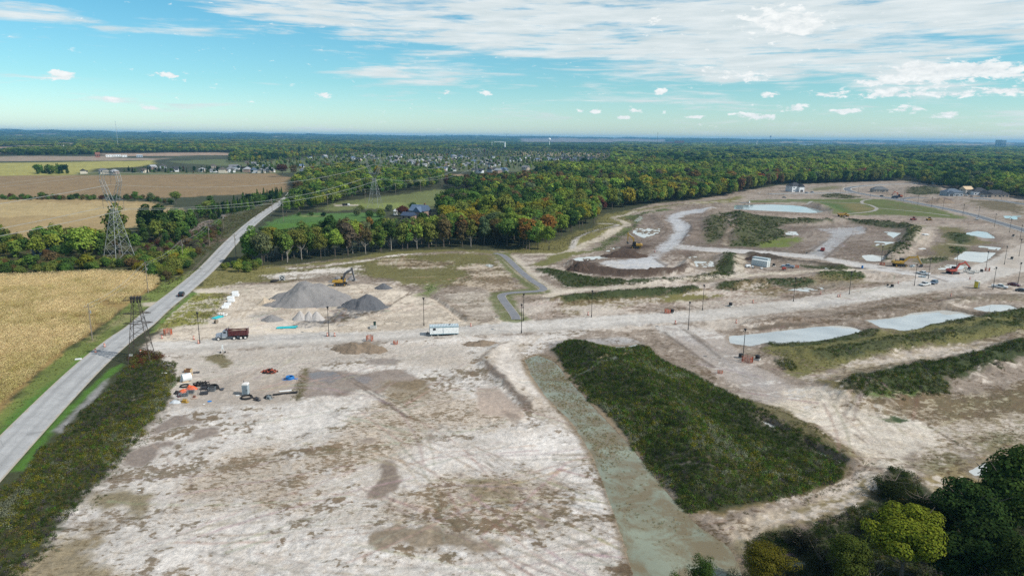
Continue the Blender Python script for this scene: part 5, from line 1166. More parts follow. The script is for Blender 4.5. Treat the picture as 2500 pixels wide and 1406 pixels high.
DG = [5,6,3,4,1.6,1.0,.9,.35,.8]
_b = W('', [(1950,1250),(1400,870)]); _l = W('', [(100,1300),(350,920)])
weedy('weeds', block, 5.6,0.78,[5,7,4,3,3,1.2,1.2,.5,3],200, edge_=1.6, lum=1.3, ax=math.atan2(*(_b[0] - _b[1])[::-1]))
lstrip = W('', [(300,900),(272,925),(250,957),(222,990),(171,1036),(122,1078),(0,1196),(-100,1296),(-150,1540),(40,1480),(70,1392),(200,1222),(300,1122),(390,1002),(433,922),(428,888),(388,872),(340,884)])
weedy('weeds', lstrip, 5.0,0.72,[3,4,7,2,8,3,3.5,.9,1.6],210, edge_=1.5, lum=1.2, ax=math.atan2(*(_l[0] - _l[1])[::-1]))
for i, (k_, p_, de, hg, wt_k, th_) in enumerate((
 ('H', [(190,872),(600,800),(1110,738),(1260,755),(1180,792),(800,850),(300,892)],1.8,1.1, DG, 0),('H', [(1550,720),(1800,660),(2110,612),(2300,588),(2470,552),(2900,470),(2900,520),(2460,605),(2110,655),(1700,725)],1.6,1.2, DG, 0),
 ('H', [(550,950),(700,900),(1100,850),(1500,790),(1900,750),(2460,600),(2460,690),(2100,762),(1900,800),(1500,885),(1000,962),(700,1005)],1.3,1.2, DG, -.05),('H', [(870,1290),(950,1200),(1300,1120),(1500,1060),(2000,960),(2460,830),(2900,740),(2900,930),(2460,1015),(2000,1135),(1810,1185),(1810,1285),(1400,1345),(1080,1365)],1.8,1.4, DG, -.2),
 ('H', [(330,985),(480,1000),(560,1080),(400,1062)],2,1.3, DG, 0),('H', [(200,890),(900,830),(1500,730),(2460,560),(2460,760),(1500,910),(700,1080),(500,1100)],.5,.7,[1,1,6,1,3,6,.4,.5,1],.05),
 ('G', [(380,200),(480,188),(700,250),(1100,310),(1600,300),(1900,250),(1940,150),(2000,90),(2090,70),(2120,200),(2050,275),(1700,315),(1200,335),(640,355),(560,300)],.8,1.5, DG, -.15),('G', [(540,455),(900,410),(1300,380),(1750,368),(1780,395),(1500,430),(1000,462),(640,492)],1.1,1.2, DG, -.15),
 ('G', [(1920,365),(2100,310),(2300,290),(2470,330),(2300,372),(2050,385)],1.0,1.2, DG, -.1),('H', [(270,310),(450,275),(650,300),(690,340),(500,365),(330,345)],1.0,1.2, DG, -.1),('H', [(690,260),(750,230),(1010,225),(1100,280),(980,300),(800,300)],1.0,1.2,[3,5,5,1,1,.5,.3,.3,5],-.1),
 ('D', [(-20,785),(150,800),(800,842),(815,862),(400,872),(345,900),(415,950),(400,975),(250,1035),(160,1062),(-20,1052)],.32,1.9, DG, -.15),('C', [(1830,830),(1900,790),(2020,850),(1980,1000),(1870,1032),(1830,980)],.32,1.8, DG, 0),('C', [(1950,770),(2100,780),(2120,880),(2150,920),(2060,990),(2060,1062),(2110,1055)],.32,1.8, DG, 0),
 ('D', [(880,850),(1000,838),(1300,860),(1570,905),(1570,960),(1540,1020),(1450,1140),(1280,1195),(1330,1080),(1450,1000),(1450,930),(1200,890)],.42,1.8, DG, -.15),('D', [(1790,960),(1960,940),(2010,1010),(1900,1040)],.4,1.7, DG, 0),('D', [(1830,1060),(1960,1060),(1930,1130),(1860,1140)],.4,1.7,[3,5,4,1,1,.5,.3,.3,5],0),
 ('D', [(1580,1160),(1800,1150),(1780,1190),(1560,1200)],.6,1.3, DG, 0),('D', [(720,620),(830,602),(1080,640),(900,650),(740,640)],.3,1.6, DG, 0),('D', [(1430,600),(1540,555),(1720,560),(1760,610),(1560,620)],.3,1.6, DG, -.1),('H', [(540,170),(850,190),(1000,195),(900,210),(600,195)],1.0,1.1, DG, -.1),
 ('K', [(1640,575),(1850,605),(2100,745),(2380,960),(2380,1010),(2200,935),(2000,825),(1800,705)],1.6,.8,[2,3,5,2,2,4,.5,.6,.5],.0),('L', [(450,1170),(620,1090),(820,1030),(1050,985),(1250,895),(1400,760),(1430,650),(1540,640),(1650,720),(1790,840),(2000,830),(2467,720),(2900,640),(2900,1700),(200,1700),(330,1330)],2.0,1.5,[4,4,2,6,.6,1.2,1.5,.4,.2],-.3),
 ('L', [(140,1040),(500,910),(1000,800),(1250,670),(1330,620),(1300,560),(1200,660),(950,780),(450,890)],2.2,.6,[.5,.5,4,.5,3,7,.2,.8,.2],-.1),('L', [(500,1150),(800,1040),(1000,985),(1250,880),(1390,740),(1360,700),(1250,830),(1000,950),(700,1060)],2.0,.6,[.5,.5,4,.5,2,7,.2,.6,.2],.05),
 ('E', [(1340,575),(1430,440),(1570,310),(1690,230),(1950,228),(1940,270),(1885,400),(1825,440),(1755,500),(1600,510),(1450,540)],1.1,.7,[1,1,6,.6,6,4,.4,1,2],-.05),('E', [(1720,170),(1880,30),(2300,40),(2300,90),(2100,150)],.6,.8,[1,1,5,.5,4,5,.2,.6,1],0),
 ('F', [(-100,330),(320,312),(700,245),(1200,290),(1700,345),(2100,318),(2160,130),(1800,58),(1300,80),(600,180),(0,210)],.35,.55,[.4,.5,4,.4,3,7,.3,.3,.5],.12),('F', [(1500,430),(1560,330),(1640,330),(1600,440)],1.2,.7,[1,2,4,.2,1,1,0,.3,6],0),
 ('L', [(1600,540),(1900,420),(2250,330),(2467,280),(2467,400),(2250,460),(1960,630),(1720,640)],1.4,.45,[4,4,3,2,.4,1,.2,.4,1],.12),('L', [(1250,150),(1500,110),(2467,-40),(2467,250),(2000,400),(1750,250)],.7,.4,[3,3,3,1,.3,2,.2,.6,.6],.2),
 ('E', [(30,1230),(340,900),(540,745),(760,605),(960,455),(1110,330),(1240,330),(1080,440),(880,640),(560,850),(240,1140),(0,1390)],1.0,.55,[1,2,5,1,1.4,4,.1,.3,2],.05),('E', [(1240,240),(1350,190),(1380,130),(1500,120),(1740,0),(1480,180),(1300,300)],1.0,.9,[2,3,4,2,1,2,.1,.3,3],0),
 ('I', [(100,1380),(330,1200),(560,1040),(680,860),(760,760),(880,620),(1040,400),(1200,190),(1240,190),(1100,420),(930,620),(800,780),(720,900),(600,1080),(380,1220),(160,1406)],2.2,.5,[.6,.8,5,.4,2,6,.3,.6,.6],-.05),('F', [(460,1040),(510,1050),(510,1200),(440,1330),(420,1320),(450,1180)],2.2,.5,[1,1,5,1,1,6,.1,.3,.5],0),
 ('', [(497,870),(545,862),(568,885),(545,898),(520,885)],2.5,.55,[1,1,6,1,2,5,0,.3,1],0),('C', [(860,1085),(1000,1000),(1210,890),(1240,850),(1130,830),(1300,770),(1500,738),(1530,745),(1300,785),(1245,840),(1250,890),(1100,1000),(960,1095)],.5,1.0, DG, 0),
 ('C', [(100,1100),(560,1015),(900,880),(960,785),(1300,735),(1600,695),(1600,705),(1300,750),(1180,800),(1000,900),(620,1100),(300,1125)],.25,.8,[1,1,6,.5,3,4,0,.4,1],.05),('A', [(-300,1040),(0,1020),(700,985),(1220,895),(1600,765),(2380,655),(2420,660),(2050,890),(1700,1180),(1480,1390),(1360,1390),(1340,1325),(600,1305),(0,1325),(-300,1350)],.35,1.4,[1,2,4,2,1.5,6,3,.3,.5],-.15),
 ('I', [(1200,490),(1290,455),(1280,490),(1230,505)],1.2,.3,[2,4,1,3,0,0,0,0,1],.1),('K', [(130,175),(290,128),(700,158),(800,128),(930,205),(920,225),(780,150),(690,172),(340,165),(200,160)],2.2,.9,[2,3,6,1,3,3,.2,.6,2],0),
)): weedy('weeds', W(k_, p_), de * 1.9, hg * .56, wt_k, 300 + 7 * i, de < 0.45, th_ - .05,2.2)
# red sumac at the foot of the old tower
p = inside(W('', [(312,900),(322,878),(352,856),(398,862),(402,878),(360,886),(330,902)]),2.5,77,2.0)
scatter('sumac', np.c_[p, height(p[:, 0], p[:, 1])], rng.uniform(.5,1.4, len(p)), np.array([PAL['red'], PAL['maroon'], PAL['rust'], PAL['olive']])[rng.choice(4, len(p), p=[.2,.25,.25,.3])] * .8, weed_p)
# tan reeds on the islands of the long pool
p = inside(long_pool, 7.0,91,0); q_ = fbm(p[:, 0], p[:, 1],11.0,3,1.0) + .35 * fbm(p[:, 0], p[:, 1],3.0,2,2.0); p = p[q_ > rng.normal(.02,.3, len(p)) + .8 * ss(125,82, p[:, 1])]
scatter('reeds', np.c_[p, np.full(len(p),-.22)], rng.uniform(.2,.5, len(p)), np.array([(0.40,0.32,0.18),(0.35,0.30,0.17),(0.30,0.29,0.17)])[rng.integers(0,3, len(p))] * rng.uniform(.75,1.2,(len(p),1)), reed_p)

# standing corn in rows
def corn_row(seed):
 g = np.random.default_rng(seed); V = []; Qs = []; k = 0
 for i in range(6):
  x0 = -1.0 + i * 0.36 + g.normal(0,.05); n = 15; a = g.random(n) * 6.283; z = 0.3 + 1.75 * g.random(n); r = .12 + .25 * g.random(n) * (1 - z / 3)
  pos = np.stack([x0 + r * np.cos(a), r * np.sin(a), z],1); v, q = cards(pos, np.stack([np.cos(a), np.sin(a), np.full(n, .35)],1) + g.normal(0,.35,(n, 3)),.34, g, .34); V.append(v); Qs.append(q + k); k += len(v)
 return np.concatenate(V), np.concatenate(Qs)
corn_p = [quads('corn', *corn_row(s), m_leaf_i) for s in range(4)]
ca = math.atan2(0.30,1.0); lo, hi = corn_poly.min(0), corn_poly.max(0); lo = np.maximum(lo, (-420,60)); cc = (lo + hi) / 2; ext = np.linalg.norm(hi - lo) / 2
gu, gv = np.meshgrid(np.arange(-ext, ext, 2.05), np.arange(-ext, ext, 0.9)); gu = gu.ravel() + rng.uniform(-.3,.3, gu.size); gv = gv.ravel() + rng.normal(0,.05, gu.size)
px_ = cc[0] + gu * math.cos(ca) - gv * math.sin(ca); py_ = cc[1] + gu * math.sin(ca) + gv * math.cos(ca)
d = sdf(corn_poly, px_, py_, 1); cn = fbm(px_, py_, 18,3,81); cn2 = fbm(px_, py_, 5,2,82); k = (d > .3) & (cn + .5 * cn2 > -.62); px_, py_, cn, cn2, d = px_[k], py_[k], cn[k], cn2[k], d[k]
# rows bend round the headland by the road
ripe = np.clip(.62 + .6 * cn + .35 * cn2 + .25 * ss(120,240, py_) + rng.normal(0,.16, len(px_)),0,1)[:, None]
tn = np.array((0.38,0.34,0.10)) * (1 - ripe) + np.array((0.80,0.64,0.36)) * ripe
scatter('corn', np.c_[px_, py_, np.full(len(px_),-.05)], rng.uniform(.8,1.1, len(px_)), tn * rng.uniform(.8,1.15,(len(px_),1)), corn_p, rot=np.full(len(px_), ca) + rng.choice([0, math.pi], len(px_)))


# trees named singly ---------------------------------------------------------------------------
def at(px, py): return G(px, py)


def px_h(px, py, top):
 """height of something standing at (px, py) whose top shows at row top"""
 x, y = G(px, py); d = raydir(px, top); t = math.hypot(x, y) / math.hypot(d.x, d.y); return max(1.0, CAM_H + d.z * t)


for px, py, top, kd, pal, wid, lb in (
 (728,476,437, 'round', 'rust', 1.15, 'big rust brown maple at the far end of the county road'),(690,432,398, 'spread', 'maroon', 1.3, 'dark maroon round tree at the corner of the brown field'),(718,432,401, 'round', 'brown', 1.0, 'smaller brown tree beside the maroon one at the field corner'),
 (210,640,545, 'round', 'lime', 1.25, 'large yellow green tree rising from the belt west of the pylon'),(292,622,500, 'oval', 'olive', 1.1, 'tall olive green tree right behind the pylon'),(362,575,497, 'poplar', 'dark', 1.2, 'tall dark poplar nearer the pylon, left of its twin'),
 (396,578,492, 'poplar', 'dark', 1.3, 'taller dark poplar farther from the pylon, right of its twin'),(330,620,566, 'round', 'green', 1.1, 'bright green tree close beside the pylon'),(122,608,566, 'oval', 'rust', 1.0, 'rusty tree among the greens behind the corn field'),(80,600,560, 'round', 'dark', .8, 'small dark tree at the tan field edge behind the corn'),
 (332,492,466, 'round', 'green', .9, 'single green tree standing in the hedgerow between the fields'),(368,492,468, 'round', 'sage', 1.1, 'grey green tree beside the hedgerow between the fields'),(430,500,464, 'spread', 'olive', 1.1, 'wide olive tree at the end of the hedgerow'),
 (612,640,563, 'oval', 'green', 1.1, 'tall green tree beside the road at the woodlot corner'),(582,664,637, 'shrub', 'lime', 1.0, 'round yellow green bush at the road by the woodlot corner'),(548,660,640, 'shrub', 'olive', 1.0, 'olive bush nearest the road before the woodlot'),
 (905,592,528, 'oval', 'orange', 1.0, 'orange topped tree in the woodlot below the lawn'),(995,606,540, 'round', 'orange', 1.1, 'round orange maple in front of the brick house'),(1340,610,548, 'round', 'lime', .9, 'bright yellow tree at the corner of the wood by the trail'),(1365,574,512, 'oval', 'orange', .8, 'narrow orange tree on the wood edge by the trail'),
 (1285,610,528, 'round', 'orange', 1.0, 'orange and green maple at the wood corner by the paved trail'),(1450,545,500, 'round', 'gold', 1.2, 'golden tree at the tip of the wood above the trail'),(1728,470,433, 'round', 'red', .9, 'red maple at the wood edge left of the white house'),(1855,458,421, 'round', 'red', .9, 'second red maple close behind the white house'),
 (1908,452,424, 'oval', 'rust', .9, 'rust coloured tree right behind the white two storey house'),(2352,402,384, 'round', 'orange', 1.3, 'single orange tree far off above the framed house'),(922,452,400, 'oval', 'gold', .8, 'pale golden tree beside the distant pylon'),(860,480,432, 'oval', 'olive', .9, 'pale olive tree left of the distant pylon'),
 (895,478,430, 'oval', 'olive', .7, 'slim olive tree just left of the distant pylon'),(1140,540,478, 'spread', 'green', 1.2, 'large green tree to the east of the brick house'),(808,576,527, 'round', 'green', 1.1, 'dark green tree between the lawn and the woodlot'),(775,520,470, 'spread', 'lime', 1.0, 'yellow green tree by the drive under the power line'),
 (1122,534,468, 'round', 'dark', 1.0, 'dark green tree behind the brick house roof'),(700,528,480, 'round', 'green', 1.0, 'green tree at the roadside by the lawn corner'),(456,577,548, 'oval', 'orange', .6, 'little orange tree beside the railway bend'),(845,543,527, 'conifer', 'spruce', 1.2, 'small dark spruce on the lawn'),
):
 x, y = at(px, py); tree(x, y, px_h(px, py, top), kd, pal, lb, None, wid, 'shrub' if kd == 'shrub' else 'tree', 'bush' if kd == 'shrub' else 'tree')
# hedge and garden shrubs by the brick house
for px, py, top, pal, lb in ((640,567,553, 'dark', 'dark bush at the corner of the bright lawn'),(870,527,506, 'sage', 'grey green shrub on the upper lawn'),(905,532,512, 'dark', 'dark shrub left of the white gazebo'),(930,530,508, 'olive', 'olive shrub close by the white gazebo'),(985,528,500, 'maroon', 'dark maroon tree beside the brick house'),(1005,512,493, 'dark', 'dark tree behind the brick house garage'),
                             (790,529,517, 'spruce', 'clipped dark hedge end at the lawn'),(760,527,517, 'dark', 'dark hedge bush along the lawn back'),(730,527,518, 'dark', 'dark hedge bush nearer the road at the lawn back'),(950,515,498, 'sage', 'round shrub on the meadow side of the gazebo'),(880,515,500, 'olive', 'olive shrub between meadow and lawn'),(1500,440,425, 'green', 'green bush before the dark wood')):
 x, y = at(px, py); tree(x, y, px_h(px, py, top), 'shrub', pal, lb, 'garden shrubs round the brick house', 1.25, 'shrub', 'bush')


# the big trees close below the drone: leaves small and many
def close_tree(px, top, h, wid_m, pal, kd, n, size, seed, label, name='tree', cat='tree'):
 x, y = G(px, top, h * .97); V, Qd = crown(kd, n, size, seed, 1.7 if kd != 'shrub' else 1.3); s = h / (15.2 if kd != 'shrub' else 11.5)
 wx = wid_m / ({'round': 11.6, 'spread': 13.4, 'oval': 9.2, 'shrub': 13.0}[kd]) / s
 t_ = thing(name, label, cat, (x, y, gz(x, y)), R.uniform(0,6.28)); t_.scale = (s * wx, s * wx, s)
 c = link('crown', quads('crown', V, Qd, m_leaf), t_); c.color = (*PAL[pal],1) if isinstance(pal, str) else (*pal, 1)
 V, Fc = tubes(trunk_segs(seed, 10.5,.3,4.2,16),7); o = mk('trunk', V, Fc, m_bark, t_); return t_


close_tree(2228,1228,13,14.5,(0.18,0.215,0.025), 'spread', 30000,.29,901, 'big yellow green tree closest below the drone')
close_tree(1880,1326,7.5,8.8,(0.125,0.115,0.018), 'round', 16000,.26,902, 'dense olive gold tree beside the end of the pool')
close_tree(1722,1352,6.5,5.5,(0.05,0.09,0.02), 'oval', 9000,.27,903, 'small fresh green tree at the pool edge')
close_tree(1662,1394,5.2,4.6,(0.06,0.10,0.024), 'oval', 7000,.27,918, 'small green tree cut off at the bottom beside the pool')
close_tree(1792,1385,4,3.4,(0.04,0.07,0.02), 'shrub', 2500,.4,913, 'little green shrub between the two trees by the pool', 'shrub', 'bush')
close_tree(2085,1300,9.5,8.0,(0.08,0.105,0.022), 'oval', 15000,.27,904, 'olive tree between the dense gold tree and the big one')
close_tree(2395,1152,14,14,(0.044,0.08,0.022), 'round', 20000,.34,905, 'dark green tree nearest the small puddle')
close_tree(2492,1098,17,15,(0.06,0.10,0.024), 'round', 18000,.36,906, 'tall green tree at the puddle with some orange leaves')
close_tree(2440,1262,13,14,(0.027,0.05,0.015), 'spread', 12000,.44,907, 'very dark tree behind the big yellow green tree')
close_tree(2345,1300,10,11,(0.028,0.052,0.015), 'round', 9000,.42,908, 'dark low tree beside the big yellow green tree')
close_tree(2492,1322,12,9,(0.04,0.062,0.016), 'round', 9000,.40,909, 'mid green tree at the edge of the dark group')
close_tree(2484,1392,8,6,(0.09,0.09,0.016), 'round', 6000,.36,910, 'lower yellow green tree under the dark group')
close_tree(2130,1400,5,6,(0.05,0.065,0.03), 'shrub', 4000,.4,911, 'grey green shrub at the foot of the big tree', 'shrub', 'bush')
close_tree(2010,1345,5.5,6,(0.035,0.042,0.02), 'shrub', 4500,.36,912, 'dark brownish shrub behind the dense gold tree', 'shrub', 'bush')
close_tree(1960,1300,3.2,7,(0.03,0.032,0.02), 'shrub', 3500,.36,914, 'low dusky shrub beside the sandy track bend', 'shrub', 'bush')
close_tree(2180,1180,3.0,9,(0.028,0.04,0.014), 'shrub', 4000,.38,915, 'low green shrub inside the bend of the sandy track', 'shrub', 'bush')
close_tree(2255,1212,4.0,9,(0.018,0.028,0.012), 'shrub', 4000,.38,916, 'dark shrub right behind the big yellow green tree', 'shrub', 'bush')
close_tree(2310,1225,6.0,9,(0.015,0.026,0.010), 'shrub', 4500,.40,917, 'dark shrub between the puddle tree and the big tree', 'shrub', 'bush')

# ------------------------------------------------------------------ building things
class MB:
 def __init__(s): s.v, s.f = [],[]

 def add(s, V, Fc):
  k = len(s.v); s.v += [tuple(p) for p in V]; s.f += [tuple(i + k for i in q) for q in Fc]; return s

 def box(s, c, d, rz=0.0, ry=0.0, top=1.0, topy=None):
  x, y, z = (q / 2 for q in d); ty = top if topy is None else topy
  P = [(-x, -y, -z),(x, -y, -z),(x, y, -z),(-x, y, -z),(-x * top, -y * ty, z),(x * top, -y * ty, z),(x * top, y * ty, z),(-x * top, y * ty, z)]
  M = Matrix.Rotation(rz, 3, 'Z') @ Matrix.Rotation(ry, 3, 'Y'); P = [M @ Vector(p) + Vector(c) for p in P]
  return s.add(P, [(3,2,1,0),(4,5,6,7),(0,1,5,4),(1,2,6,5),(2,3,7,6),(3,0,4,7)])

 def prism(s, prof, y0, y1, inset=None):
  """profile in x, z swept across y; inset shrinks the profile's upper points at both ends"""
  n = len(prof); P = [(x, y0 + (inset(z) if inset else 0), z) for x, z in prof] + [(x, y1 - (inset(z) if inset else 0), z) for x, z in prof]
  return s.add(P, [tuple(range(n)), tuple(range(2 * n - 1, n - 1,-1))] + [((i + 1) % n, i, n + i, n + (i + 1) % n) for i in range(n)])

 def tube(s, a, b, r0, r1=None, n=8): return s.add(*tubes([(a, b, r0, r0 if r1 is None else r1)], n))

 def path(s, pts, r, n=6):
  for a, b in zip(pts, pts[1:]): s.tube(a, b, r, r, n)
  return s

 def lathe(s, prof, n=16, c=(0,0,0)):
  k = len(prof); V = [(c[0] + r * math.cos(6.28319 * i / n), c[1] + r * math.sin(6.28319 * i / n), c[2] + z) for r, z in prof for i in range(n)]
  Fc = [(j * n + i, j * n + (i + 1) % n, (j + 1) * n + (i + 1) % n, (j + 1) * n + i) for j in range(k - 1) for i in range(n)]
  return s.add(V, Fc + [tuple(reversed(range(n))), tuple((k - 1) * n + i for i in range(n))])

 def ring(s, c, R_, r, n=20, m=6, squash=1.0):
  V = [(c[0] + (R_ + r * math.cos(6.28319 * j / m)) * math.cos(6.28319 * i / n), c[1] + (R_ + r * math.cos(6.28319 * j / m)) * math.sin(6.28319 * i / n) * squash, c[2] + r * math.sin(6.28319 * j / m)) for i in range(n) for j in range(m)]
  return s.add(V, [(i * m + j, ((i + 1) % n) * m + j, ((i + 1) % n) * m + (j + 1) % m, i * m + (j + 1) % m) for i in range(n) for j in range(m)])

 def wheel(s, x, y, z, r, w_, n=14):
  return s.tube((x, y - w_ / 2, z),(x, y + w_ / 2, z), r, r, n)

 def build(s, name, mat, parent=None, bevel=0.0, smooth_=False):
  o = mk(name, s.v, s.f, mat, parent, smooth_)
  if bevel:
   md = o.modifiers.new('edge', 'BEVEL'); md.width = bevel; md.segments = 1; md.limit_method = 'ANGLE'
  return o


def kids(o): return [c for c in bpy.data.objects if c.parent is o]


def copy_tree(o, parent=None, _kids=None):
 c = o.copy(); C.objects.link(c)
 if parent is not None: c.parent = parent
 for ch in list(o.children): copy_tree(ch, c)
 return c


class Proto:
 """first use places the thing itself, later uses place copies"""
 def __init__(s, fn, *a, **k): s.fn, s.a, s.k, s.o = fn, a, k, None

 def put(s, loc, rz=0.0, label=None, group=None, scale=1.0, cat=None):
  if s.o is None: s.o = s.fn(*s.a, **s.k); o = s.o
  else:
   bpy.context.view_layer.update() if False else None
   o = copy_tree(s.o)
  o.location = loc; o.rotation_euler = (0,0, rz); o.scale = (scale,) * 3
  if label: o['label'] = label
  if group: o['group'] = group
  if cat: o['category'] = cat
  return o


def spot(px, py, k='', dz=0.0):
 a, b = fp(k, px, py); x, y = G(a, b); return (x, y, gz(x, y) + dz)


def between(n, t_, k=''):
 """middle and heading of something from its nose to its tail"""
 a, b = spot(*n, k), spot(*t_, k); return ((a[0] + b[0]) / 2,(a[1] + b[1]) / 2, min(a[2], b[2])), math.atan2(a[1] - b[1], a[0] - b[0]), math.hypot(a[0] - b[0], a[1] - b[1])


black = flat('black_paint', (0.018,0.018,0.02),0.5); steel = flat('galvanised_steel', (0.42,0.45,0.46),0.5,0.6,0.2); dsteel = flat('dark_steel', (0.10,0.10,0.11),0.55,0.5,0.25)
rust_m = flat('rusty_lattice', (0.075,0.06,0.05),0.8,0.1,0.4); rubber = flat('rubber', (0.022,0.022,0.023),0.85); rim_m = flat('rim', (0.5,0.5,0.5),0.4,0.5); glass = flat('dark_glass', (0.02,0.028,0.035),0.08,0,0.1, spec=0.6)
wood_m = flat('weathered_wood', (0.24,0.20,0.155),0.9,0,0.3,4); timber = flat('new_timber', (0.52,0.38,0.22),0.85,0,0.2,3); white_m = flat('white_paint', (0.74,0.76,0.76),0.45, dirt=0.15); conc = flat('concrete', (0.46,0.45,0.42),0.9,0,0.15)
yel = flat('machine_yellow', (0.46,0.27,0.035),0.5, dirt=0.4); redm = flat('machine_red', (0.36,0.05,0.03),0.5, dirt=0.35); ora = flat('safety_orange', (0.50,0.095,0.03),0.6, dirt=0.45); teal = flat('teal_pipe', (0.03,0.42,0.46),0.45); maroon_m = flat('maroon_paint', (0.085,0.016,0.02),0.4, dirt=0.15)
blue_m = flat('blue_plastic', (0.02,0.18,0.50),0.4); greyp = flat('grey_plastic', (0.36,0.42,0.45),0.5); lamp_glass = flat('lamp_lens', (0.5,0.5,0.48),0.3); reflect = flat('reflective_white', (0.75,0.72,0.68),0.4)


def street_lamp():
 t_ = thing('street_lamp', 'black street lamp', 'street lamp')
 MB().lathe([(0.21,-0.3),(0.21,0.12),(0.17,0.2),(0.14,0.9),(0.11,0.95)],10).build('base', black, t_)
 MB().tube((0,0,0.9),(0,0,8.6),0.105,0.075,8).build('pole', black, t_)
 h_ = MB().lathe([(0.09,8.45),(0.12,8.6),(0.2,8.75),(0.34,9.1),(0.34,9.16)],10).build('lamp_head', black, t_)
 MB().lathe([(0.2,8.76),(0.31,9.06)],10,(0,0,0.012)).build('lens', lamp_glass, h_)
 MB().lathe([(0.44,9.16),(0.38,9.26),(0.1,9.36),(0.03,9.5)],10).build('cap', black, t_)
 MB().tube((0,0,8.1),(0.6,0,8.5),0.04,0.03,6).tube((0.55,0,8.5),(0.85,0,8.5),.11,.09,6).build('bracket', black, t_); return t_


LP = Proto(street_lamp)
for k_, x, y, lb in (('', 488,837, 'street lamp at the site entrance in front of the dump truck'),('', 803,820, 'street lamp before the small pale cones of gravel'),('', 1035,795, 'street lamp just left of the white office trailer'),('', 1273,813, 'street lamp on the near side of the haul road by the trail end'),
                     ('', 1278,783, 'street lamp at the foot of the paved trail'),('', 1444,774, 'street lamp beyond the haul road before the weed bank'),('', 1680,805, 'street lamp at the mouth of the spur road to the weed block'),('', 1715,756, 'street lamp opposite the spur road mouth'),('', 1813,882, 'street lamp between the two black basins by the near pond'),
                     ('', 1937,735, 'street lamp beside the shallow puddle at the haul road'),('', 2073,719, 'street lamp east of the shallow puddle'),('', 2232,698, 'street lamp next to the parked white pickup and blue car'),('', 2266,680, 'street lamp at the tail of the white pickup on the side road'),('', 2333,661, 'street lamp behind the red excavator'),
                     ('', 2406,661, 'street lamp beside the orange netting and white basin'),('', 2424,706, 'street lamp at the tail of the long white pickup'),('', 2485,692, 'street lamp behind the maroon car'),('', 2452,645, 'street lamp by the black basin at the road bend'),('', 2150,647, 'street lamp at the small pond left of the yellow excavator'),
                     ('D', 2335,940, 'lamp on the street bend near the far puddle'),('D', 2205,892, 'lamp on the near kerb before the big street bend'),('D', 2066,820, 'lamp behind the white car on the street'),('D', 1935,796, 'lamp at the kerb end of the park meadow'),('D', 1763,746, 'lamp along the kerb at the middle of the park meadow'),('D', 1665,722, 'lamp along the kerb below the dug earth bank'),
                     ('D', 1546,707, 'lamp along the kerb near the street junction'),('D', 1427,672, 'lamp at the street junction by the orange excavator'),('D', 1142,640, 'lamp beside the low brown house'),('D', 1037,612, 'lamp left of the low brown house'),('D', 925,600, 'lamp inside the far street curve'),('D', 883,612, 'lamp on the outer kerb of the far street curve'),
                     ('D', 268,616, 'lamp at the dead end of the far street'),('D', 2425,1002, 'lamp at the picture edge by the pond with dark banks'),('D', 2416,1146, 'lamp between the white shallow pond and the wide road'),('D', 2265,660, 'lamp before the long dark roofed house')):
 LP.put(spot(x, y, k_), R.uniform(0,6.28), lb if 'lamp' in lb and lb.startswith('street') else 'black ' + lb, 'black street lamps of the new estate')


def utility_pole(h=10.5, arm=True):
 t_ = thing('utility_pole', 'wooden utility pole', 'utility pole')
 MB().tube((0,0,-0.4),(0,0, h),0.17,0.11,8).build('pole', wood_m, t_)
 if arm:
  MB().box((0,0, h - 0.7),(2.4,0.12,0.14)).tube((0.7,0.07, h - .75),(0,.1, h - 1.5),.025).tube((-0.7,0.07, h - .75),(0,.1, h - 1.5),.025).build('crossarm', wood_m, t_)
  for q in (-1.1,1.1): MB().lathe([(.05,0),(.07,.1),(.03,.22)],8,(q, 0, h - .63)).build('insulator', steel, t_)
 MB().lathe([(.05,0),(.07,.1),(.03,.25)],8,(0,0, h)).build('insulator', steel, t_)
 MB().tube((0.3,0.2, h - 2.6),(0.3,0.2, h - 1.8),0.19, n=8).build('transformer', steel, t_) if arm else None
 return t_


UP = Proto(utility_pole); poles = []
for px, py, top, lb in ((226,831,742, 'weathered utility pole standing at the corn edge nearest the drone'),(362,715,641, 'utility pole at the far corner of the corn by the road'),(448,643,586, 'utility pole amid the purple brush'),(512,601,549, 'utility pole in the brush below the railway bend'),(546,560,525, 'utility pole beside the railway bend'),
      (577,637,570, 'utility pole right by the road at the woodlot corner'),(665,519,486, 'utility pole on the west verge at the far road'),(692,540,489, 'tall utility pole at the corner of the bright lawn'),(682,518,494, 'utility pole on the east verge near the lawn'),(730,516,493, 'utility pole by the roadside trees north of the lawn'),
      (801,516,473, 'utility pole between the lawn and the gravel drive'),(892,497,461, 'utility pole in the meadow left of the distant pylon'),(966,476,448, 'utility pole in the meadow right of the distant pylon'),(1027,470,439, 'utility pole at the bright green thicket beyond the meadow'),(1079,457,428, 'utility pole at the far end of the meadow')):
 o = UP.put(spot(px, py), math.radians(R.uniform(-15,15)), lb, 'wooden utility poles'); h = px_h(px, py, top); o.scale = (1,1, h / 10.5); poles.append((o.location.copy(), h))


def wire_pts(a, b, sag, n=14): return [tuple(Vector(a).lerp(Vector(b), i / n) - Vector((0,0, sag * 4 * (i / n) * (1 - i / n)))) for i in range(n + 1)]


wire_m = flat('conductor', (0.50,0.50,0.48),0.4,0.4)


def wire(a, b, sag, r, lb, group, name='power_line'):
 tag(MB().path(wire_pts(a, b, sag), r, 4).build(name, wire_m), lb, 'power line', group)


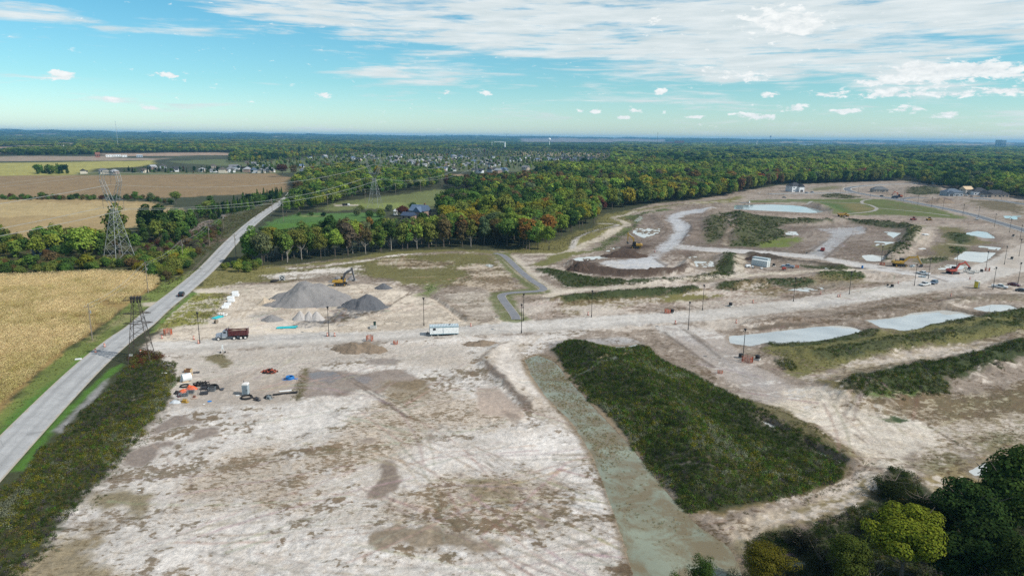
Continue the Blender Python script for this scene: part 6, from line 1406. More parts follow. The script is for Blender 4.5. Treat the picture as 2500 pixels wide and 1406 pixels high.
PNM = ['at the corn edge', 'at the corn corner', 'in the purple brush', 'below the railway', 'beside the railway', 'at the woodlot corner', 'on the west verge', 'at the lawn corner', 'on the east verge', 'by the roadside trees', 'beside the lawn', 'left in the meadow', 'right in the meadow', 'at the green thicket', 'ending the meadow']
for i, j in ((0,1),(1,2),(2,3),(3,4),(5,7),(7,8),(10,11),(11,12),(12,13),(13,14),(4,6),(6,9)):
 (a, ha),(b, hb_) = poles[i], poles[j]
 for q, dz in ((-1.1,-.4),(0,.2),(1.1,-.4)):
  wire(a + Vector((q, 0, ha + dz)), b + Vector((q, 0, hb_ + dz)),1.0 + (a - b).length * .012,0.024, f'overhead wires from the pole {PNM[i]} to the pole {PNM[j]}', 'overhead wires on the wooden poles')

# ---- high voltage pylons
def lattice(segs_leg, segs_brace, r_leg, r_br): return tubes([(a, b, r_leg, r_leg) for a, b in segs_leg],4), tubes([(a, b, r_br, r_br) for a, b in segs_brace],4)


def pylon():
 steel = flat('pylon_steel', (.34,.355,.36),.6,.1,.2)
 t_ = thing('pylon', 'grey steel pylon', 'pylon'); zb, zw = 0,24.5; wb, ww = 5.0,1.0
 cr = [(-1,-1),(1,-1),(1,1),(-1,1)]; lv = [0,6.5,11.5,15.5,18.5,21,23,24.5]
 wd = lambda z: wb + (ww - wb) * z / zw; P = lambda c, z: (cr[c][0] * wd(z), cr[c][1] * wd(z), z)
 for c in range(4): MB().tube(P(c, -0.4) if False else P(c, 0), P(c, zw),.14,.10,4).build('leg', steel, t_)
 br = MB()
 for z0, z1 in zip(lv, lv[1:]):
  for c in range(4):
   d = (c + 1) % 4; br.tube(P(c, z0), P(d, z1),.05, n=4).tube(P(d, z0), P(c, z1),.05, n=4).tube(P(c, z1), P(d, z1),.045, n=4)
 tag(br.build('bracing', steel, t_), kind='stuff')
 # the window head: two arms opening upward, closed by a beam
 for s in (-1,1):
  a = MB(); ch = []
  for y in (-.8,.8):
   p0, p1, p2, p3 = (s * 1.0, y, 24.5),(s * 4.2, y, 29.5),(s * 7.3, y, 38.0),(s * 6.2, y, 42.0)
   q0, q1, q2 = (s * .6, y, 28.4),(s * 5.9, y, 37.6),(s * 5.1, y, 40.6)
   a.path([p0, p1, p2, p3],.1,4).path([(0, y, 27.4), q0, q1, q2],.09,4); ch.append((p0, p1, p2, p3, q0, q1, q2))
  for (A_, B_) in ((ch[0], ch[1]),):
   for i in range(7): a.tube(A_[i], B_[i],.06, n=4)
   for A2 in (A_, B_):
    P1, P2 = Vector(A2[1]), Vector(A2[2]); Q1, Q2 = Vector(A2[4]), Vector(A2[5])
    for i in range(6): a.tube(P1.lerp(P2, i / 6), Q1.lerp(Q2,(i + .5) / 6),.055, n=4).tube(Q1.lerp(Q2,(i + .5) / 6), P1.lerp(P2,(i + 1) / 6),.055, n=4)
  a.build('head_arm', steel, t_)
 b_ = MB()
 for y in (-.8,.8):
  b_.tube((-6.2, y, 42),(6.2, y, 42),.1, n=4).tube((-5.1, y, 40.6),(5.1, y, 40.6),.1, n=4)
  for i in range(10): x0 = -5.1 + 1.02 * i; b_.tube((x0, y, 40.6),(x0 + .51, y, 42),.055, n=4).tube((x0 + .51, y, 42),(x0 + 1.02, y, 40.6),.055, n=4)
 b_.build('top_beam', steel, t_)
 c_ = MB()
 for s in (-1,1):
  for y in (-.8,.8): c_.tube((s * 1.2, y, 28.6),(s * 8.0,0,29.2),.08, n=4).tube((s * 3.6, y, 29.8),(s * 8.0,0,29.2),.08, n=4)
 c_.tube((-4,-.8,28.6),(4,-.8,28.6),.08, n=4).tube((-4,.8,28.6),(4,.8,28.6),.08, n=4).build('cross_arm', steel, t_)
 for x, z in ((-8.0,29.2),(8.0,29.2),(0,40.6)):
  m_ = MB()
  for i in range(9): m_.lathe([(.05,0),(.17,.12),(.05,.3)],7,(x, 0, z - 4.6 + i * .5))
  m_.build('insulator', dsteel, t_)
 return t_


PY = Proto(pylon); p1 = Vector(spot(292,634)); p2 = Vector(spot(916,506)); p3 = Vector(spot(1162,441)); p0 = p1 + (p1 - p2).normalized() * 320 + Vector((-40,0,0)); p0.z = 0
py = [p0, p1, p2, p3]; turn = [math.atan2((b - a).y, (b - a).x) - math.pi / 2 for a, b in ((p0, p1),(p1, p2),(p1, p3),(p2, p3))]
for p, a, lb in zip(py[1:], turn[1:],('tall grey steel pylon standing in the tree belt by the railway', 'distant steel pylon in the meadow beyond the brick house', 'farthest small steel pylon among the village trees')):
 s = 1.0; PY.put(p, a + (math.radians(-12) if p is p1 else 0), lb, 'steel pylons of the power line')
for (a, ra),(b, rb) in zip(zip(py, turn), list(zip(py, turn))[1:]):
 for x, z, w_ in ((-8,24.7, 'outer'),(8,24.7, 'inner'),(0,36.1, 'upper')):
  for e in (-.22,.22):
   A = a + Matrix.Rotation(ra, 3, 'Z') @ Vector((x + e, 0, z)); B = b + Matrix.Rotation(rb, 3, 'Z') @ Vector((x + e, 0, z))
   wire(A, B, (a - b).length * .028,.06, f'{w_} phase conductors sagging between the steel pylons', 'high voltage conductors')
 for x in (-6.2,6.2):
  wire(a + Matrix.Rotation(ra, 3, 'Z') @ Vector((x, 0,42)), b + Matrix.Rotation(rb, 3, 'Z') @ Vector((x, 0,42)),(a - b).length * .02,.03, 'fine shield wires along the tops of the steel pylons', 'high voltage conductors')


def old_tower():
 t_ = thing('lattice_tower', 'old dark rusty lattice tower in red sumac by the road junction', 'lattice tower'); H_ = px_h(347,882,733); wb, wt = 2.7,0.75
 wd = lambda z: wb + (wt - wb) * z / H_; cr = [(-1,-1),(1,-1),(1,1),(-1,1)]; P = lambda c, z: (cr[c][0] * wd(z), cr[c][1] * wd(z), z)
 for c in range(4): MB().tube(P(c, -.3), P(c, H_),.11,.085,4).build('leg', rust_m, t_)
 br = MB(); lv = [1.2,4.2,7.2,9.6,11.6,13.4,15.0, H_]
 for i, (z0, z1) in enumerate(zip(lv, lv[1:])):
  for c in range(4):
   d = (c + 1) % 4; br.tube(P(c, z0), P(d, z1),.045, n=4); br.tube(P(d, z0), P(c, z1),.03, n=4); br.tube(P(c, z1), P(d, z1),.04, n=4)
 tag(br.build('bracing', rust_m, t_), kind='stuff')
 for z, L in ((H_ * .63,3.6),(H_ * .79,3.4)):
  a = MB()
  for y in (-wd(z), wd(z)): a.tube((-L, 0, z),(0, y, z + .05),.11, n=4).tube((0, y, z + .05),(L, 0, z),.11, n=4)
  for s in (-1,1): a.tube((s * L, 0, z),(s * wd(z),0, z + .7),.04, n=4).tube((s * L * .6,-.3, z),(s * L * .6,.3, z),.04, n=4)
  a.build('cross_arm', rust_m, t_)
 a = MB()
 for y in (-1.1,1.1): a.tube((-3.2, y * .5, H_ + .1),(3.0, y * .5, H_ + .1),.07, n=4).tube((-2.3, y, H_ + 1.0),(2.6, y, H_ + 1.0),.05, n=4)
 for s in (-1,1): a.tube((s * 3.0,-.5, H_ + .1),(s * 2.3,-1.1, H_ + 1),.05, n=4).tube((s * 3.0,.5, H_ + .1),(s * 2.3,1.1, H_ + 1),.05, n=4)
 for x in np.linspace(-2.3,2.3,8): a.tube((x, -1.0, H_ + .1),(x, 1.0, H_ + 1),.045, n=4)
 a.build('top_platform', rust_m, t_)
 a = MB()
 for x in (-1.1,-.4,.4,1.1): a.lathe([(.12,0),(.2,.2),(.2,.9),(.1,1.1)],7,(x, 0, H_ - .7)).box((x, .3, H_ + .6),(.45,1.0,.7))
 a.build('switchgear', black, t_); return t_


o = old_tower(); o.location = spot(347,880); o.rotation_euler = (0,0, math.radians(14))


# ---- vehicles ------------------------------------------------------------------------------
CARS = {}


def car_paint(name, c): return flat('car_' + name, c, 0.3,0.1,0.03, dirt=0.10, spec=0.5)


def wheels(t_, xs, w_, r, tw=.24):
 for x in xs:
  for s in (-1,1):
   q = MB().wheel(x, s * w_, r, r, tw).build('wheel', rubber, t_); MB().wheel(x, s * (w_ + tw * .42), r, r * .62, tw * .2,10).build('rim', rim_m, q)


def car(kind, name, paint_, cat):
 t_ = thing(name, 'car', cat); L, Wd = {'car': (4.6,1.8), 'suv': (4.7,1.9), 'pickup': (5.8,1.98)}[kind]; h = L / 2; w_ = Wd / 2
 if kind == 'car': low = [(-h, .35),(h, .35),(h, .62),(h - .15,.72),(1.0,.92),(-1.75,.98),(-h + .1,.92),(-h, .7)]; gls = [(1.05,.9),(.35,1.38),(-1.0,1.42),(-1.85,.96)]; roof = (.42,-1.08,1.4)
 elif kind == 'suv': low = [(-h, .4),(h, .4),(h, .75),(h - .15,.92),(1.1,1.05),(-h + .05,1.08),(-h, .8)]; gls = [(1.1,1.02),(.5,1.6),(-1.9,1.66),(-h + .15,1.06)]; roof = (.5,-1.95,1.63)
 else: low = [(-h, .5),(h, .5),(h, .85),(h - .12,1.05),(1.35,1.15),(-.75,1.15),(-h, 1.12)]; gls = [(1.4,1.12),(.75,1.78),(-.6,1.82),(-.85,1.12)]; roof = (.78,-.65,1.8)
 MB().prism(low, -w_, w_).build('body', paint_, t_, .05)
 zt = gls[1][1]; z0 = gls[0][1]; MB().prism(gls, -w_ + .06, w_ - .06, lambda z: .16 * (z - z0) / (zt - z0)).build('window', glass, t_)
 MB().prism([(roof[0], roof[2] - .06),(roof[0] - .08, roof[2] + .03),(roof[1] + .05, roof[2] + .04),(roof[1], roof[2] - .06)],-w_ + .2, w_ - .2).build('roof', paint_, t_, .02)
 pl = MB()
 for s in (-1,1):
  for x in ((-.15,) if kind != 'pickup' else (.2,)): pl.tube((x, s * (w_ - .05), z0),(x - .05, s * (w_ - .21), zt),.05, n=4)
  pl.tube((gls[0][0] - .02, s * (w_ - .06), z0),(gls[1][0], s * (w_ - .2), zt),.05, n=4).tube((gls[3][0], s * (w_ - .06), z0),(gls[2][0], s * (w_ - .2), zt),.06, n=4)
 pl.build('pillar', paint_, t_)
 if kind == 'pickup':
  b_ = MB()
  b_.box((-1.9,0,1.0),(1.95,1.6,.08)); b_.build('bed_liner', black, t_)
  MB().box((-1.9,-w_ + .07,1.2),(2.0,.12,.18)).box((-1.9, w_ - .07,1.2),(2.0,.12,.18)).box((-h + .06,0,1.2),(.1, Wd - .1,.18)).build('bed_rail', paint_, t_)
 r = .33 if kind == 'car' else .38 if kind == 'suv' else .41; wheels(t_, (h - .95,-h + (.9 if kind != 'pickup' else 1.15)), w_ - .08, r)
 for s in (-1,1):
  MB().box((h - .03, s * (w_ - .28),.78 if kind != 'pickup' else .9),(.1,.4,.16)).build('headlight', reflect, t_)
  MB().box((-h + .02, s * (w_ - .2),.82 if kind == 'car' else .95),(.08,.22,.24)).build('tail_light', redm, t_)
  MB().box((gls[0][0] - .15, s * (w_ + .08), z0 + .1),(.12,.2,.14)).build('mirror', black, t_)
 MB().box((h, 0,.5),(.14, Wd - .1,.2)).box((-h, 0,.5),(.14, Wd - .1,.2)).build('bumper', black if kind != 'pickup' else dsteel, t_); return t_


white_c, blackc, bluec, maroonc, darkc, silver, greyc, redc = (car_paint(n, c) for n, c in (('white', (.72,.73,.73)),('black', (.012,.012,.014)),('blue', (.10,.16,.24)),('maroon', (.12,.012,.025)),('slate', (.035,.045,.06)),('silver', (.32,.39,.47)),('grey', (.18,.19,.2)),('red', (.42,.04,.025))))
for kind, nm, pt, nose, tail, lb, cat in (
 ('suv', 'car', blackc, (447,716),(439,729), 'black car driving on the county road by the site entrance', 'car'),('pickup', 'pickup_truck', white_c, (2237,667),(2270,673), 'white pickup crossing from the yellow excavator', 'pickup truck'),
 ('pickup', 'pickup_truck', white_c, (2243,700),(2272,695), 'white pickup parked beside the blue car', 'pickup truck'),('suv', 'car', bluec, (2271,695),(2288,690), 'blue car parked behind the white pickup', 'car'),('pickup', 'pickup_truck', white_c, (2461,705),(2420,700), 'long white pickup parked below the wide road', 'pickup truck'),
 ('car', 'car', maroonc, (2488,699),(2464,695), 'maroon car parked behind the long white pickup', 'car'),('car', 'car', darkc, (2510,713),(2480,709), 'dark slate car cut off at the edge by the white pickup', 'car'),('pickup', 'pickup_truck', silver, (1909,652),(1938,655), 'silver blue pickup parked near the white containers', 'pickup truck'),
 ('suv', 'car', white_c, (2384,541),(2386,532), 'white car driving on the new street curve', 'car'),('car', 'car', white_c, (1975,472),(1964,471), 'white car parked beside the white two storey house', 'car'),('car', 'car', silver, (1988,471),(1978,470), 'silver car next to the white car by the two storey house', 'car'),
 ('car', 'car', greyc, (1921,484),(1908,483), 'grey car in the dirt below the two storey house', 'car'),('suv', 'car', darkc, (2146,479),(2158,481), 'dark car parked at the street junction', 'car'),('pickup', 'pickup_truck', white_c, (2352,478),(2366,480), 'white pickup in front of the framed house', 'pickup truck'),
 ('suv', 'car', white_c, (2392,481),(2404,482), 'white van like car at the dark roofed houses', 'car'),('car', 'car', darkc, (2366,480),(2376,482), 'dark car between the houses with trucks', 'car'),('pickup', 'pickup_truck', redc, (2012,606),(2004,619), 'small red pickup on the inner gravel road', 'pickup truck'),
 ('car', 'car', white_c, (2228,449),(2242,450), 'white vehicle parked beyond the far street bend', 'car')):
 loc, rz, L = between(nose, tail); key = (kind, pt.name)
 if key not in CARS: CARS[key] = Proto(car, kind, nm, pt, cat)
 CARS[key].put(loc, rz, lb, 'vehicles on the building site', cat=cat)


def dump_truck():
 t_ = thing('dump_truck', 'grey tractor dump truck with long dark maroon box at the entrance', 'dump truck'); gp = flat('truck_grey', (.30,.34,.40),.35,.2,.05, dirt=.25)
 MB().box((0,0,.95),(9.2,.9,.28)).build('chassis', dsteel, t_)
 MB().prism([(2.75,1.0),(4.65,1.0),(4.75,1.3),(4.6,1.9),(2.75,2.1)],-.8,.8, lambda z: .12 if z > 1.5 else 0).build('hood', gp, t_, .05)
 c_ = MB().prism([(1.2,1.0),(2.85,1.0),(2.85,2.1),(2.45,2.95),(1.2,3.0)],-1.1,1.1).build('cab', gp, t_, .06)
 MB().box((2.68,0,2.5),(.1,1.85,.6), ry=-.46).build('windscreen', glass, c_)
 for s in (-1,1): MB().box((1.95, s * 1.11,2.45),(.75,.03,.6)).build('window', glass, c_); MB().tube((1.05, s * 1.0,1.4),(1.05, s * 1.0,3.7),.09).build('exhaust', steel, t_)
 for s in (-1,1):
  MB().prism([(3.2,.8),(3.3,1.15),(3.7,1.4),(4.2,1.35),(4.6,1.0),(4.5,.95),(4.15,1.2),(3.7,1.25),(3.4,1.05)], s * 1.2 - .25, s * 1.2 + .25).build('fender', gp, t_)
  MB().box((4.7, s * .65,1.35),(.12,.3,.3)).build('headlight', reflect, t_); MB().tube((1.7, s * .95,.85),(2.9, s * .95,.85),.3, n=10).build('fuel_tank', steel, t_)
 MB().box((4.82,0,.75),(.18,2.3,.35)).build('bumper', steel, t_); MB().box((4.72,0,1.35),(.08,.9,.8)).build('grille', steel, t_)
 b_ = MB(); x0, x1, z0, z1, w_ = -4.75,.95,1.35,2.95,1.25
 b_.box(((x0 + x1) / 2,0, z0),(x1 - x0,2 * w_ - .3,.14)); b_.box(((x0 + x1) / 2,-w_, (z0 + z1) / 2),(x1 - x0,.1, z1 - z0)).box(((x0 + x1) / 2, w_, (z0 + z1) / 2),(x1 - x0,.1, z1 - z0)).box((x1,0,(z0 + z1) / 2 + .1),(.1,2 * w_, z1 - z0 + .2))
 bd = b_.build('dump_box', maroon_m, t_)
 for i in range(8):
  for s in (-1,1): MB().box((x0 + .4 + i * .72, s * (w_ + .08),(z0 + z1) / 2),(.1,.09, z1 - z0)).build('rib', maroon_m, bd)
 MB().box((x0 - .05,0,(z0 + z1) / 2 + .15),(.1,2 * w_ + .1, z1 - z0 + .35)).build('tailgate', maroon_m, t_); MB().box((x1 + .45,0,3.2),(.95,2.3,.1)).box((x1 - .02,0,3.1),(.1,2.4,.3)).build('cab_guard', maroon_m, t_)
 MB().prism([(x0 + .15,2.3),(x1 - .1,2.35),(-.3,2.75),(-1.7,2.62),(-3.0,2.8),(x0 + .6,2.5)],-w_ + .1, w_ - .1).build('load', flat('earth_load', (.26,.2,.15),.95,0,.3), t_)
 for x in (3.85,-.75,-2.75,-4.05):
  for s in (-1,1):
   q = MB().wheel(x, s * 1.02,.52,.52,.34 if x > 0 else .5).build('wheel', rubber, t_); MB().wheel(x, s * (1.2 if x > 0 else 1.28),.52,.33,.08,10).build('rim', reflect, q)
 MB().box((-4.6,0,.7),(.06,2.3,.7)).build('mud_flap', rubber, t_); return t_


o = dump_truck(); loc, rz, L = between((527.5,829),(607,825)); o.location = loc; o.rotation_euler = (0,0, rz); o.scale = (L / 9.6,) * 3


def office_trailer():
 t_ = thing('office_trailer', 'white ribbed office trailer parked beside the haul road', 'trailer'); tw = flat('trailer_white', (.83,.85,.84),.5, dirt=.08); ro = flat('trailer_roof', (.42,.52,.56),.45,.2,.1); tr = flat('trailer_trim', (.13,.25,.30),.5)
 w_ = MB().box((0,0,1.9),(9.0,2.9,2.3)).build('wall', tw, t_)
 rb = MB()
 for i in range(24):
  for s in (-1,1): rb.box((-4.4 + i * .383, s * 1.46,1.95),(.1,.03,2.15))
 tag(rb.build('wall_rib', tw, w_), kind='stuff')
 MB().box((0,0,3.12),(9.16,3.06,.16)).build('roof', ro, t_)
 rr_ = MB()
 for i in range(19): rr_.box((-4.4 + i * .49,0,3.23),(.12,2.95,.06))
 tag(rr_.build('roof_rib', tw, t_), kind='stuff')
 for s in (-1,1): MB().box((0, s * 1.5,3.0),(9.12,.08,.18)).build('fascia', tr, t_); MB().box((0, s * 1.47,.74),(9.05,.08,.14)).build('skirt_rail', tr, t_)
 wn = MB().box((-3.1,-1.47,2.35),(.86,.07,.72)).build('window_frame', dsteel, t_)
 for x in (-3.31,-2.89): MB().box((x, -1.5,2.35),(.36,.05,.6)).build('pane', glass, wn)
 MB().box((-.35,-1.475,1.9),(.05,.05,2.2)).build('joint_strip', tr, t_); MB().box((1.8,.3,3.34),(.5,.5,.2)).build('roof_vent', dsteel, t_); MB().box((-4.53,.5,1.85),(.06,.85,1.95)).build('door', greyp, t_)
 MB().box((0,0,.62),(8.9,2.2,.16)).build('chassis', dsteel, t_); MB().tube((-4.5,-.7,.6),(-5.7,0,.6),.08).tube((-4.5,.7,.6),(-5.7,0,.6),.08).tube((-5.5,0,.05),(-5.5,0,1.1),.06).build('hitch', black, t_); MB().lathe([(.16,0),(.16,.6)],8,(-5.1,-.25,.65)).lathe([(.16,0),(.16,.6)],8,(-5.1,.25,.65)).build('gas_bottle', black, t_)
 for x in (.6,1.6):
  for s in (-1,1): MB().wheel(x, s * 1.15,.38,.38,.22).build('wheel', rubber, t_)
 for x in (-4.0,-2.0,3.2,4.2):
  for s in (-1,1): MB().box((x, s * 1.1,.27),(.4,.4,.54)).build('support_block', conc, t_)
 return t_


o = office_trailer(); a, b = spot(1048,821.5), spot(1118,819); o.location = ((a[0] + b[0]) / 2,(a[1] + b[1]) / 2 + 1.45, min(a[2], b[2])); o.rotation_euler = (0,0, math.atan2(b[1] - a[1], b[0] - a[0])); o.scale = (math.hypot(a[0] - b[0], a[1] - b[1]) / 9.0,) * 3


def container(pt):
 t_ = thing('storage_container', 'container', 'container'); bd = MB().box((0,0,1.38),(6.0,2.36,2.46)).build('body', pt, t_)
 q = MB()
 for i in range(19):
  for s in (-1,1): q.box((-2.7 + i * .3, s * 1.19,1.38),(.15,.04,2.3))
 tag(q.build('corrugation', pt, bd), kind='stuff'); q = MB()
 for x in (-3,3):
  for y in (-1.18,1.18): q.box((x, y, 1.35),(.14,.14,2.62))
 for z in (.1,2.62):
  for y in (-1.18,1.18): q.box((0, y, z),(6.1,.12,.14))
  for x in (-3,3): q.box((x, 0, z),(.12,2.4,.14))
 q.build('frame', pt, t_); MB().box((0,0,2.64),(5.9,2.3,.05)).build('roof', pt, t_)
 for s in (-1,1): d_ = MB().box((3.03, s * .57,1.36),(.05,1.1,2.35)).build('door', pt, t_); MB().tube((3.08, s * .3,.3),(3.08, s * .3,2.5),.03).build('lock_bar', steel, d_)
 return t_


cw, cg = flat('container_white', (.68,.72,.71),.5,.1,.06, dirt=.12), flat('container_grey', (.50,.58,.60),.5,.1,.06, dirt=.12)
loc, rz, L = between((1875,653),(1838,647)); o = container(cw); o.location = loc; o.rotation_euler = (0,0, rz); tag(o, 'white storage container nearer the haul track', group='storage containers'); o.scale = (1.35,1.1,1.1)
o2 = container(cg); o2.location = (loc[0] + 3.0, loc[1] + 7.5, loc[2]); o2.rotation_euler = (0,0, rz); tag(o2, 'pale grey container behind the white one', group='storage containers'); o2.scale = (1.35,1.1,1.1)


def excavator(pt, name, label, boom=(50,-70), swing=0.0, dark_boom=False):
 """boom: angle of the boom from level, angle of the stick from level"""
 t_ = thing(name, label, 'excavator'); bp = dsteel if dark_boom else pt
 for s in (-1,1):
  q = MB().prism([(-2.0,.1),(-1.7,0),(1.7,0),(2.0,.1),(2.15,.45),(2.0,.8),(1.7,.92),(-1.7,.92),(-2.0,.8),(-2.15,.45)], s * 1.25 - .3, s * 1.25 + .3).build('track', rubber, t_)
  for x in (-1.7,-.85,0,.85,1.7): MB().wheel(x, s * 1.58,.45,.26,.06,8).build('track_wheel', pt if abs(x) > 1 else dsteel, q)
 M = Matrix.Rotation(swing, 4, 'Z')
 MB().box((0,0,.7),(2.2,1.9,.35)).tube((0,0,.8),(0,0,1.15),.8, n=14).build('undercarriage', dsteel, t_)
 up = []
 up.append(MB().prism([(-2.3,1.15),(.9,1.15),(.9,2.05),(-2.0,2.15),(-2.35,1.9)],-1.3,1.3).build('house', pt, t_, .06))
 up.append(MB().prism([(-2.75,1.2),(-2.1,1.15),(-2.1,2.05),(-2.7,1.9)],-1.25,1.25).build('counterweight', pt, t_, .08))
 cb = MB().prism([(.1,1.15),(1.75,1.15),(1.8,1.9),(1.45,2.95),(.1,3.0)],.35,1.3).build('cab', black if not dark_boom else pt, t_, .05); up.append(cb)
 for m_ in (MB().box((.85,1.31,2.3),(1.1,.03,1.0)), MB().box((.85,.34,2.3),(1.1,.03,1.0)), MB().box((1.67,.82,2.35),(.04,.8,1.1), ry=-.32)): m_.build('window', glass, cb)
 up.append(MB().box((-1.2,-.5,2.25),(1.2,1.0,.25)).build('engine_cover', dsteel, t_)); up.append(MB().tube((-1.6,.5,2.1),(-1.6,.5,2.8),.08).build('exhaust', dsteel, t_))
 ab, as_ = math.radians(boom[0]), math.radians(boom[1]); p = Vector((.9,-.15,1.5)); k1 = p + Vector((math.cos(ab + .3),0, math.sin(ab + .3))) * 2.9; k2 = k1 + Vector((math.cos(ab - .45),0, math.sin(ab - .45))) * 2.9; e = k2 + Vector((math.cos(as_),0, math.sin(as_))) * 3.1
 def beam(a, b, w0, w1, d): d_ = (b - a).normalized(); n_ = Vector((-d_.z, 0, d_.x)); return [(a + n_ * w0, a - n_ * w0, b - n_ * w1, b + n_ * w1)]
 def bm(lst, wy):
  m_ = MB()
  for A in lst: m_.prism([(q.x, q.z) for q in A], p.y - wy, p.y + wy)
  return m_
 up.append(bm(beam(p, k1,.28,.42,0) + beam(k1, k2,.42,.24,0),.24).build('boom', bp, t_)); up.append(bm(beam(k2 - Vector((math.cos(as_),0, math.sin(as_))) * .7, e, .34,.17,0),.19).build('stick', bp, t_))
 up.append(MB().tube(p + Vector((.3,0,.1)), k1.lerp(k2,.1),.11).tube(k1.lerp(k2,.15) + Vector((0,0,.5)), k2 - Vector((math.cos(as_),0, math.sin(as_))) * .6,.1).tube(k2 + Vector((.2,0,.1)), e + Vector((.25,0,.35)),.08).build('hydraulic_ram', steel, t_))
 bk = [(e.x, e.z + .15),(e.x + .35, e.z - .1),(e.x + .45, e.z - .7),(e.x + .1, e.z - 1.15),(e.x - .5, e.z - 1.1),(e.x - .75, e.z - .75),(e.x - .2, e.z - .65)]; bu = MB().prism(bk, p.y - .6, p.y + .6).build('bucket', dsteel, t_); up.append(bu)
 tm = MB()
 for i in range(5): tm.box((e.x - .85, p.y - .5 + i * .25, e.z - .78),(.3,.1,.1))
 tm.build('teeth', steel, bu)
 for q in up: q.matrix_local = M @ q.matrix_local
 return t_


for pt, px, py, face, lb, boom, dk, sc, nm in (
 (yel, 1553,606,172, 'yellow excavator with raised boom beside the dug black earth', (62,-88), False, 1.25, 'excavator'),(yel, 2196,651,-8, 'yellow excavator reaching right between the small pond and the road', (28,-58), False, 1.3, 'excavator'),(redm, 2326,668,10, 'red excavator with folded boom beside the concrete pipes', (42,-42), False, 1.1, 'excavator'),
 (yel, 831,697,5, 'yellow excavator with dark boom behind the big stockpile', (55,-80), True, 1.15, 'excavator'),(ora, 2196,482,175, 'orange excavator at the far street junction', (45,-55), False, 1.15, 'excavator')):
 o = excavator(pt, nm, lb, boom, 0.0, dk); o.location = spot(px, py); o.rotation_euler = (0,0, math.radians(face)); o.scale = (sc,) * 3; tag(o, group='excavators')


def hauler():
 t_ = thing('articulated_dump_truck', 'yellow articulated hauler on the brown strip by the park meadow', 'dump truck')
 MB().prism([(1.2,1.2),(4.2,1.2),(4.4,1.7),(3.6,2.2),(1.2,2.2)],-1.2,1.2).build('hood', yel, t_, .06); c_ = MB().prism([(.9,1.3),(2.4,1.3),(2.3,3.3),(.9,3.35)],-1.0,1.0).build('cab', yel, t_, .06)
 MB().box((2.4,0,2.75),(.06,1.7,.9)).box((1.6,-1.01,2.75),(1.0,.05,.9)).box((1.6,1.01,2.75),(1.0,.05,.9)).build('window', glass, c_); MB().prism([(-4.8,2.5),(-4.0,1.5),(-1.0,1.4),(.4,1.8),(.7,3.0),(-.5,2.9),(-4.9,2.8)],-1.4,1.4).build('dump_body', yel, t_, .05)
 MB().box((-1.5,0,1.1),(6.0,1.0,.4)).build('chassis', dsteel, t_); MB().prism([(-4.4,2.75),(.3,2.9),(-1.2,3.4),(-3.0,3.3)],-1.2,1.2).build('load', flat('earth_load', (.26,.2,.15),.95,0,.3), t_)
 for x in (3.0,-1.4,-3.1):
  for s in (-1,1): q = MB().wheel(x, s * 1.2,.82,.82,.6).build('wheel', rubber, t_); MB().wheel(x, s * 1.48,.82,.42,.1,10).build('rim', yel, q)
 return t_


o = hauler(); o.location = spot(910,806, 'D'); o.rotation_euler = (0,0, math.radians(-4))


def roller(pt, label, name='road_roller'):
 t_ = thing(name, label, 'road roller'); MB().wheel(1.5,0,.72,.72,2.0,18).build('drum', dsteel, t_); MB().prism([(-2.3,.7),(-.2,.7),(-.1,1.5),(-2.2,1.6)],-.85,.85).build('engine_hood', pt, t_, .06)
 MB().prism([(-.3,.9),(.8,.9),(.8,1.3),(-.3,1.4)],-.7,.7).build('deck', pt, t_); c_ = MB().box((.2,0,2.0),(1.2,1.3,1.4)).build('cab', glass, t_); MB().box((.2,0,2.75),(1.4,1.5,.1)).build('roof', pt, c_)
 MB().box((1.5,1.1,.8),(1.9,.1,.3)).box((1.5,-1.1,.8),(1.9,.1,.3)).box((.6,0,.8),(.2,2.2,.3)).build('drum_frame', pt, t_)
 for s in (-1,1): q = MB().wheel(-1.4, s * .85,.7,.7,.45).build('wheel', rubber, t_); MB().wheel(-1.4, s * 1.05,.7,.35,.1,10).build('rim', pt, q)
 return t_


o = roller(redm, 'red road roller on the brown strip below the park meadow'); o.location = spot(1510,836, 'D'); o.rotation_euler = (0,0,.1)
o = roller(yel, 'dark yellow roller behind the red one on the brown strip'); o.location = spot(1645,838, 'D'); o.rotation_euler = (0,0,.2)


def box_truck():
 t_ = thing('box_truck', 'dark blue box truck at the far street junction', 'truck'); db = flat('truck_blue', (.05,.07,.10),.4)
 MB().box((-1.2,0,2.0),(4.6,2.3,2.3)).build('cargo_box', db, t_, .03); c_ = MB().prism([(1.2,.6),(2.9,.6),(3.0,1.5),(2.5,2.3),(1.2,2.35)],-1.05,1.05).build('cab', db, t_, .05); MB().box((2.78,0,1.9),(.06,1.8,.6), ry=-.5).box((1.9,-1.06,1.8),(.8,.04,.5)).box((1.9,1.06,1.8),(.8,.04,.5)).build('window', glass, c_)
 MB().box((-.2,0,.7),(6,.9,.25)).build('chassis', dsteel, t_); wheels(t_, (2.1,-2.3),1.0,.46,.3); return t_


o = box_truck(); o.location = spot(1348,650, 'D'); o.rotation_euler = (0,0, math.radians(160))


# ---- traffic drums, netting, basins ----------------------------------------------------------
def drum(pt):
 t_ = thing('traffic_drum', 'orange traffic drum', 'traffic drum'); MB().lathe([(.34,0),(.36,.06),(.3,.1)],12).build('base', rubber, t_); MB().lathe([(.29,.1),(.27,.42),(.25,.7),(.23,1.02),(.12,1.06)],12).build('body', pt, t_)
 for z, r in ((.35,.283),(.68,.262)): MB().lathe([(r, z),(r - .012, z + .15)],12).build('band', reflect, t_)
 return t_


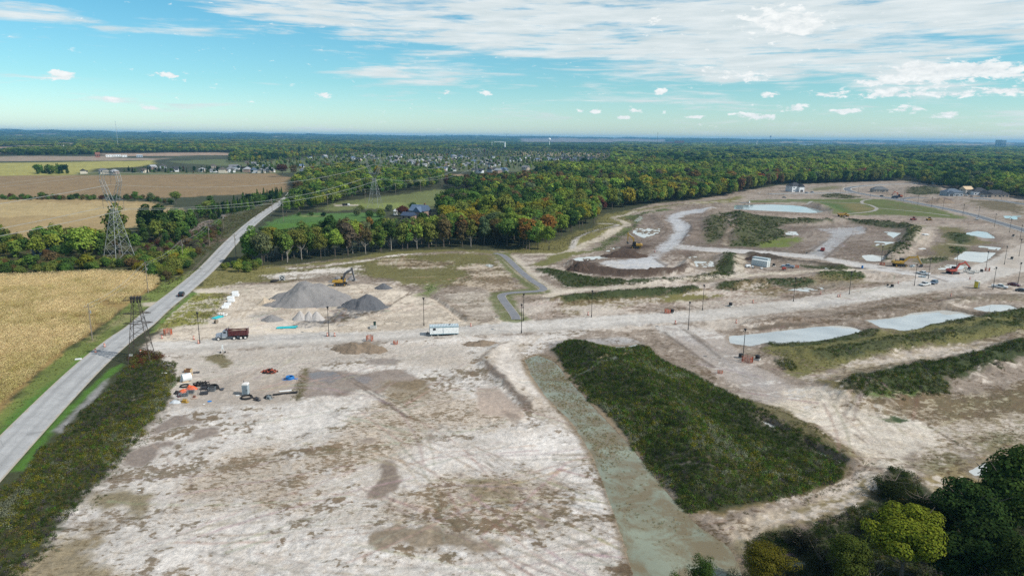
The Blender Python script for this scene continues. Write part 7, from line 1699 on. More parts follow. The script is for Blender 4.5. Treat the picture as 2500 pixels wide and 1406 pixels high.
DR = Proto(drum, ora)
for k_, x, y, lb in (('E', 898,692, 'traffic drum on the verge of the corn side at the junction'),('E', 820,738, 'leaning drum in the grass opposite the lattice tower'),('E', 1390,622, 'traffic drum inside the site entrance by the orange netting'),('E', 1662,625, 'traffic drum just behind the entrance lamp'),('E', 1702,662, 'traffic drum at the foot of the entrance lamp'),('E', 1207,748, 'drum seen through the legs of the lattice tower'),
                     ('F', 700,775, 'dark dusty drum at the second lamp'),('F', 762,775, 'second dusty drum close to the second lamp'),('F', 1930,692, 'dark drum behind the office trailer'),('G', 828,592, 'drum beside the lamp before the weed bank'),('G', 1577,668, 'dusty red drum at the spur road mouth'),('G', 2098,668, 'drum on the bank above the near pond'),('G', 2243,490, 'drum on the muddy lot across the haul road'),
                     ('H', 712,415, 'drum below the shallow puddle'),('H', 863,441, 'first drum of the pair at the haul road edge'),('H', 880,439, 'second drum of the pair at the haul road edge'),('H', 1831,442, 'drum above the square pond'),('H', 1995,288, 'drum in the open junction below the red excavator'),('H', 134,488, 'drum on the mud beside the far lamp'),('C', 1400,1112, 'dark red drum by the excavator at the gravel loop'),('H', 1380,325, 'drum on the lot left of the parked pickups')):
 DR.put(spot(x, y, k_), R.uniform(0,6.28), 'orange ' + lb if not lb.startswith(('dark', 'dusty')) else lb, 'orange traffic drums along the site roads', 1.0)


def netting():
 t_ = thing('safety_netting', 'netting', 'safety fence'); n = 7; P = [(0.9 * math.cos(a_),.7 * math.sin(a_)) for a_ in np.linspace(.3,5.6, n)]
 for x, y in P: MB().tube((x, y, -.1),(x + R.uniform(-.1,.1), y, 1.2),.035, n=5).build('stake', wood_m, t_)
 m_ = MB()
 for i in range(n - 1):
  a, b = Vector((*P[i],0)), Vector((*P[i + 1],0))
  for k in range(7): z = .12 + k * .14; m_.tube(a + Vector((0,0, z)), b + Vector((0,0, z - .05)),.018, n=4)
  for k in range(6): q = a.lerp(b, k / 6); m_.tube(q + Vector((0,0,.1)), q + Vector((0,0,1.0)),.02, n=4)
 m_.build('net', ora, t_); return t_


NT_ = Proto(netting)
for k_, x, y, lb, s in (('E', 1442,588, 'orange netting on the sand mound at the entrance', 1.7),('F', 1065,810, 'orange netting square by the brown clods at the haul road', 1.5),('F', 1285,838, 'smaller faded netting left of the trailer shadow', 1.0),('G', 1508,578, 'flattened orange netting with a black ring on the far verge', 1.4),('G', 2192,1000, 'orange netting between the two black basins', 1.7),('H', 1240,168, 'orange netting at the small pond lamp', 1.4),('H', 2142,218, 'orange netting beside the white topped basin', 1.6),('K', 1410,345, 'thin orange stakes at the weed block edge', .8),('H', 510,190, 'orange netting behind the silver pickup', 1.3)):
 NT_.put(spot(x, y, k_), R.uniform(0,6), lb, 'orange safety netting round open manholes', s)


def basin():
 t_ = thing('catch_basin', 'basin', 'manhole riser'); MB().box((0,0,.18),(1.5,1.5,.36)).build('base', conc, t_); MB().lathe([(.62,.36),(.62,1.25)],16).build('riser', black, t_); MB().ring((0,0,1.26),.58,.09,16).build('rim', black, t_); return t_


BA = Proto(basin)
for k_, x, y, lb in (('G', 2138,962, 'black manhole riser left of the lamp by the near pond'),('G', 2280,982, 'black manhole riser standing alone right of the netting'),('G', 2050,520, 'black riser on the mud across the haul road'),('G', 1550,576, 'low black ring next to flattened netting'),('H', 1327,362, 'black riser on the lot left of the parked pickup'),('H', 2355,116, 'black riser at the wide road bend'),('H', 2095,225, 'black riser on white concrete by the orange netting'),('D', 2368,975, 'black riser above the wide road bend'),('H', 1290,350, 'small dark riser beside the bigger one on the lot'),('H', 312,178, 'black open box between containers and silver pickup'),('H', 598,68, 'small black riser at the far gravel crossing')):
 BA.put(spot(x, y, k_), R.uniform(0,1), lb, 'black manhole risers', 1.0 if 'small' not in lb else .6)


# ---- stockpiles ------------------------------------------------------------------------------
def pile_mat(name, c, sc=2.0, var=.3):
 m, t = new_mat(name); b = t.node('ShaderNodeBsdfPrincipled'); co = t.node('ShaderNodeTexCoord').outputs['Object']
 f = t.noise(co, sc, 8,.75); mp = t.node('ShaderNodeMapping'); mp.inputs['Scale'].default_value = (.5,.5,.12); t.put(mp.inputs[0], co); g = t.noise(mp.outputs[0],1.1,5)
 cc = t.mix(t.rng(f, .25,.75), tuple(x * (1 - var) for x in c), tuple(x * (1 + var) for x in c)); cc = t.mix(t.rng(g, .4,.65,0,.4), cc, tuple(x * 1.25 for x in c)); t.put(b.inputs['Base Color'], cc); b.inputs['Roughness'].default_value = .95; b.inputs['Specular IOR Level'].default_value = .15
 bp = t.node('ShaderNodeBump'); t.put(bp.inputs['Height'], f); bp.inputs['Strength'].default_value = .8; bp.inputs['Distance'].default_value = .35; t.put(b.inputs['Normal'], bp.outputs[0]); out(t, b.outputs[0]); return m


def pile(px0, px1, py, top, label, mat, peaks=((0,0,1),), depth=1.0, rough=.06, name='gravel_pile', cat='gravel pile', n=72, flat_top=.0):
 a, b = G(px0, py), G(px1, py); w_ = math.hypot(a[0] - b[0], a[1] - b[1]) / 2; cx, cy = (a[0] + b[0]) / 2,(a[1] + b[1]) / 2
 d_ = raydir((px0 + px1) / 2, top); t_ = math.hypot(cx, cy) / math.hypot(d_.x, d_.y); H_ = max(.4, CAM_H + d_.z * t_) ; z0 = gz(cx, cy)
 g = np.linspace(-1.15,1.15, n); X, Y = np.meshgrid(g, g); h = np.full(X.shape, -9.0); sd = sum(map(ord, label)) % 97
 for u, v, k in peaks:
  q = np.hypot(X - u, (Y - v)); q = q * (1 + .10 * fbm((np.arctan2(Y - v, X - u) * 2.2).ravel(), q.ravel() * .4,1.0,3, sd).reshape(q.shape)); lim = 1 - max(abs(u), abs(v)) * .85; h = np.maximum(h, k - np.sqrt(q * q + .006 + flat_top) / max(.2, lim) * k)
 h = h * H_ + rough * H_ * fbm((X * 9).ravel(),(Y * 9).ravel(),3.0,4, sd + 1).reshape(X.shape) - .02
 V = np.stack([X * w_, Y * w_ * depth, np.maximum(h, -.5)],-1).reshape(-1,3); id_ = np.arange(n * n).reshape(n, n); Qd = np.stack([id_[:-1, :-1], id_[:-1,1:], id_[1:, 1:], id_[1:, :-1]],-1).reshape(-1,4); Qd = Qd[(V[Qd, 2] > -.3).any(1)]
 me = quads(name, V, Qd, mat); me.polygons.foreach_set('use_smooth', np.ones(len(Qd), bool)); o = link(name, me); o.location = (cx, cy + w_ * depth * .35, z0); return tag(o, label, cat)


m_grey = pile_mat('crushed_stone', (.235,.225,.22)); m_dark = pile_mat('dark_stone', (.115,.118,.128)); m_light = pile_mat('pale_grit', (.44,.41,.39),3); m_soil = pile_mat('black_earth', (.075,.052,.04),1.2,.45); m_brown = pile_mat('brown_earth', (.22,.17,.125),1.2,.3)
pile(646,852,742,685, 'biggest cone of grey crushed stone in the site yard', m_grey, ((-.06,0,1),(.12,.06,.95),(-.26,-.12,.72),(.42,-.2,.45)),.8,.17, flat_top=.03)
pile(828,940,752,718, 'dark grey stone pile right of the biggest cone', m_dark, ((.12,.05,1),(.3,0,.92),(-.3,-.1,.6),(-.55,-.1,.3),(.5,-.2,.5)),.85,.16)
pile(912,958,705,691, 'small dark stone cone by the curving ruts', m_dark, ((0,0,1),),.7,.06)
pile(845,872,684,672, 'pale stone cone behind the dark boom excavator', m_grey, ((0,0,1),),.7)
pile(800,850,688,674, 'low grey cone between big pile and excavator', m_grey, ((0,0,1),),.7)
for px0, px1, lb in ((712,752, 'left cone of the three pale grit heaps'),(735,772, 'middle cone of the three pale grit heaps'),(752,792, 'right cone of the three pale grit heaps')): pile(px0, px1,782,759, lb, m_light, ((0,0,1),),.75,.03, n=40)
pile(634,690,783,769, 'flat grey dust heap in front of the big cone', m_grey, ((0,0,1),(.3,0,.7)),.7,.08, n=40)
pile(625,685,744,728, 'rough sandy heap with broken lumps by the big cone', pile_mat('sand_lumps', (.5,.41,.31),1.5),((-.3,0,1),(.2,.1,.8),(.5,-.1,.7)),.6,.25, 'dirt_pile', 'dirt pile', n=50)
pile(1474,1580,628,612, 'black earth heap dug up beside the yellow excavator', m_soil, ((.1,0,1),(-.35,0,.85),(.4,.1,.7)),.45,.3, 'dirt_pile', 'dirt pile', n=60)
pile(1385,1440,662,636, 'black earth ridge at the turning circle', m_soil, ((.1,0,1),(-.3,0,.7)),.6,.25, 'dirt_pile', 'dirt pile', n=50)
pile(808,936,858,838, 'brown clods dumped along the near side of the haul road', m_brown, ((-.25,0,1),(.3,.1,.9),(0,-.1,.8),(.6,0,.5)),.5,.4, 'dirt_pile', 'dirt pile', n=60)
pile(1130,1225,843,832, 'low scraped brown heap near the white spur', m_brown, ((0,0,1),(.3,0,.8)),.5,.35, 'dirt_pile', 'dirt pile', n=50)
pile(1820,1870,636,619, 'dark weedy earth heap behind the containers', m_soil, ((0,0,1),(.4,0,.8)),.6,.2, 'dirt_pile', 'dirt pile', n=50)
pile(2268,2330,496,482, 'brown earth heap below the grey new house', m_brown, ((0,0,1),(.4,0,.8),(-.4,0,.7)),.5,.2, 'dirt_pile', 'dirt pile', n=50)

# ---- yard goods ------------------------------------------------------------------------------
ZO['Y'] = (400,860); ZS['Y'] = 6.25; ZO['X'] = (480,680); ZS['X'] = 6.25


def at_(k, x, y, dz=0.0): return spot(x, y, k, dz)


def toilet(pt, side, label):
 t_ = thing('portable_toilet', label, 'portable toilet'); MB().box((0,0,.1),(1.16,1.16,.2)).build('skid', dsteel, t_); MB().box((0,0,1.15),(1.1,1.1,1.95)).build('wall', pt, t_, .03)
 d_ = MB().box((0,-.56,1.1),(.8,.05,1.75)).build('door', side, t_); MB().box((.3,-.6,1.1),(.08,.06,.18)).build('handle', black, d_); MB().prism([(-.6,2.12),(.6,2.12),(.45,2.32),(-.45,2.32)],-.6,.6).build('roof', reflect, t_); MB().tube((-.35,.4,2.2),(-.35,.4,2.75),.06).build('vent_pipe', dsteel, t_); return t_


o = toilet(greyp, flat('toilet_door', (.16,.2,.23),.5), 'pale grey portable toilet standing on the near sandy lot'); o.location = at_('Y', 1255,652); o.rotation_euler = (0,0,.1); o.scale = (1.25,) * 3
o = toilet(flat('toilet_yellow', (.62,.48,.05),.5), flat('toilet_slate', (.17,.2,.22),.5), 'yellow and grey portable toilet beside the wide haul road'); o.location = spot(2384,703); o.rotation_euler = (0,0,.5); o.scale = (1.35,) * 3
t_ = thing('storage_tank', 'white round tank lying at the weed edge of the yard', 'tank', at_('Y', 350,440)); MB().tube((-.9,-.5,1.0),(.7,.9,1.0),1.0, n=18).build('tank', white_m, t_, .08); MB().box((-.4,-.1,.15),(1.4,1.2,.3), rz=.7).build('cradle', timber, t_); MB().tube((-.1,.2,1.95),(-.1,.2,2.15),.25).build('hatch', greyp, t_)
t_ = thing('wooden_crate', 'open brown wooden crate behind the white tank', 'crate', at_('Y', 372,300)); MB().box((0,0,.08),(1.6,1.2,.08)).build('floor', wood_m, t_)
for s in (-1,1): MB().box((0, s * .6,.45),(1.6,.06,.8)).build('side', flat('crate_wood', (.20,.11,.06),.9), t_); MB().box((s * .8,0,.45),(.06,1.2,.8)).build('end', timber, t_)
tag(MB().box((0,0,.06),(.3,2.0,.08), rz=.4).build('plank', timber), 'loose pale plank leaning by the crate', 'plank').location = at_('Y', 432,335)
tag(MB().box((0,0,.1),(1.6,.5,.2), rz=.2).box((.4,.2,.25),(.7,.3,.2), rz=.7).tube((-.8,0,.2),(.9,.3,.35),.06).build('scrap_metal', dsteel), 'dark scrap metal lying by the crate', 'scrap').location = at_('Y', 492,312)
tag(MB().lathe([(.22,0),(.28,.5),(.3,.52),(.22,.5)],12).build('bucket', white_m), 'small white bucket at the weed edge', 'bucket').location = at_('Y', 263,447)


def heap(name, label, cat, k, x, y, w_, h, mat, n=26, rough=.35):
 g = np.linspace(-1.1,1.1, n); X, Y = np.meshgrid(g, g); q = np.hypot(X, Y); sd = int(x) % 83; H_ = h * (1 - ss(.25,1.0, q)) * (1 + rough * 2 * fbm((X * 3).ravel(),(Y * 3).ravel(),1.6,3, sd).reshape(q.shape)) - .06
 V = np.stack([X * w_, Y * w_ * .7, H_],-1).reshape(-1,3); id_ = np.arange(n * n).reshape(n, n); Qd = np.stack([id_[:-1, :-1], id_[:-1,1:], id_[1:, 1:], id_[1:, :-1]],-1).reshape(-1,4); Qd = Qd[(V[Qd, 2] > -.04).any(1)]
 o = link(name, quads(name, V, Qd, mat)); o.location = at_(k, x, y); return tag(o, label, cat)


tarp = flat('orange_tarp', (.70,.14,.05),.5,0,.2,2)
heap('tarpaulin', 'larger orange tarpaulin bundle in the yard', 'tarpaulin', 'Y', 425,560,1.6,.85, tarp); heap('tarpaulin', 'smaller orange tarpaulin bundle beside the hose loop', 'tarpaulin', 'Y', 292,600,1.5,.65, tarp); heap('tarpaulin', 'black tarpaulin at the weed edge by the orange bundles', 'tarpaulin', 'Y', 205,625,1.2,.6, rubber)
heap('plastic_sheet', 'crumpled pale plastic sheet by the weeds', 'plastic sheet', 'Y', 178,765,1.5,.5, flat('plastic_film', (.5,.53,.55),.3,0,.3,3))


def coil(label, k, x, y, R_, r, mat, turns, name='hose'):
 m_ = MB()
 for i in range(turns): m_.ring((R.uniform(-.1,.1) * R_, R.uniform(-.1,.1) * R_, r + i * r * 1.5), R_ * (1 - .04 * i), r, 24,6)
 m_.path([(R_, 0, r),(R_ * 1.5,-.3 * R_, r),(R_ * 1.9,.1 * R_, r)], r, 6); o = m_.build(name, mat, None, 0, True); o.location = at_(k, x, y); return tag(o, label, 'hose')


coil('single black hose loop beside the orange bundles', 'Y', 320,520,1.0,.1, rubber, 2); coil('black hose ring before the grey portable toilet', 'Y', 1262,695,1.25,.12, rubber, 2); coil('bright blue hose coil on the lot by the damp patch', 'Y', 1925,410,1.0,.12, blue_m, 4); coil('small loose blue coil tail beside the bright coil', 'Y', 1855,415,.8,.05, blue_m, 2); coil('black coil among the metal pieces on the lot', 'Y', 1590,690,.75,.1, rubber, 3)
coil('heavy black hose tangle next to the wire basket', 'Y', 755,560,1.2,.15, rubber, 4)
o = tag(MB().lathe([(.5,0),(.5,.04),(.1,.05)],16).build('lid', blue_m), 'flat blue lid lying on the sandy lot', 'lid'); o.location = at_('Y', 697,748,.02)


def basket(label, k, x, y, rz=0.0, mat=None):
 t_ = thing('wire_basket', label, 'wire basket', at_(k, x, y), rz); m_ = MB()
 for i in range(6):
  u = -.8 + i * .32
  for s in (-1,1): m_.tube((u, s * .55,.1),(u, s * .55,.95),.025, n=4)
 for i in range(4):
  v = -.55 + i * .366
  for s in (-1,1): m_.tube((s * .8, v, .1),(s * .8, v, .95),.025, n=4)
 m_.build('wire', mat or steel, t_); m_ = MB()
 for z in (.1,.52,.95):
  for s in (-1,1): m_.tube((-.8, s * .55, z),(.8, s * .55, z),.035, n=4).tube((s * .8,-.55, z),(s * .8,.55, z),.035, n=4)
 m_.build('frame', mat or steel, t_); MB().box((0,0,.1),(1.6,1.1,.06)).build('floor', mat or steel, t_); MB().box((0,0,.4),(1.3,.8,.5)).build('contents', dsteel, t_); return t_


basket('grey wire basket nearest the small orange bundle', 'Y', 318,668,.2); basket('grey wire basket right of the orange bundles', 'Y', 412,625,.15); basket('dark wire basket stacked with fittings by the black heap', 'Y', 618,640,.3, dsteel); basket('pale wire basket under the hose tangle', 'Y', 735,595,.1); basket('upper dark basket behind the fittings', 'Y', 622,570,.1, dsteel)


def bundle(label, k, x, y, n, L, r, mat, rz, cat='pipes', name='pipe', rows=1, sub=None):
 """pipes lying side by side, each a thing of its own"""
 o0 = None; loc = at_(k, x, y)
 for i in range(n):
  row, c_ = i // max(1, n // rows), i % max(1, n // rows); a = (R.uniform(-.05,.05) + rz); off = (c_ - n / rows / 2) * r * 2.1
  m_ = MB().tube((-L / 2,0, r),(L / 2,0, r), r, n=10) if o0 is None else None
  if o0 is None: o = m_.build(name, mat); MB().tube((L / 2 - .02,0, r),(L / 2 + .35,0, r), r * 1.2, n=10).build('socket', mat, o); o0 = o
  else: o = copy_tree(o0)
  o.location = (loc[0] - math.sin(rz) * off + R.uniform(-.3,.3) * math.cos(rz), loc[1] + math.cos(rz) * off, loc[2] + row * r * 1.8); o.rotation_euler = (0,0, a)
  tag(o, (sub[i] if sub else label), 'pipe', cat)


bundle('', 'X', 300,605,5,3.2,.2, teal, 1.25, 'teal pipes at the grass edge', sub=['teal pipe lying outermost on the grass edge', 'second teal pipe from the grass edge', 'middle teal pipe of the five short ones', 'fourth teal pipe nearer the white fittings', 'teal pipe closest to the white fittings'])
bundle('', 'X', 1370,752,4,5.6,.21, teal, .22, 'teal pipes in front of the grit heaps', sub=['pale dusty teal pipe nearest the haul road', 'second long teal pipe before the grit heaps', 'third long teal pipe before the grit heaps', 'teal pipe closest to the grit heaps'])
bundle('', 'Y', 1830,640,2,5.2,.16, rubber, .35, 'black pipes on the near lot', sub=['black pipe lying nearest the damp patch', 'black pipe behind under the white one']); bundle('', 'Y', 1830,600,1,2.4,.17, white_m, .3, 'white pipe on the near lot', sub=['short white pipe on top of the black pipes'])
for i, (x, y, lb) in enumerate(((590,232, 'farthest white wrapped slab of the row by the grass'),(598,272, 'second farthest white wrapped slab'),(522,318, 'third white wrapped slab set nearer the grass'),(532,358, 'white wrapped slab in the middle of the row'),(472,412, 'white wrapped slab with its corner in the grass'),(440,455, 'nearest white wrapped slab of the row'))):
 t_ = thing('wrapped_pallet', lb, 'pallet', at_('X', x, y),.15 + R.uniform(-.1,.1), 'white wrapped slabs by the grass'); MB().box((0,0,.55),(2.3,1.7,.85)).build('wrap', flat('white_wrap', (.85,.86,.86),.35), t_, .05)
 for q in (-.8,0,.8): MB().box((q, 0,.06),(.14,1.6,.12)).build('runner', timber, t_)
for x, y, lb in ((375,552, 'white plastic fittings right beside the teal pipes'),(430,570, 'second heap of white fittings by the teal pipes')):
 m_ = MB()
 for i in range(7): p = Vector((R.uniform(-.8,.8), R.uniform(-.6,.6),.25)); m_.tube(p, p + Vector((R.uniform(-.7,.7), R.uniform(-.7,.7), R.uniform(0,.3))),.2, n=8)
 o = m_.build('pipe_fittings', white_m); o.location = at_('X', x, y); tag(o, lb, 'pipe fittings')
t_ = thing('cable_reel', 'dark cable reel standing by the grass below the teal pipes', 'cable reel', at_('X', 300,690),1.2)
for s in (-1,1): MB().tube((0, s * .35,.65),(0, s * .42,.65),.65, n=16).build('flange', wood_m, t_)
MB().tube((0,-.35,.65),(0,.35,.65),.4, n=14).build('cable', rubber, t_)
t_ = thing('steel_frame', 'dark box with a white crossed frame behind the big cone', 'frame', at_('F', 312,298),.1); MB().box((0,.5,1.1),(2.0,.9,2.0)).build('box', dsteel, t_)
for a, b in (((-1,.2),(1,2.1)),((1,.2),(-1,2.1)),((-1,.1),(-1,2.2)),((1,.1),(1,2.2)),((-1,2.2),(1,2.2))): MB().tube((a[0],0, a[1]),(b[0],0, b[1]),.09, n=5).build('brace', white_m, t_)
o = tag(MB().ring((0,0,.3),.75,.3,18,8).build('tyre', rubber, None, 0, True), 'big black tyre lying beside the crossed frame', 'tyre'); o.location = at_('F', 240,308); o.scale = (1.3,) * 3
o = tag(MB().ring((0,0,.3),.7,.3,18,8).build('tyre', rubber, None, 0, True), 'second tyre close behind the first one', 'tyre'); o.location = at_('F', 262,302)
# heap of orange fittings
m_ = MB()
fit0 = None; hp = at_('Y', 1612,295)
for i in range(46):
 a, q = R.uniform(0,6.28), math.sqrt(R.random()) * 1.9; z = .14 + max(0,1.0 - q * .55) * R.random(); loc = (hp[0] + q * math.cos(a), hp[1] + q * .75 * math.sin(a), hp[2] + z)
 if i % 23 == 0: o = MB().tube((-.35,0,0),(.35,0,0),.16, n=9).tube((.3,0,0),(.42,0,0),.22, n=9).tube((0,0,0),(0,.35,.05),.14, n=8).build('pipe_fitting', flat('clay_red', (.32,.07,.035),.6, dirt=.1) if i == 0 else rubber); fit0 = o
 else: o = copy_tree(fit0)
 o.location = loc; o.rotation_euler = (R.uniform(-.5,.5), R.uniform(-.5,.5), R.uniform(0,6.28)); tag(o, 'brick red pipe fitting in the round heap on the lot' if i < 23 else 'black pipe fitting in the round heap of red ones', 'pipe fitting', 'red pipe fittings in the round heap' if i < 23 else 'black pipe fittings in the round heap')
o0 = None; hp = at_('Y', 578,515)
for i in range(26):
 if o0 is None: o = MB().tube((-.5,0,0),(.5,0,0),.13, n=8).tube((.45,0,0),(.6,0,.25),.13, n=8).build('black_fitting', rubber); o0 = o
 else: o = copy_tree(o0)
 q = i % 9; o.location = (hp[0] + (q - 4) * .36, hp[1] + R.uniform(-.4,.4), hp[2] + .16 + (i // 9) * .36); o.rotation_euler = (R.uniform(-.3,.3), R.uniform(-.4,.4), R.uniform(-.8,.8)); tag(o, 'black pipe bend in the stack behind the orange bundles', 'pipe bend', 'black pipe bends stacked in the yard')
for k, x, y, lb, mt in (('Y', 1430,735, 'dark metal pump frame before the black pipes', dsteel),('Y', 1610,715, 'grey metal scraps heaped by the black coil', steel),('Y', 890,575, 'dark flat slab of steel by the basket', dsteel),('Y', 235,672, 'dark red metal frame under the small orange bundle', maroon_m),('Y', 325,765, 'yellow and black pump on the sand', yel)):
 t_ = thing('pump' if 'pump' in lb else 'metal_frame' if 'frame' in lb else 'scrap_metal', lb, 'pump' if 'pump' in lb else 'scrap', at_(k, x, y), R.uniform(0,3)); MB().box((0,0,.12),(1.5,.8,.12)).build('base', mt, t_)
 if 'slab' not in lb:
  m_ = MB()
  for sx in (-.6,.6):
   for sy in (-.3,.3): m_.tube((sx, sy, .1),(sx * .8, sy * .8,.9),.05, n=5)
  m_.tube((-.5,0,.9),(.5,0,.9),.06, n=5).build('upright', mt, t_); MB().tube((-.3,0,.5),(.4,0,.5),.28, n=12).build('drum', mt if 'pump' in lb else steel, t_); MB().tube((.4,0,.5),(1.2,.2,.12),.09, n=7).build('arm', rubber, t_)
t_ = thing('pallet', 'pale pallet with a brown lump on the sand', 'pallet', at_('Y', 468,702),.2)
for i in range(6): MB().box((-.55 + i * .22,0,.13),(.16,1.1,.03)).build('plank', flat('pallet_pale', (.55,.42,.36),.9), t_)
for s in (-.45,0,.45): MB().box((0, s, .06),(1.25,.1,.1)).build('runner', timber, t_)
tag(MB().box((0,0,.3),(.5,.45,.4)).build('box', flat('box_brown', (.2,.09,.06),.8)), 'brown box sitting on the pale pallet', 'box').location = at_('Y', 468,700,.13)
for k, x, y, d, lb in (('Y', 1125,664,(.9,.35,.12), 'small white board lying alone left of the toilet'),('Y', 612,790,(.5,.3,.1), 'little white scrap by the blue lid'),('Y', 8,322,(1.3,.7,.1), 'white panel lying in the weeds'),('I', 1048,758,(.5,.3,.08), 'tiny white scrap on the sand by the weed strip'),('E', 1123,772,(.9,.7,.5), 'white bag at the foot of the lattice tower'),('E', 672,800,(1.6,.7,.3), 'grey white rock in the verge by the corn'),('D', 1610,988,(4.0,2.5,.4), 'white sheet on the inner dirt track'),('D', 1580,1095,(5,1.5,.3), 'white sheeting on the near end of the inner dirt track')):
 o = tag(MB().box((0,0, d[2] / 2), d, rz=.3, top=.92).build('board' if 'board' in lb else 'panel' if 'panel' in lb else 'bag' if 'bag' in lb else 'rock' if 'rock' in lb else 'sheet' if 'sheet' in lb else 'scrap', white_m, None, .03), lb, 'debris'); o.location = at_(k, x, y, .01)
t_ = thing('trench_box', 'pale concrete box with a dark green bin by the haul road', 'concrete box', at_('F', 1095,708),.1); MB().box((0,0,.45),(2.2,1.4,.9), top=.94).build('box', conc, t_, .04); MB().box((0,0,.93),(1.5,.8,.06)).build('cover', steel, t_)
t_ = thing('waste_bin', 'dark green bin standing on the pale concrete box', 'bin', at_('F', 1107,705,.96),.1); MB().box((0,.2,.5),(.7,.6,1.0), top=1.1).build('body', flat('bin_green', (.02,.06,.045),.5), t_, .04); MB().box((0,.2,1.05),(.84,.74,.08)).build('lid', black, t_)
t_ = thing('light_stand', 'slim white stand on dark feet in front of the dump truck', 'stand', at_('E', 1912,742),.2); MB().tube((-.4,0,.3),(0,0,2.4),.06, n=6).tube((.4,0,.3),(0,0,2.4),.06, n=6).build('mast', white_m, t_); MB().box((0,0,1.7),(.45,.1,1.2)).build('panel', white_m, t_)
for s in (-1,1): MB().box((s * .6,0,.2),(.35,.35,.4)).build('foot', black, t_)
# site goods by the containers and the junction
for k, x, y, lb, mt, d in (('H', 90,195, 'white covered trailer left of the containers', white_m, (2.6,1.6,1.0)),('H', 130,200, 'small white bag on the dark ground by the trailer', white_m, (1.0,.8,.6)),('H', 205,200, 'white bags before the containers', white_m, (1.6,1.0,.7)),('H', 235,208, 'brown timber by the white bags', wood_m, (1.6,.8,.4)),('H', 400,208, 'dark red roller before the silver pickup', redm, (2.0,1.4,1.0)),
                           ('H', 1590,270, 'grey pallets behind the parked pickups', greyp, (3.0,1.8,.8)),('H', 1500,185, 'pale tank by the yellow excavator', greyp, (2.4,1.6,1.2)),('H', 1072,190, 'blue barrel at the crossing of the tracks', blue_m, (.9,.9,1.2)),('H', 765,198, 'white scrap on the weedy strip', white_m, (1.6,.8,.3)),('H', 1415,243, 'pale board on the mud before the side road', white_m, (1.6,.7,.2)),('D', 190,605, 'pale slab by the far street', conc, (3,2,.5))):
 t_ = thing('trailer' if 'trailer' in lb else 'compactor' if 'roller' in lb else 'barrel' if 'barrel' in lb else 'site_goods', lb, lb.split(' by ')[0].split(' before ')[0].split()[-1] if 'trailer' not in lb else 'trailer', at_(k, x, y), R.uniform(-.3,.3))
 if 'barrel' in lb: MB().lathe([(.45,0),(.48,.3),(.45,.6),(.48,.9),(.44,1.25)],12).build('body', mt, t_); MB().lathe([(.4,1.25),(.4,1.3)],12).build('lid', black, t_)
 elif 'trailer' in lb or 'roller' in lb: MB().box((0,0,.9), d, top=.8).build('body', mt, t_, .05); wheels(t_, (.2,), d[1] / 2,.38,.2); MB().tube((d[0] / 2,0,.5),(d[0] / 2 + 1,0,.5),.06).build('hitch', dsteel, t_)
 else:
  for i in range(3): MB().box((R.uniform(-.3,.3) * d[0], R.uniform(-.3,.3) * d[1], d[2] * (.3 + .2 * i)),(d[0] * .7, d[1] * .7, d[2] * .5), rz=R.uniform(-.5,.5), top=.85).build('piece', mt, t_, .04)
o0 = None
for i, (x, y) in enumerate(((1960,225),(1985,232),(2010,222),(2030,228),(2050,236),(2005,240),(1975,215))):
 if o0 is None: o = MB().tube((-1.0,0,.4),(1.0,0,.4),.4, n=12).tube((.95,0,.4),(1.2,0,.4),.5, n=12).build('concrete_pipe', conc); o0 = o
 else: o = copy_tree(o0)
 o.location = at_('H', x, y); o.rotation_euler = (0,0, R.uniform(-.5,.5)); tag(o, 'pale concrete pipe lying by the red excavator', 'pipe', 'concrete pipes by the red excavator')
# outlet works on the blue pond
t_ = thing('outfall', 'white concrete outlet with railings at the far blue pond', 'outfall', at_('C', 2175,690),-.5); MB().box((0,0,.3),(9,3,.7)).build('apron', conc, t_); MB().box((4,0,1.0),(.5,4,2.0)).build('headwall', white_m, t_)
for i in range(5): MB().tube((4,-2 + i, 2.0),(4,-2 + i, 3.0),.06, n=5).build('post', steel, t_)
MB().tube((4,-2,3.0),(4,2,3.0),.06, n=5).build('rail', steel, t_)

# ---- fences ---------------------------------------------------------------------------------
def fence(line, label, step, h, mat, name='fence'):
 d_ = dense(line, step)[:240]; z = height(d_[:, 0], d_[:, 1]); t_ = thing(name, label, 'fence', (d_[0][0], d_[0][1], z[0])); o0 = Vector((d_[0][0], d_[0][1], z[0])); p0 = None
 for i in range(len(d_)):
  if p0 is None: p = MB().tube((0,0,-.3),(0,0, h),.065, n=5).build('post', mat, t_); p0 = p
  else: p = p0.copy(); C.objects.link(p); p.parent = t_
  p.location = Vector((d_[i][0], d_[i][1], z[i])) - o0
 for q in (.12,.5,.97):
  m_ = MB().path([tuple(Vector((d_[i][0], d_[i][1], z[i] + h * q)) - o0) for i in range(len(d_))],.022 if q != .97 else .03,4); m_.build('rail' if q == .97 else 'wire', mat, t_)
 return t_


fence(smooth(W('B', [(-60,1290),(100,1260),(330,1222),(700,1192),(1000,1138),(1400,1100),(1800,1084),(2060,1088),(2150,1098)]),4), 'black mesh fence along the front of the woodlot', 3.2,1.9, black)
fence(smooth(W('C', [(170,1118),(500,1090),(640,1060),(760,990),(960,925),(1080,880)]),4), 'black fence following the paved trail below the wood', 4.0,1.9, black)
fence(smooth(W('B', [(215,858),(400,856),(700,852),(1000,848),(1170,846)]),4), 'black garden fence between the two lawns', 4.5,1.7, black)
fence(smooth(W('E', [(1580,118),(1640,60),(1720,-20),(1800,-110)]),4), 'short wire fence on the corn side of the road', 3.0,1.2, wood_m)

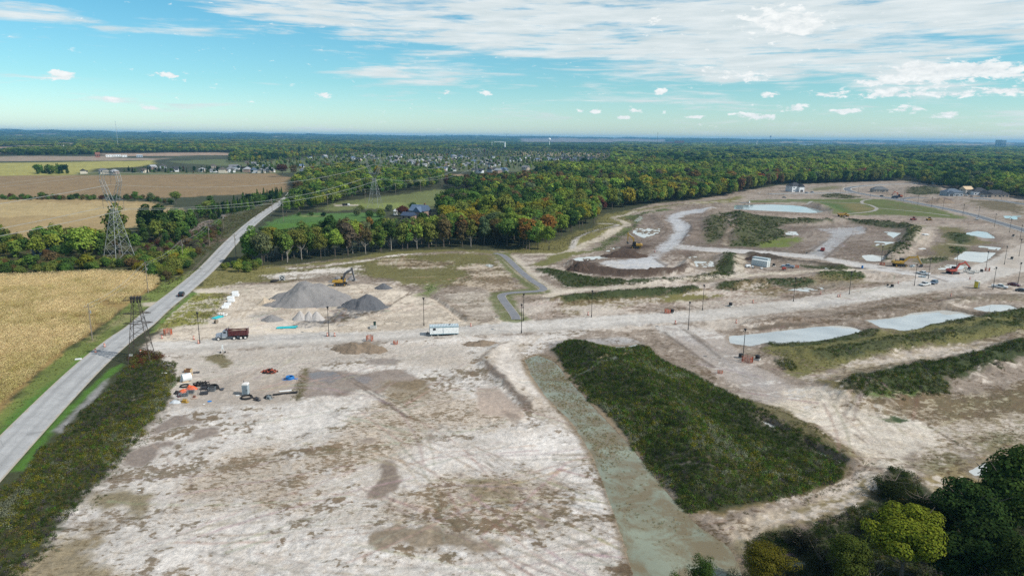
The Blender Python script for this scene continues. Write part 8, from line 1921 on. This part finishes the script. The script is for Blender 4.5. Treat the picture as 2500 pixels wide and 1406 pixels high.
# ---- houses ----------------------------------------------------------------------------------
def roof_geo(m_, w_, d, z, h, style, ov=.5):
 x, y = w_ / 2 + ov, d / 2 + ov
 if style == 'gable': V = [(-x, -y, z),(x, -y, z),(x, y, z),(-x, y, z),(-x, 0, z + h),(x, 0, z + h)]; F_ = [(0,1,5,4),(2,3,4,5),(1,2,5),(3,0,4),(3,2,1,0)]
 else: r = max(.4, x - y); V = [(-x, -y, z),(x, -y, z),(x, y, z),(-x, y, z),(-r, 0, z + h),(r, 0, z + h)]; F_ = [(0,1,5,4),(2,3,4,5),(1,2,5),(3,0,4),(3,2,1,0)]
 return m_.add(V, F_)


def house(name, label, w_, d, hw, hr, style, wall, roofm, windows=True, wing=None, garage=True, chimney=False, detail=True):
 t_ = thing(name, label, 'house'); MB().box((0,0, hw / 2 - .2),(w_, d, hw + .4)).build('wall', wall, t_); rf = roof_geo(MB(), w_, d, hw, hr, style).build('roof', roofm, t_)
 if chimney: MB().box((w_ * .25, d * .15, hw + hr * .8),(.8,.8, hr * 1.0)).build('chimney', flat('brick', (.22,.08,.05),.9), rf)
 if wing:
  wx, ww, wd, wh, wr = wing; MB().box((wx, -d / 2 - wd / 2 + .4, wh / 2 - .2),(ww, wd, wh + .4)).build('wing_wall', wall, t_); m_ = MB(); x, y0, y1 = ww / 2 + .4,-d / 2 - wd - .1,0
  m_.add([(wx - x, y0, wh),(wx + x, y0, wh),(wx + x, y1, wh),(wx - x, y1, wh),(wx, y0, wh + wr),(wx, y1, wh + wr)],[(0,1,4),(1,2,5,4),(3,0,4,5),(2,3,5),(3,2,1,0)]).build('wing_roof', roofm, t_)
  yf = -d / 2 - wd + .4
  if garage: MB().box((wx, yf - .03,1.2),(ww * .6,.08,2.2)).build('garage_door', dsteel if detail else white_m, t_)
  MB().add([(wx - x + .4, y0 + .25, wh),(wx + x - .4, y0 + .25, wh),(wx, y0 + .25, wh + wr - .3)],[(0,1,2)]).build('gable_panel', wall, t_)
 if windows:
  n = max(2, int(w_ // 3.4)); zs = [1.6] if hw < 4.4 else [1.6,4.4]
  for z in zs:
   for i in range(n):
    for s in ((-1,1) if detail else (-1,)):
     x = -w_ / 2 + (i + .5) * w_ / n
     if wing and s < 0 and abs(x - wing[0]) < wing[1] / 2 + .4 and z < wing[3] + .5: continue
     f_ = MB().box((x, s * (d / 2 + .02), z),(1.5,.12,1.35)).build('window', white_m, t_)
     if detail: MB().box((x, s * (d / 2 + .06), z),(1.3,.1,1.15)).build('pane', glass, f_)
     else: f_.data.materials[0] = glass
  if detail:
   for s in (-1,1): f_ = MB().box((s * (w_ / 2 + .02), d * .15, zs[-1]),(.12,1.2,1.3)).build('window', white_m, t_); MB().box((s * (w_ / 2 + .06), d * .15, zs[-1]),(.1,1.0,1.1)).build('pane', glass, f_)
   MB().box((w_ * .12,-d / 2 - .03,1.05),(1.0,.1,2.1)).build('door', dsteel, t_)
 return t_


shingle = flat('dark_shingle', (.045,.048,.055),.9,0,.2,1); shingle2 = flat('brown_shingle', (.10,.085,.075),.9,0,.2,1); bluer = flat('blue_roof', (.10,.15,.23),.6,0,.15,1); siding = flat('white_siding', (.66,.68,.70),.7); brickw = flat('brick_wall', (.30,.22,.18),.9,0,.2,3); tanw = flat('tan_wall', (.42,.35,.29),.9); greyw = flat('grey_siding', (.34,.37,.40),.8); ply = flat('plywood', (.60,.46,.30),.9,0,.1)
def put_house(o, px, py, rz, s=1.0, k=''): o.location = spot(px, py, k); o.rotation_euler = (0,0, math.radians(rz)); o.scale = (s,) * 3
put_house(house('house', 'white two storey new house by the dark wood edge', 13,10,6.0,3.4, 'hip', siding, shingle, wing=(3.2,6.0,3.2,5.4,2.8)),1938,468,18,1.15)
put_house(house('house', 'low brown house with grey hip roof inside the street curve', 17,11,3.3,3.6, 'hip', tanw, flat('grey_shingle', (.13,.135,.14),.9,0,.2,1)),2146,469,-6,1.0)
put_house(house('house', 'white house with dark roof standing alone before the trees', 14,10,5.2,3.6, 'hip', siding, shingle, wing=(4.0,4.5,2.6,3.2,2.2)),2291,450,-10,1.0)
put_house(house('house', 'grey blue house first of the row of new houses', 18,12,4.2,3.6, 'hip', greyw, flat('slate_roof', (.10,.13,.17),.8,0,.15,1), wing=(-5,6,3,3.2,2.4)),2322,478,0,1.05)
put_house(house('house', 'half built house with bare plywood roof', 10,10,5.6,3.6, 'gable', flat('framed_wall', (.46,.42,.38),.9,0,.3,2), ply, wing=(1,5,3,3.0,2.0)),2358,474,8,1.0)
put_house(house('house', 'dark roofed house between plywood roof and long house', 16,11,4.2,4.2, 'hip', siding, shingle, wing=(2,6,3.5,3.2,2.6)),2388,476,-4,1.0)
put_house(house('house', 'long low house with black roof ending the row', 23,12,3.4,4.0, 'hip', tanw, shingle, wing=(-9.0,5,2.5,3.2,2.2)),2427,481,-6,1.05)
put_house(house('house', 'house with dark roof hidden in the trees far above the row', 14,10,4,4, 'hip', greyw, shingle, detail=False),2450,424,0)
put_house(house('house', 'brick house with pale blue gable behind the woodlot', 13,10,5.4,4.2, 'gable', brickw, bluer, chimney=True, wing=(1.5,6.5,3,5.0,3.6), garage=False),1026,531,-24,1.0)
bpy.data.objects[[o.name for o in C.objects if o.name.startswith('gable_panel')][-1]].data.materials[0] = flat('blue_gable', (.33,.40,.46),.7)
put_house(house('garage', 'low garage with dark blue roof beside the brick house', 9,7,2.8,2.4, 'gable', brickw, flat('navy_roof', (.05,.075,.13),.6), detail=False),998,535,-24)
t_ = thing('gazebo', 'small white gazebo on the upper lawn', 'gazebo', at_('B', 1285,790)); MB().lathe([(1.7,0),(1.7,.2)],8).build('floor', white_m, t_); MB().lathe([(2.0,2.9),(1.0,4.0),(.1,4.6)],8).build('roof', white_m, t_)
for i in range(6): MB().tube((1.5 * math.cos(i * 1.047),1.5 * math.sin(i * 1.047),.2),(1.5 * math.cos(i * 1.047),1.5 * math.sin(i * 1.047),2.9),.12).build('post', white_m, t_)
t_ = thing('farm_truck', 'black and white truck on the gravel drive under the power line', 'truck', at_('B', 862,716),.1); MB().box((-1,0,1.5),(4.5,2.2,1.6)).build('bed', black, t_); MB().prism([(1.3,.6),(3.2,.6),(3.2,1.4),(2.5,2.2),(1.3,2.3)],-1,1).build('cab', white_m, t_, .05); wheels(t_, (2.3,-2.2),.95,.45,.3)
put_house(house('shed', 'blue grey metal shed roof showing in the belt behind the corn', 8,6,3,1.6, 'gable', greyw, flat('shed_roof', (.34,.40,.48),.5,.2,.1), detail=False),107,622,20)
put_house(house('house', 'pale house half hidden at the roadside trees', 11,9,4.4,3.2, 'gable', siding, shingle2, detail=False),762,486,15)

# the village and estates beyond, each house from a few plans
walls = [siding, tanw, brickw, greyw, flat('cream_wall', (.58,.53,.44),.8)]; roofs = [shingle, shingle2, flat('grey_roof', (.17,.175,.19),.9,0,.2,1), bluer, flat('pale_roof', (.34,.35,.37),.9,0,.2,1)]
PLANS = {}
vill = [('A', 715,437),('A', 890,438),('A', 985,440),('A', 1240,428),('A', 1310,400),('A', 1395,390),('A', 1500,420),('A', 1740,425),('A', 1830,388),('A', 1835,425),('A', 1910,430),('A', 1980,425),('A', 2035,400),('A', 2120,420),('A', 2000,390),('A', 2180,430),('A', 2295,392),('A', 2320,425),('A', 2240,432),('A', 2130,352),
  ('B', 15,425),('B', 178,392),('B', 205,422),('B', 75,365),('B', 470,385),('B', 505,430),('B', 690,392),('B', 545,302),('B', 680,302),('B', 770,302),('B', 920,312),('B', 935,330),('B', 1030,298),('B', 1060,288),('B', 1085,300),('B', 970,325),('B', 1010,322),('B', 1230,322),('B', 1250,300),('B', 1300,320),('B', 1405,340),('B', 1430,352),('B', 1470,345),('B', 1510,335),('B', 1540,352),('B', 1575,348),('B', 1600,355),('B', 1480,362),('B', 1610,315),
  ('B', 1560,305),('B', 1665,318),('B', 1720,312),('B', 1645,412),('B', 1680,412),('B', 1722,410),('B', 1775,415),('B', 1620,408),('B', 1025,392),('B', 2020,360),('B', 2035,352),('B', 2120,375),('B', 2165,365),('B', 2100,425),('B', 2165,432),('B', 2220,420),('B', 1960,428),('B', 2400,405),('B', 2010,430),('B', 1790,300),('B', 1860,308),('B', 1300,345),
  ('C', 175,312),('C', 200,305),('C', 230,312),('C', 262,308),('C', 290,305),('C', 318,300),('C', 350,312),('C', 380,318),('C', 410,322),('C', 432,318),('C', 460,325),('C', 485,322),('C', 512,325),('C', 300,400),('C', 390,420),('C', 30,425),('C', 105,415),('C', 30,370),('C', 1285,398)]
dark_est = [('C', 570,330),('C', 620,345),('C', 600,318),('C', 650,325),('C', 700,340),('C', 640,372),('C', 690,372),('C', 740,360),('C', 780,350),('C', 770,325),('C', 810,335),('C', 830,322),('C', 870,325),('C', 730,318)]
_h = random.Random(3); vill += [('', _h.uniform(865,1250), _h.uniform(383,408)) for _ in range(34)] + [('', _h.uniform(1250,1460), _h.uniform(380,396)) for _ in range(12)]
ROOFW = ['dark roofed', 'brown roofed', 'grey roofed', 'blue roofed', 'pale roofed']; WALLW = ['white', 'tan', 'brick', 'grey', 'cream']
seen = {}
for i, (k, x, y) in enumerate(vill + dark_est):
 est = i >= len(vill); wi, ri = (R.choice([0,3,1]),0) if est else (R.choice([0,0,0,1,2,3,4,4]), R.choice([0,1,2,2,3,4])); stl = 'hip' if est or R.random() < .3 else 'gable'; key = (wi, ri, stl)
 if key not in PLANS: PLANS[key] = Proto(house, 'house', 'house', 12,9,5.2 if stl == 'hip' else R.choice([3.2,5.0]),3.2, stl, walls[wi], roofs[ri], detail=False, wing=(2.5,5,2.5,3.0,2.2))
 area = 'in the estate of big dark roofs' if est else 'at the edge of the brown field' if k == 'A' else 'in the white row' if k == 'C' and x < 540 and y < 340 else 'by the road bend trees' if k == 'B' and x < 720 else 'among the scattered village gardens' if k == '' else 'in the village' if y < 365 else 'nearer than the village'
 lb = f'{ROOFW[ri]} {WALLW[wi]} {"hip" if stl == "hip" else "gable"} house {area}'; seen.setdefault(lb, []).append(i); nth = len(seen[lb]); lb2 = lb if nth == 1 else f'{ORD[nth - 1]} {lb}'
 PLANS[key].put(spot(x, y, k), R.uniform(-.6,.6) + R.choice([0,1.57]), lb2, 'houses of the village and estates', R.uniform(.85,1.1) * (1.35 if est else 1.0))

# ---- far landmarks ----------------------------------------------------------------------------
def shed_at(px, py, wpx, hpx, label, wall, roofm, name='warehouse', cat='building', dep=.5, stl='flat'):
 x, y = G(px, py); dist = math.hypot(x, y, CAM_H); w_ = wpx * dist / F_PX; h = hpx * dist / F_PX; t_ = thing(name, label, cat, (x, y, gz(x, y)),-math.atan2(x, y)); MB().box((0, w_ * dep / 2, h / 2),(w_, w_ * dep, h)).build('wall', wall, t_)
 if stl == 'flat': MB().box((0, w_ * dep / 2, h * 1.03),(w_ * 1.02, w_ * dep * 1.02, h * .07)).build('roof', roofm, t_)
 else: roof_geo(MB(), w_, w_ * dep, 0, h * .5, 'gable', 0).build('roof', roofm, t_).location = (0, w_ * dep / 2, h)
 n = min(8, max(3, int(wpx / 4)))
 for i in range(n): MB().box((-w_ / 2 + (i + .5) * w_ / n, -.06 * h * .2, h * .45),(w_ / n * .45, h * .05, h * .3)).build('window', glass, t_)
 return t_


fw = flat('far_white', (.82,.84,.85),.6); fg = flat('far_grey', (.35,.40,.46),.7); fbk = flat('far_brick', (.26,.12,.09),.9)
for a in ((1219,352,24,5, 'long white hall beside the tall white silo', fw, fw),(1455,352.5,26,3, 'white warehouse on the pale far fields', fw, fw),(1500,353,14,2.5, 'small white shed right of the far warehouse', fw, fw),(1968,358.5,28,6, 'bright white roofed hall at the town edge', fw, fw),(1955,355,32,4.5, 'grey blue hall behind the bright white one', fg, fg),(2017,354,20,4, 'white hall right of the grey blue one', fw, fg),(2115,353.5,30,3, 'long white low hall toward the apartment block', fw, fw),(2149,353,12,4, 'white peaked hall beyond the great wood', fw, fw),
          (1886,357,28,4.5, 'reddish low building at the town edge', fbk, fg),(1812,354,30,3, 'pale low building left of the reddish one', fg, fw),(1658,354.5,22,9, 'dark brick block on the town skyline', fbk, fbk),(1635,353.5,14,6, 'smaller brick block beside the dark one', fbk, fg),(239,385,9,10, 'rust red barn by the far road', fbk, fbk),(268,383.5,14,4, 'white farm hall right of the rust barn', fw, fw),(287,383,13,4, 'second white farm hall by the far road', fw, fg),(304,384,10,4, 'last white farm hall of the row', fw, fw),(341,384.5,12,5, 'grey farm building with pale roof by the far road', fg, fw),
          (110,352.5,8,5, 'white house in the far farm trees', fw, fg),(146,357.5,14,3, 'pale farm shed at the tan strip', fw, fw),(214,341.8,8,3, 'white speck of a farm far beyond the wood', fw, fw),(405,333,16,2.5, 'white silos group on the blue ridge', fw, fw),(1570,352,30,3, 'pale halls strung along the town edge', fg, fw),(1730,353.5,34,3, 'low pale mall on the town edge', fw, fw),(2075,352.5,26,3, 'grey mall roofs left of the long hall', fg, fw)):
 shed_at(*a, dep=.4)
o = shed_at(2436,362,11,14, 'grey slab of the apartment block above the wood', fg, fg, 'apartment_block', 'apartment block', .8); o = shed_at(2447,362,10,13, 'paler slab of the apartment block above the wood', flat('far_pale', (.55,.58,.60),.7), fg, 'apartment_block', 'apartment block', .8)


def tall(px, py, top, r0, r1, label, name, cat, mat, extra=None):
 x, y = G(px, py); d_ = raydir(px, top); h = CAM_H + d_.z * math.hypot(x, y) / math.hypot(d_.x, d_.y); dist = math.hypot(x, y); t_ = thing(name, label, cat, (x, y, 0)); MB().tube((0,0,-5),(0,0, h), r0 * dist / F_PX, r1 * dist / F_PX, 8).build('shaft', mat, t_)
 if extra == 'tank': q = dist / F_PX; MB().lathe([(.8 * q, h - 3 * q),(3.2 * q, h - 1.0 * q),(3.6 * q, h + 1.2 * q),(2.2 * q, h + 3.0 * q),(.2 * q, h + 3.4 * q)],14).build('tank', mat, t_)
 if extra == 'pod': q = dist / F_PX; MB().lathe([(.5 * q, h - 3 * q),(1.6 * q, h - 2 * q),(1.6 * q, h - .5 * q),(.4 * q, h)],10).build('pod', mat, t_)
 if extra == 'cap': q = dist / F_PX; MB().lathe([(1.9 * q, h - 1.0 * q),(1.9 * q, h)],10).build('cap', mat, t_)
 if extra == 'mast':
  for k in (.4,.7,.95): MB().box((0,0, h * k),(1.6 * dist / F_PX, 1.6 * dist / F_PX, .5 * dist / F_PX)).build('platform', mat, t_)
 if extra == 'rotor':
  q = dist / F_PX
  for a in (.4,2.5,4.6): MB().tube((0,-q * .3, h),(8 * q * math.cos(a),-q * .3, h + 8 * q * math.sin(a)),.35 * q, .12 * q, 6).build('blade', mat, t_)
 return t_


tall(1232.5,366,347,1.5,1.4, 'tall white silo on the plain beyond the village', 'silo', 'silo', fw, 'cap'); tall(1201,361,347,.5,.35, 'slim pale mast left of the tall white silo', 'mast', 'mast', fw, 'mast'); tall(1341,359,341,.8,.6, 'white water tower beyond the village', 'water_tower', 'water tower', fw, 'tank')
tall(289,364,295,.35,.2, 'thin radio mast above the far left woods', 'radio_mast', 'radio mast', fg, 'mast'); tall(1604,366,324,.4,.25, 'dark radio mast over the town skyline', 'radio_mast', 'radio mast', dsteel, 'mast'); tall(1880,352,332,.6,.4, 'dark tower with a pod over the town skyline', 'tower', 'tower', dsteel, 'pod'); tall(2247,354,347,.5,.4, 'short pale mast right of the white peaked hall', 'mast', 'mast', fw, 'mast'); tall(1847,358,345,.8,.7, 'pale chimney on the town edge', 'chimney', 'chimney', fw, 'cap')
for i, px in enumerate((1090,1104,1118,1130,1142,1158,1236,1270,1298,1318)): tall(px, 343,329 + .3 * (i % 3),.4,.25, 'tiny wind turbine or tower on the far blue ridge', 'far_tower', 'tower', dsteel, 'rotor' if px in (1236,) else 'mast')['group'] = 'tiny towers on the blue ridge'
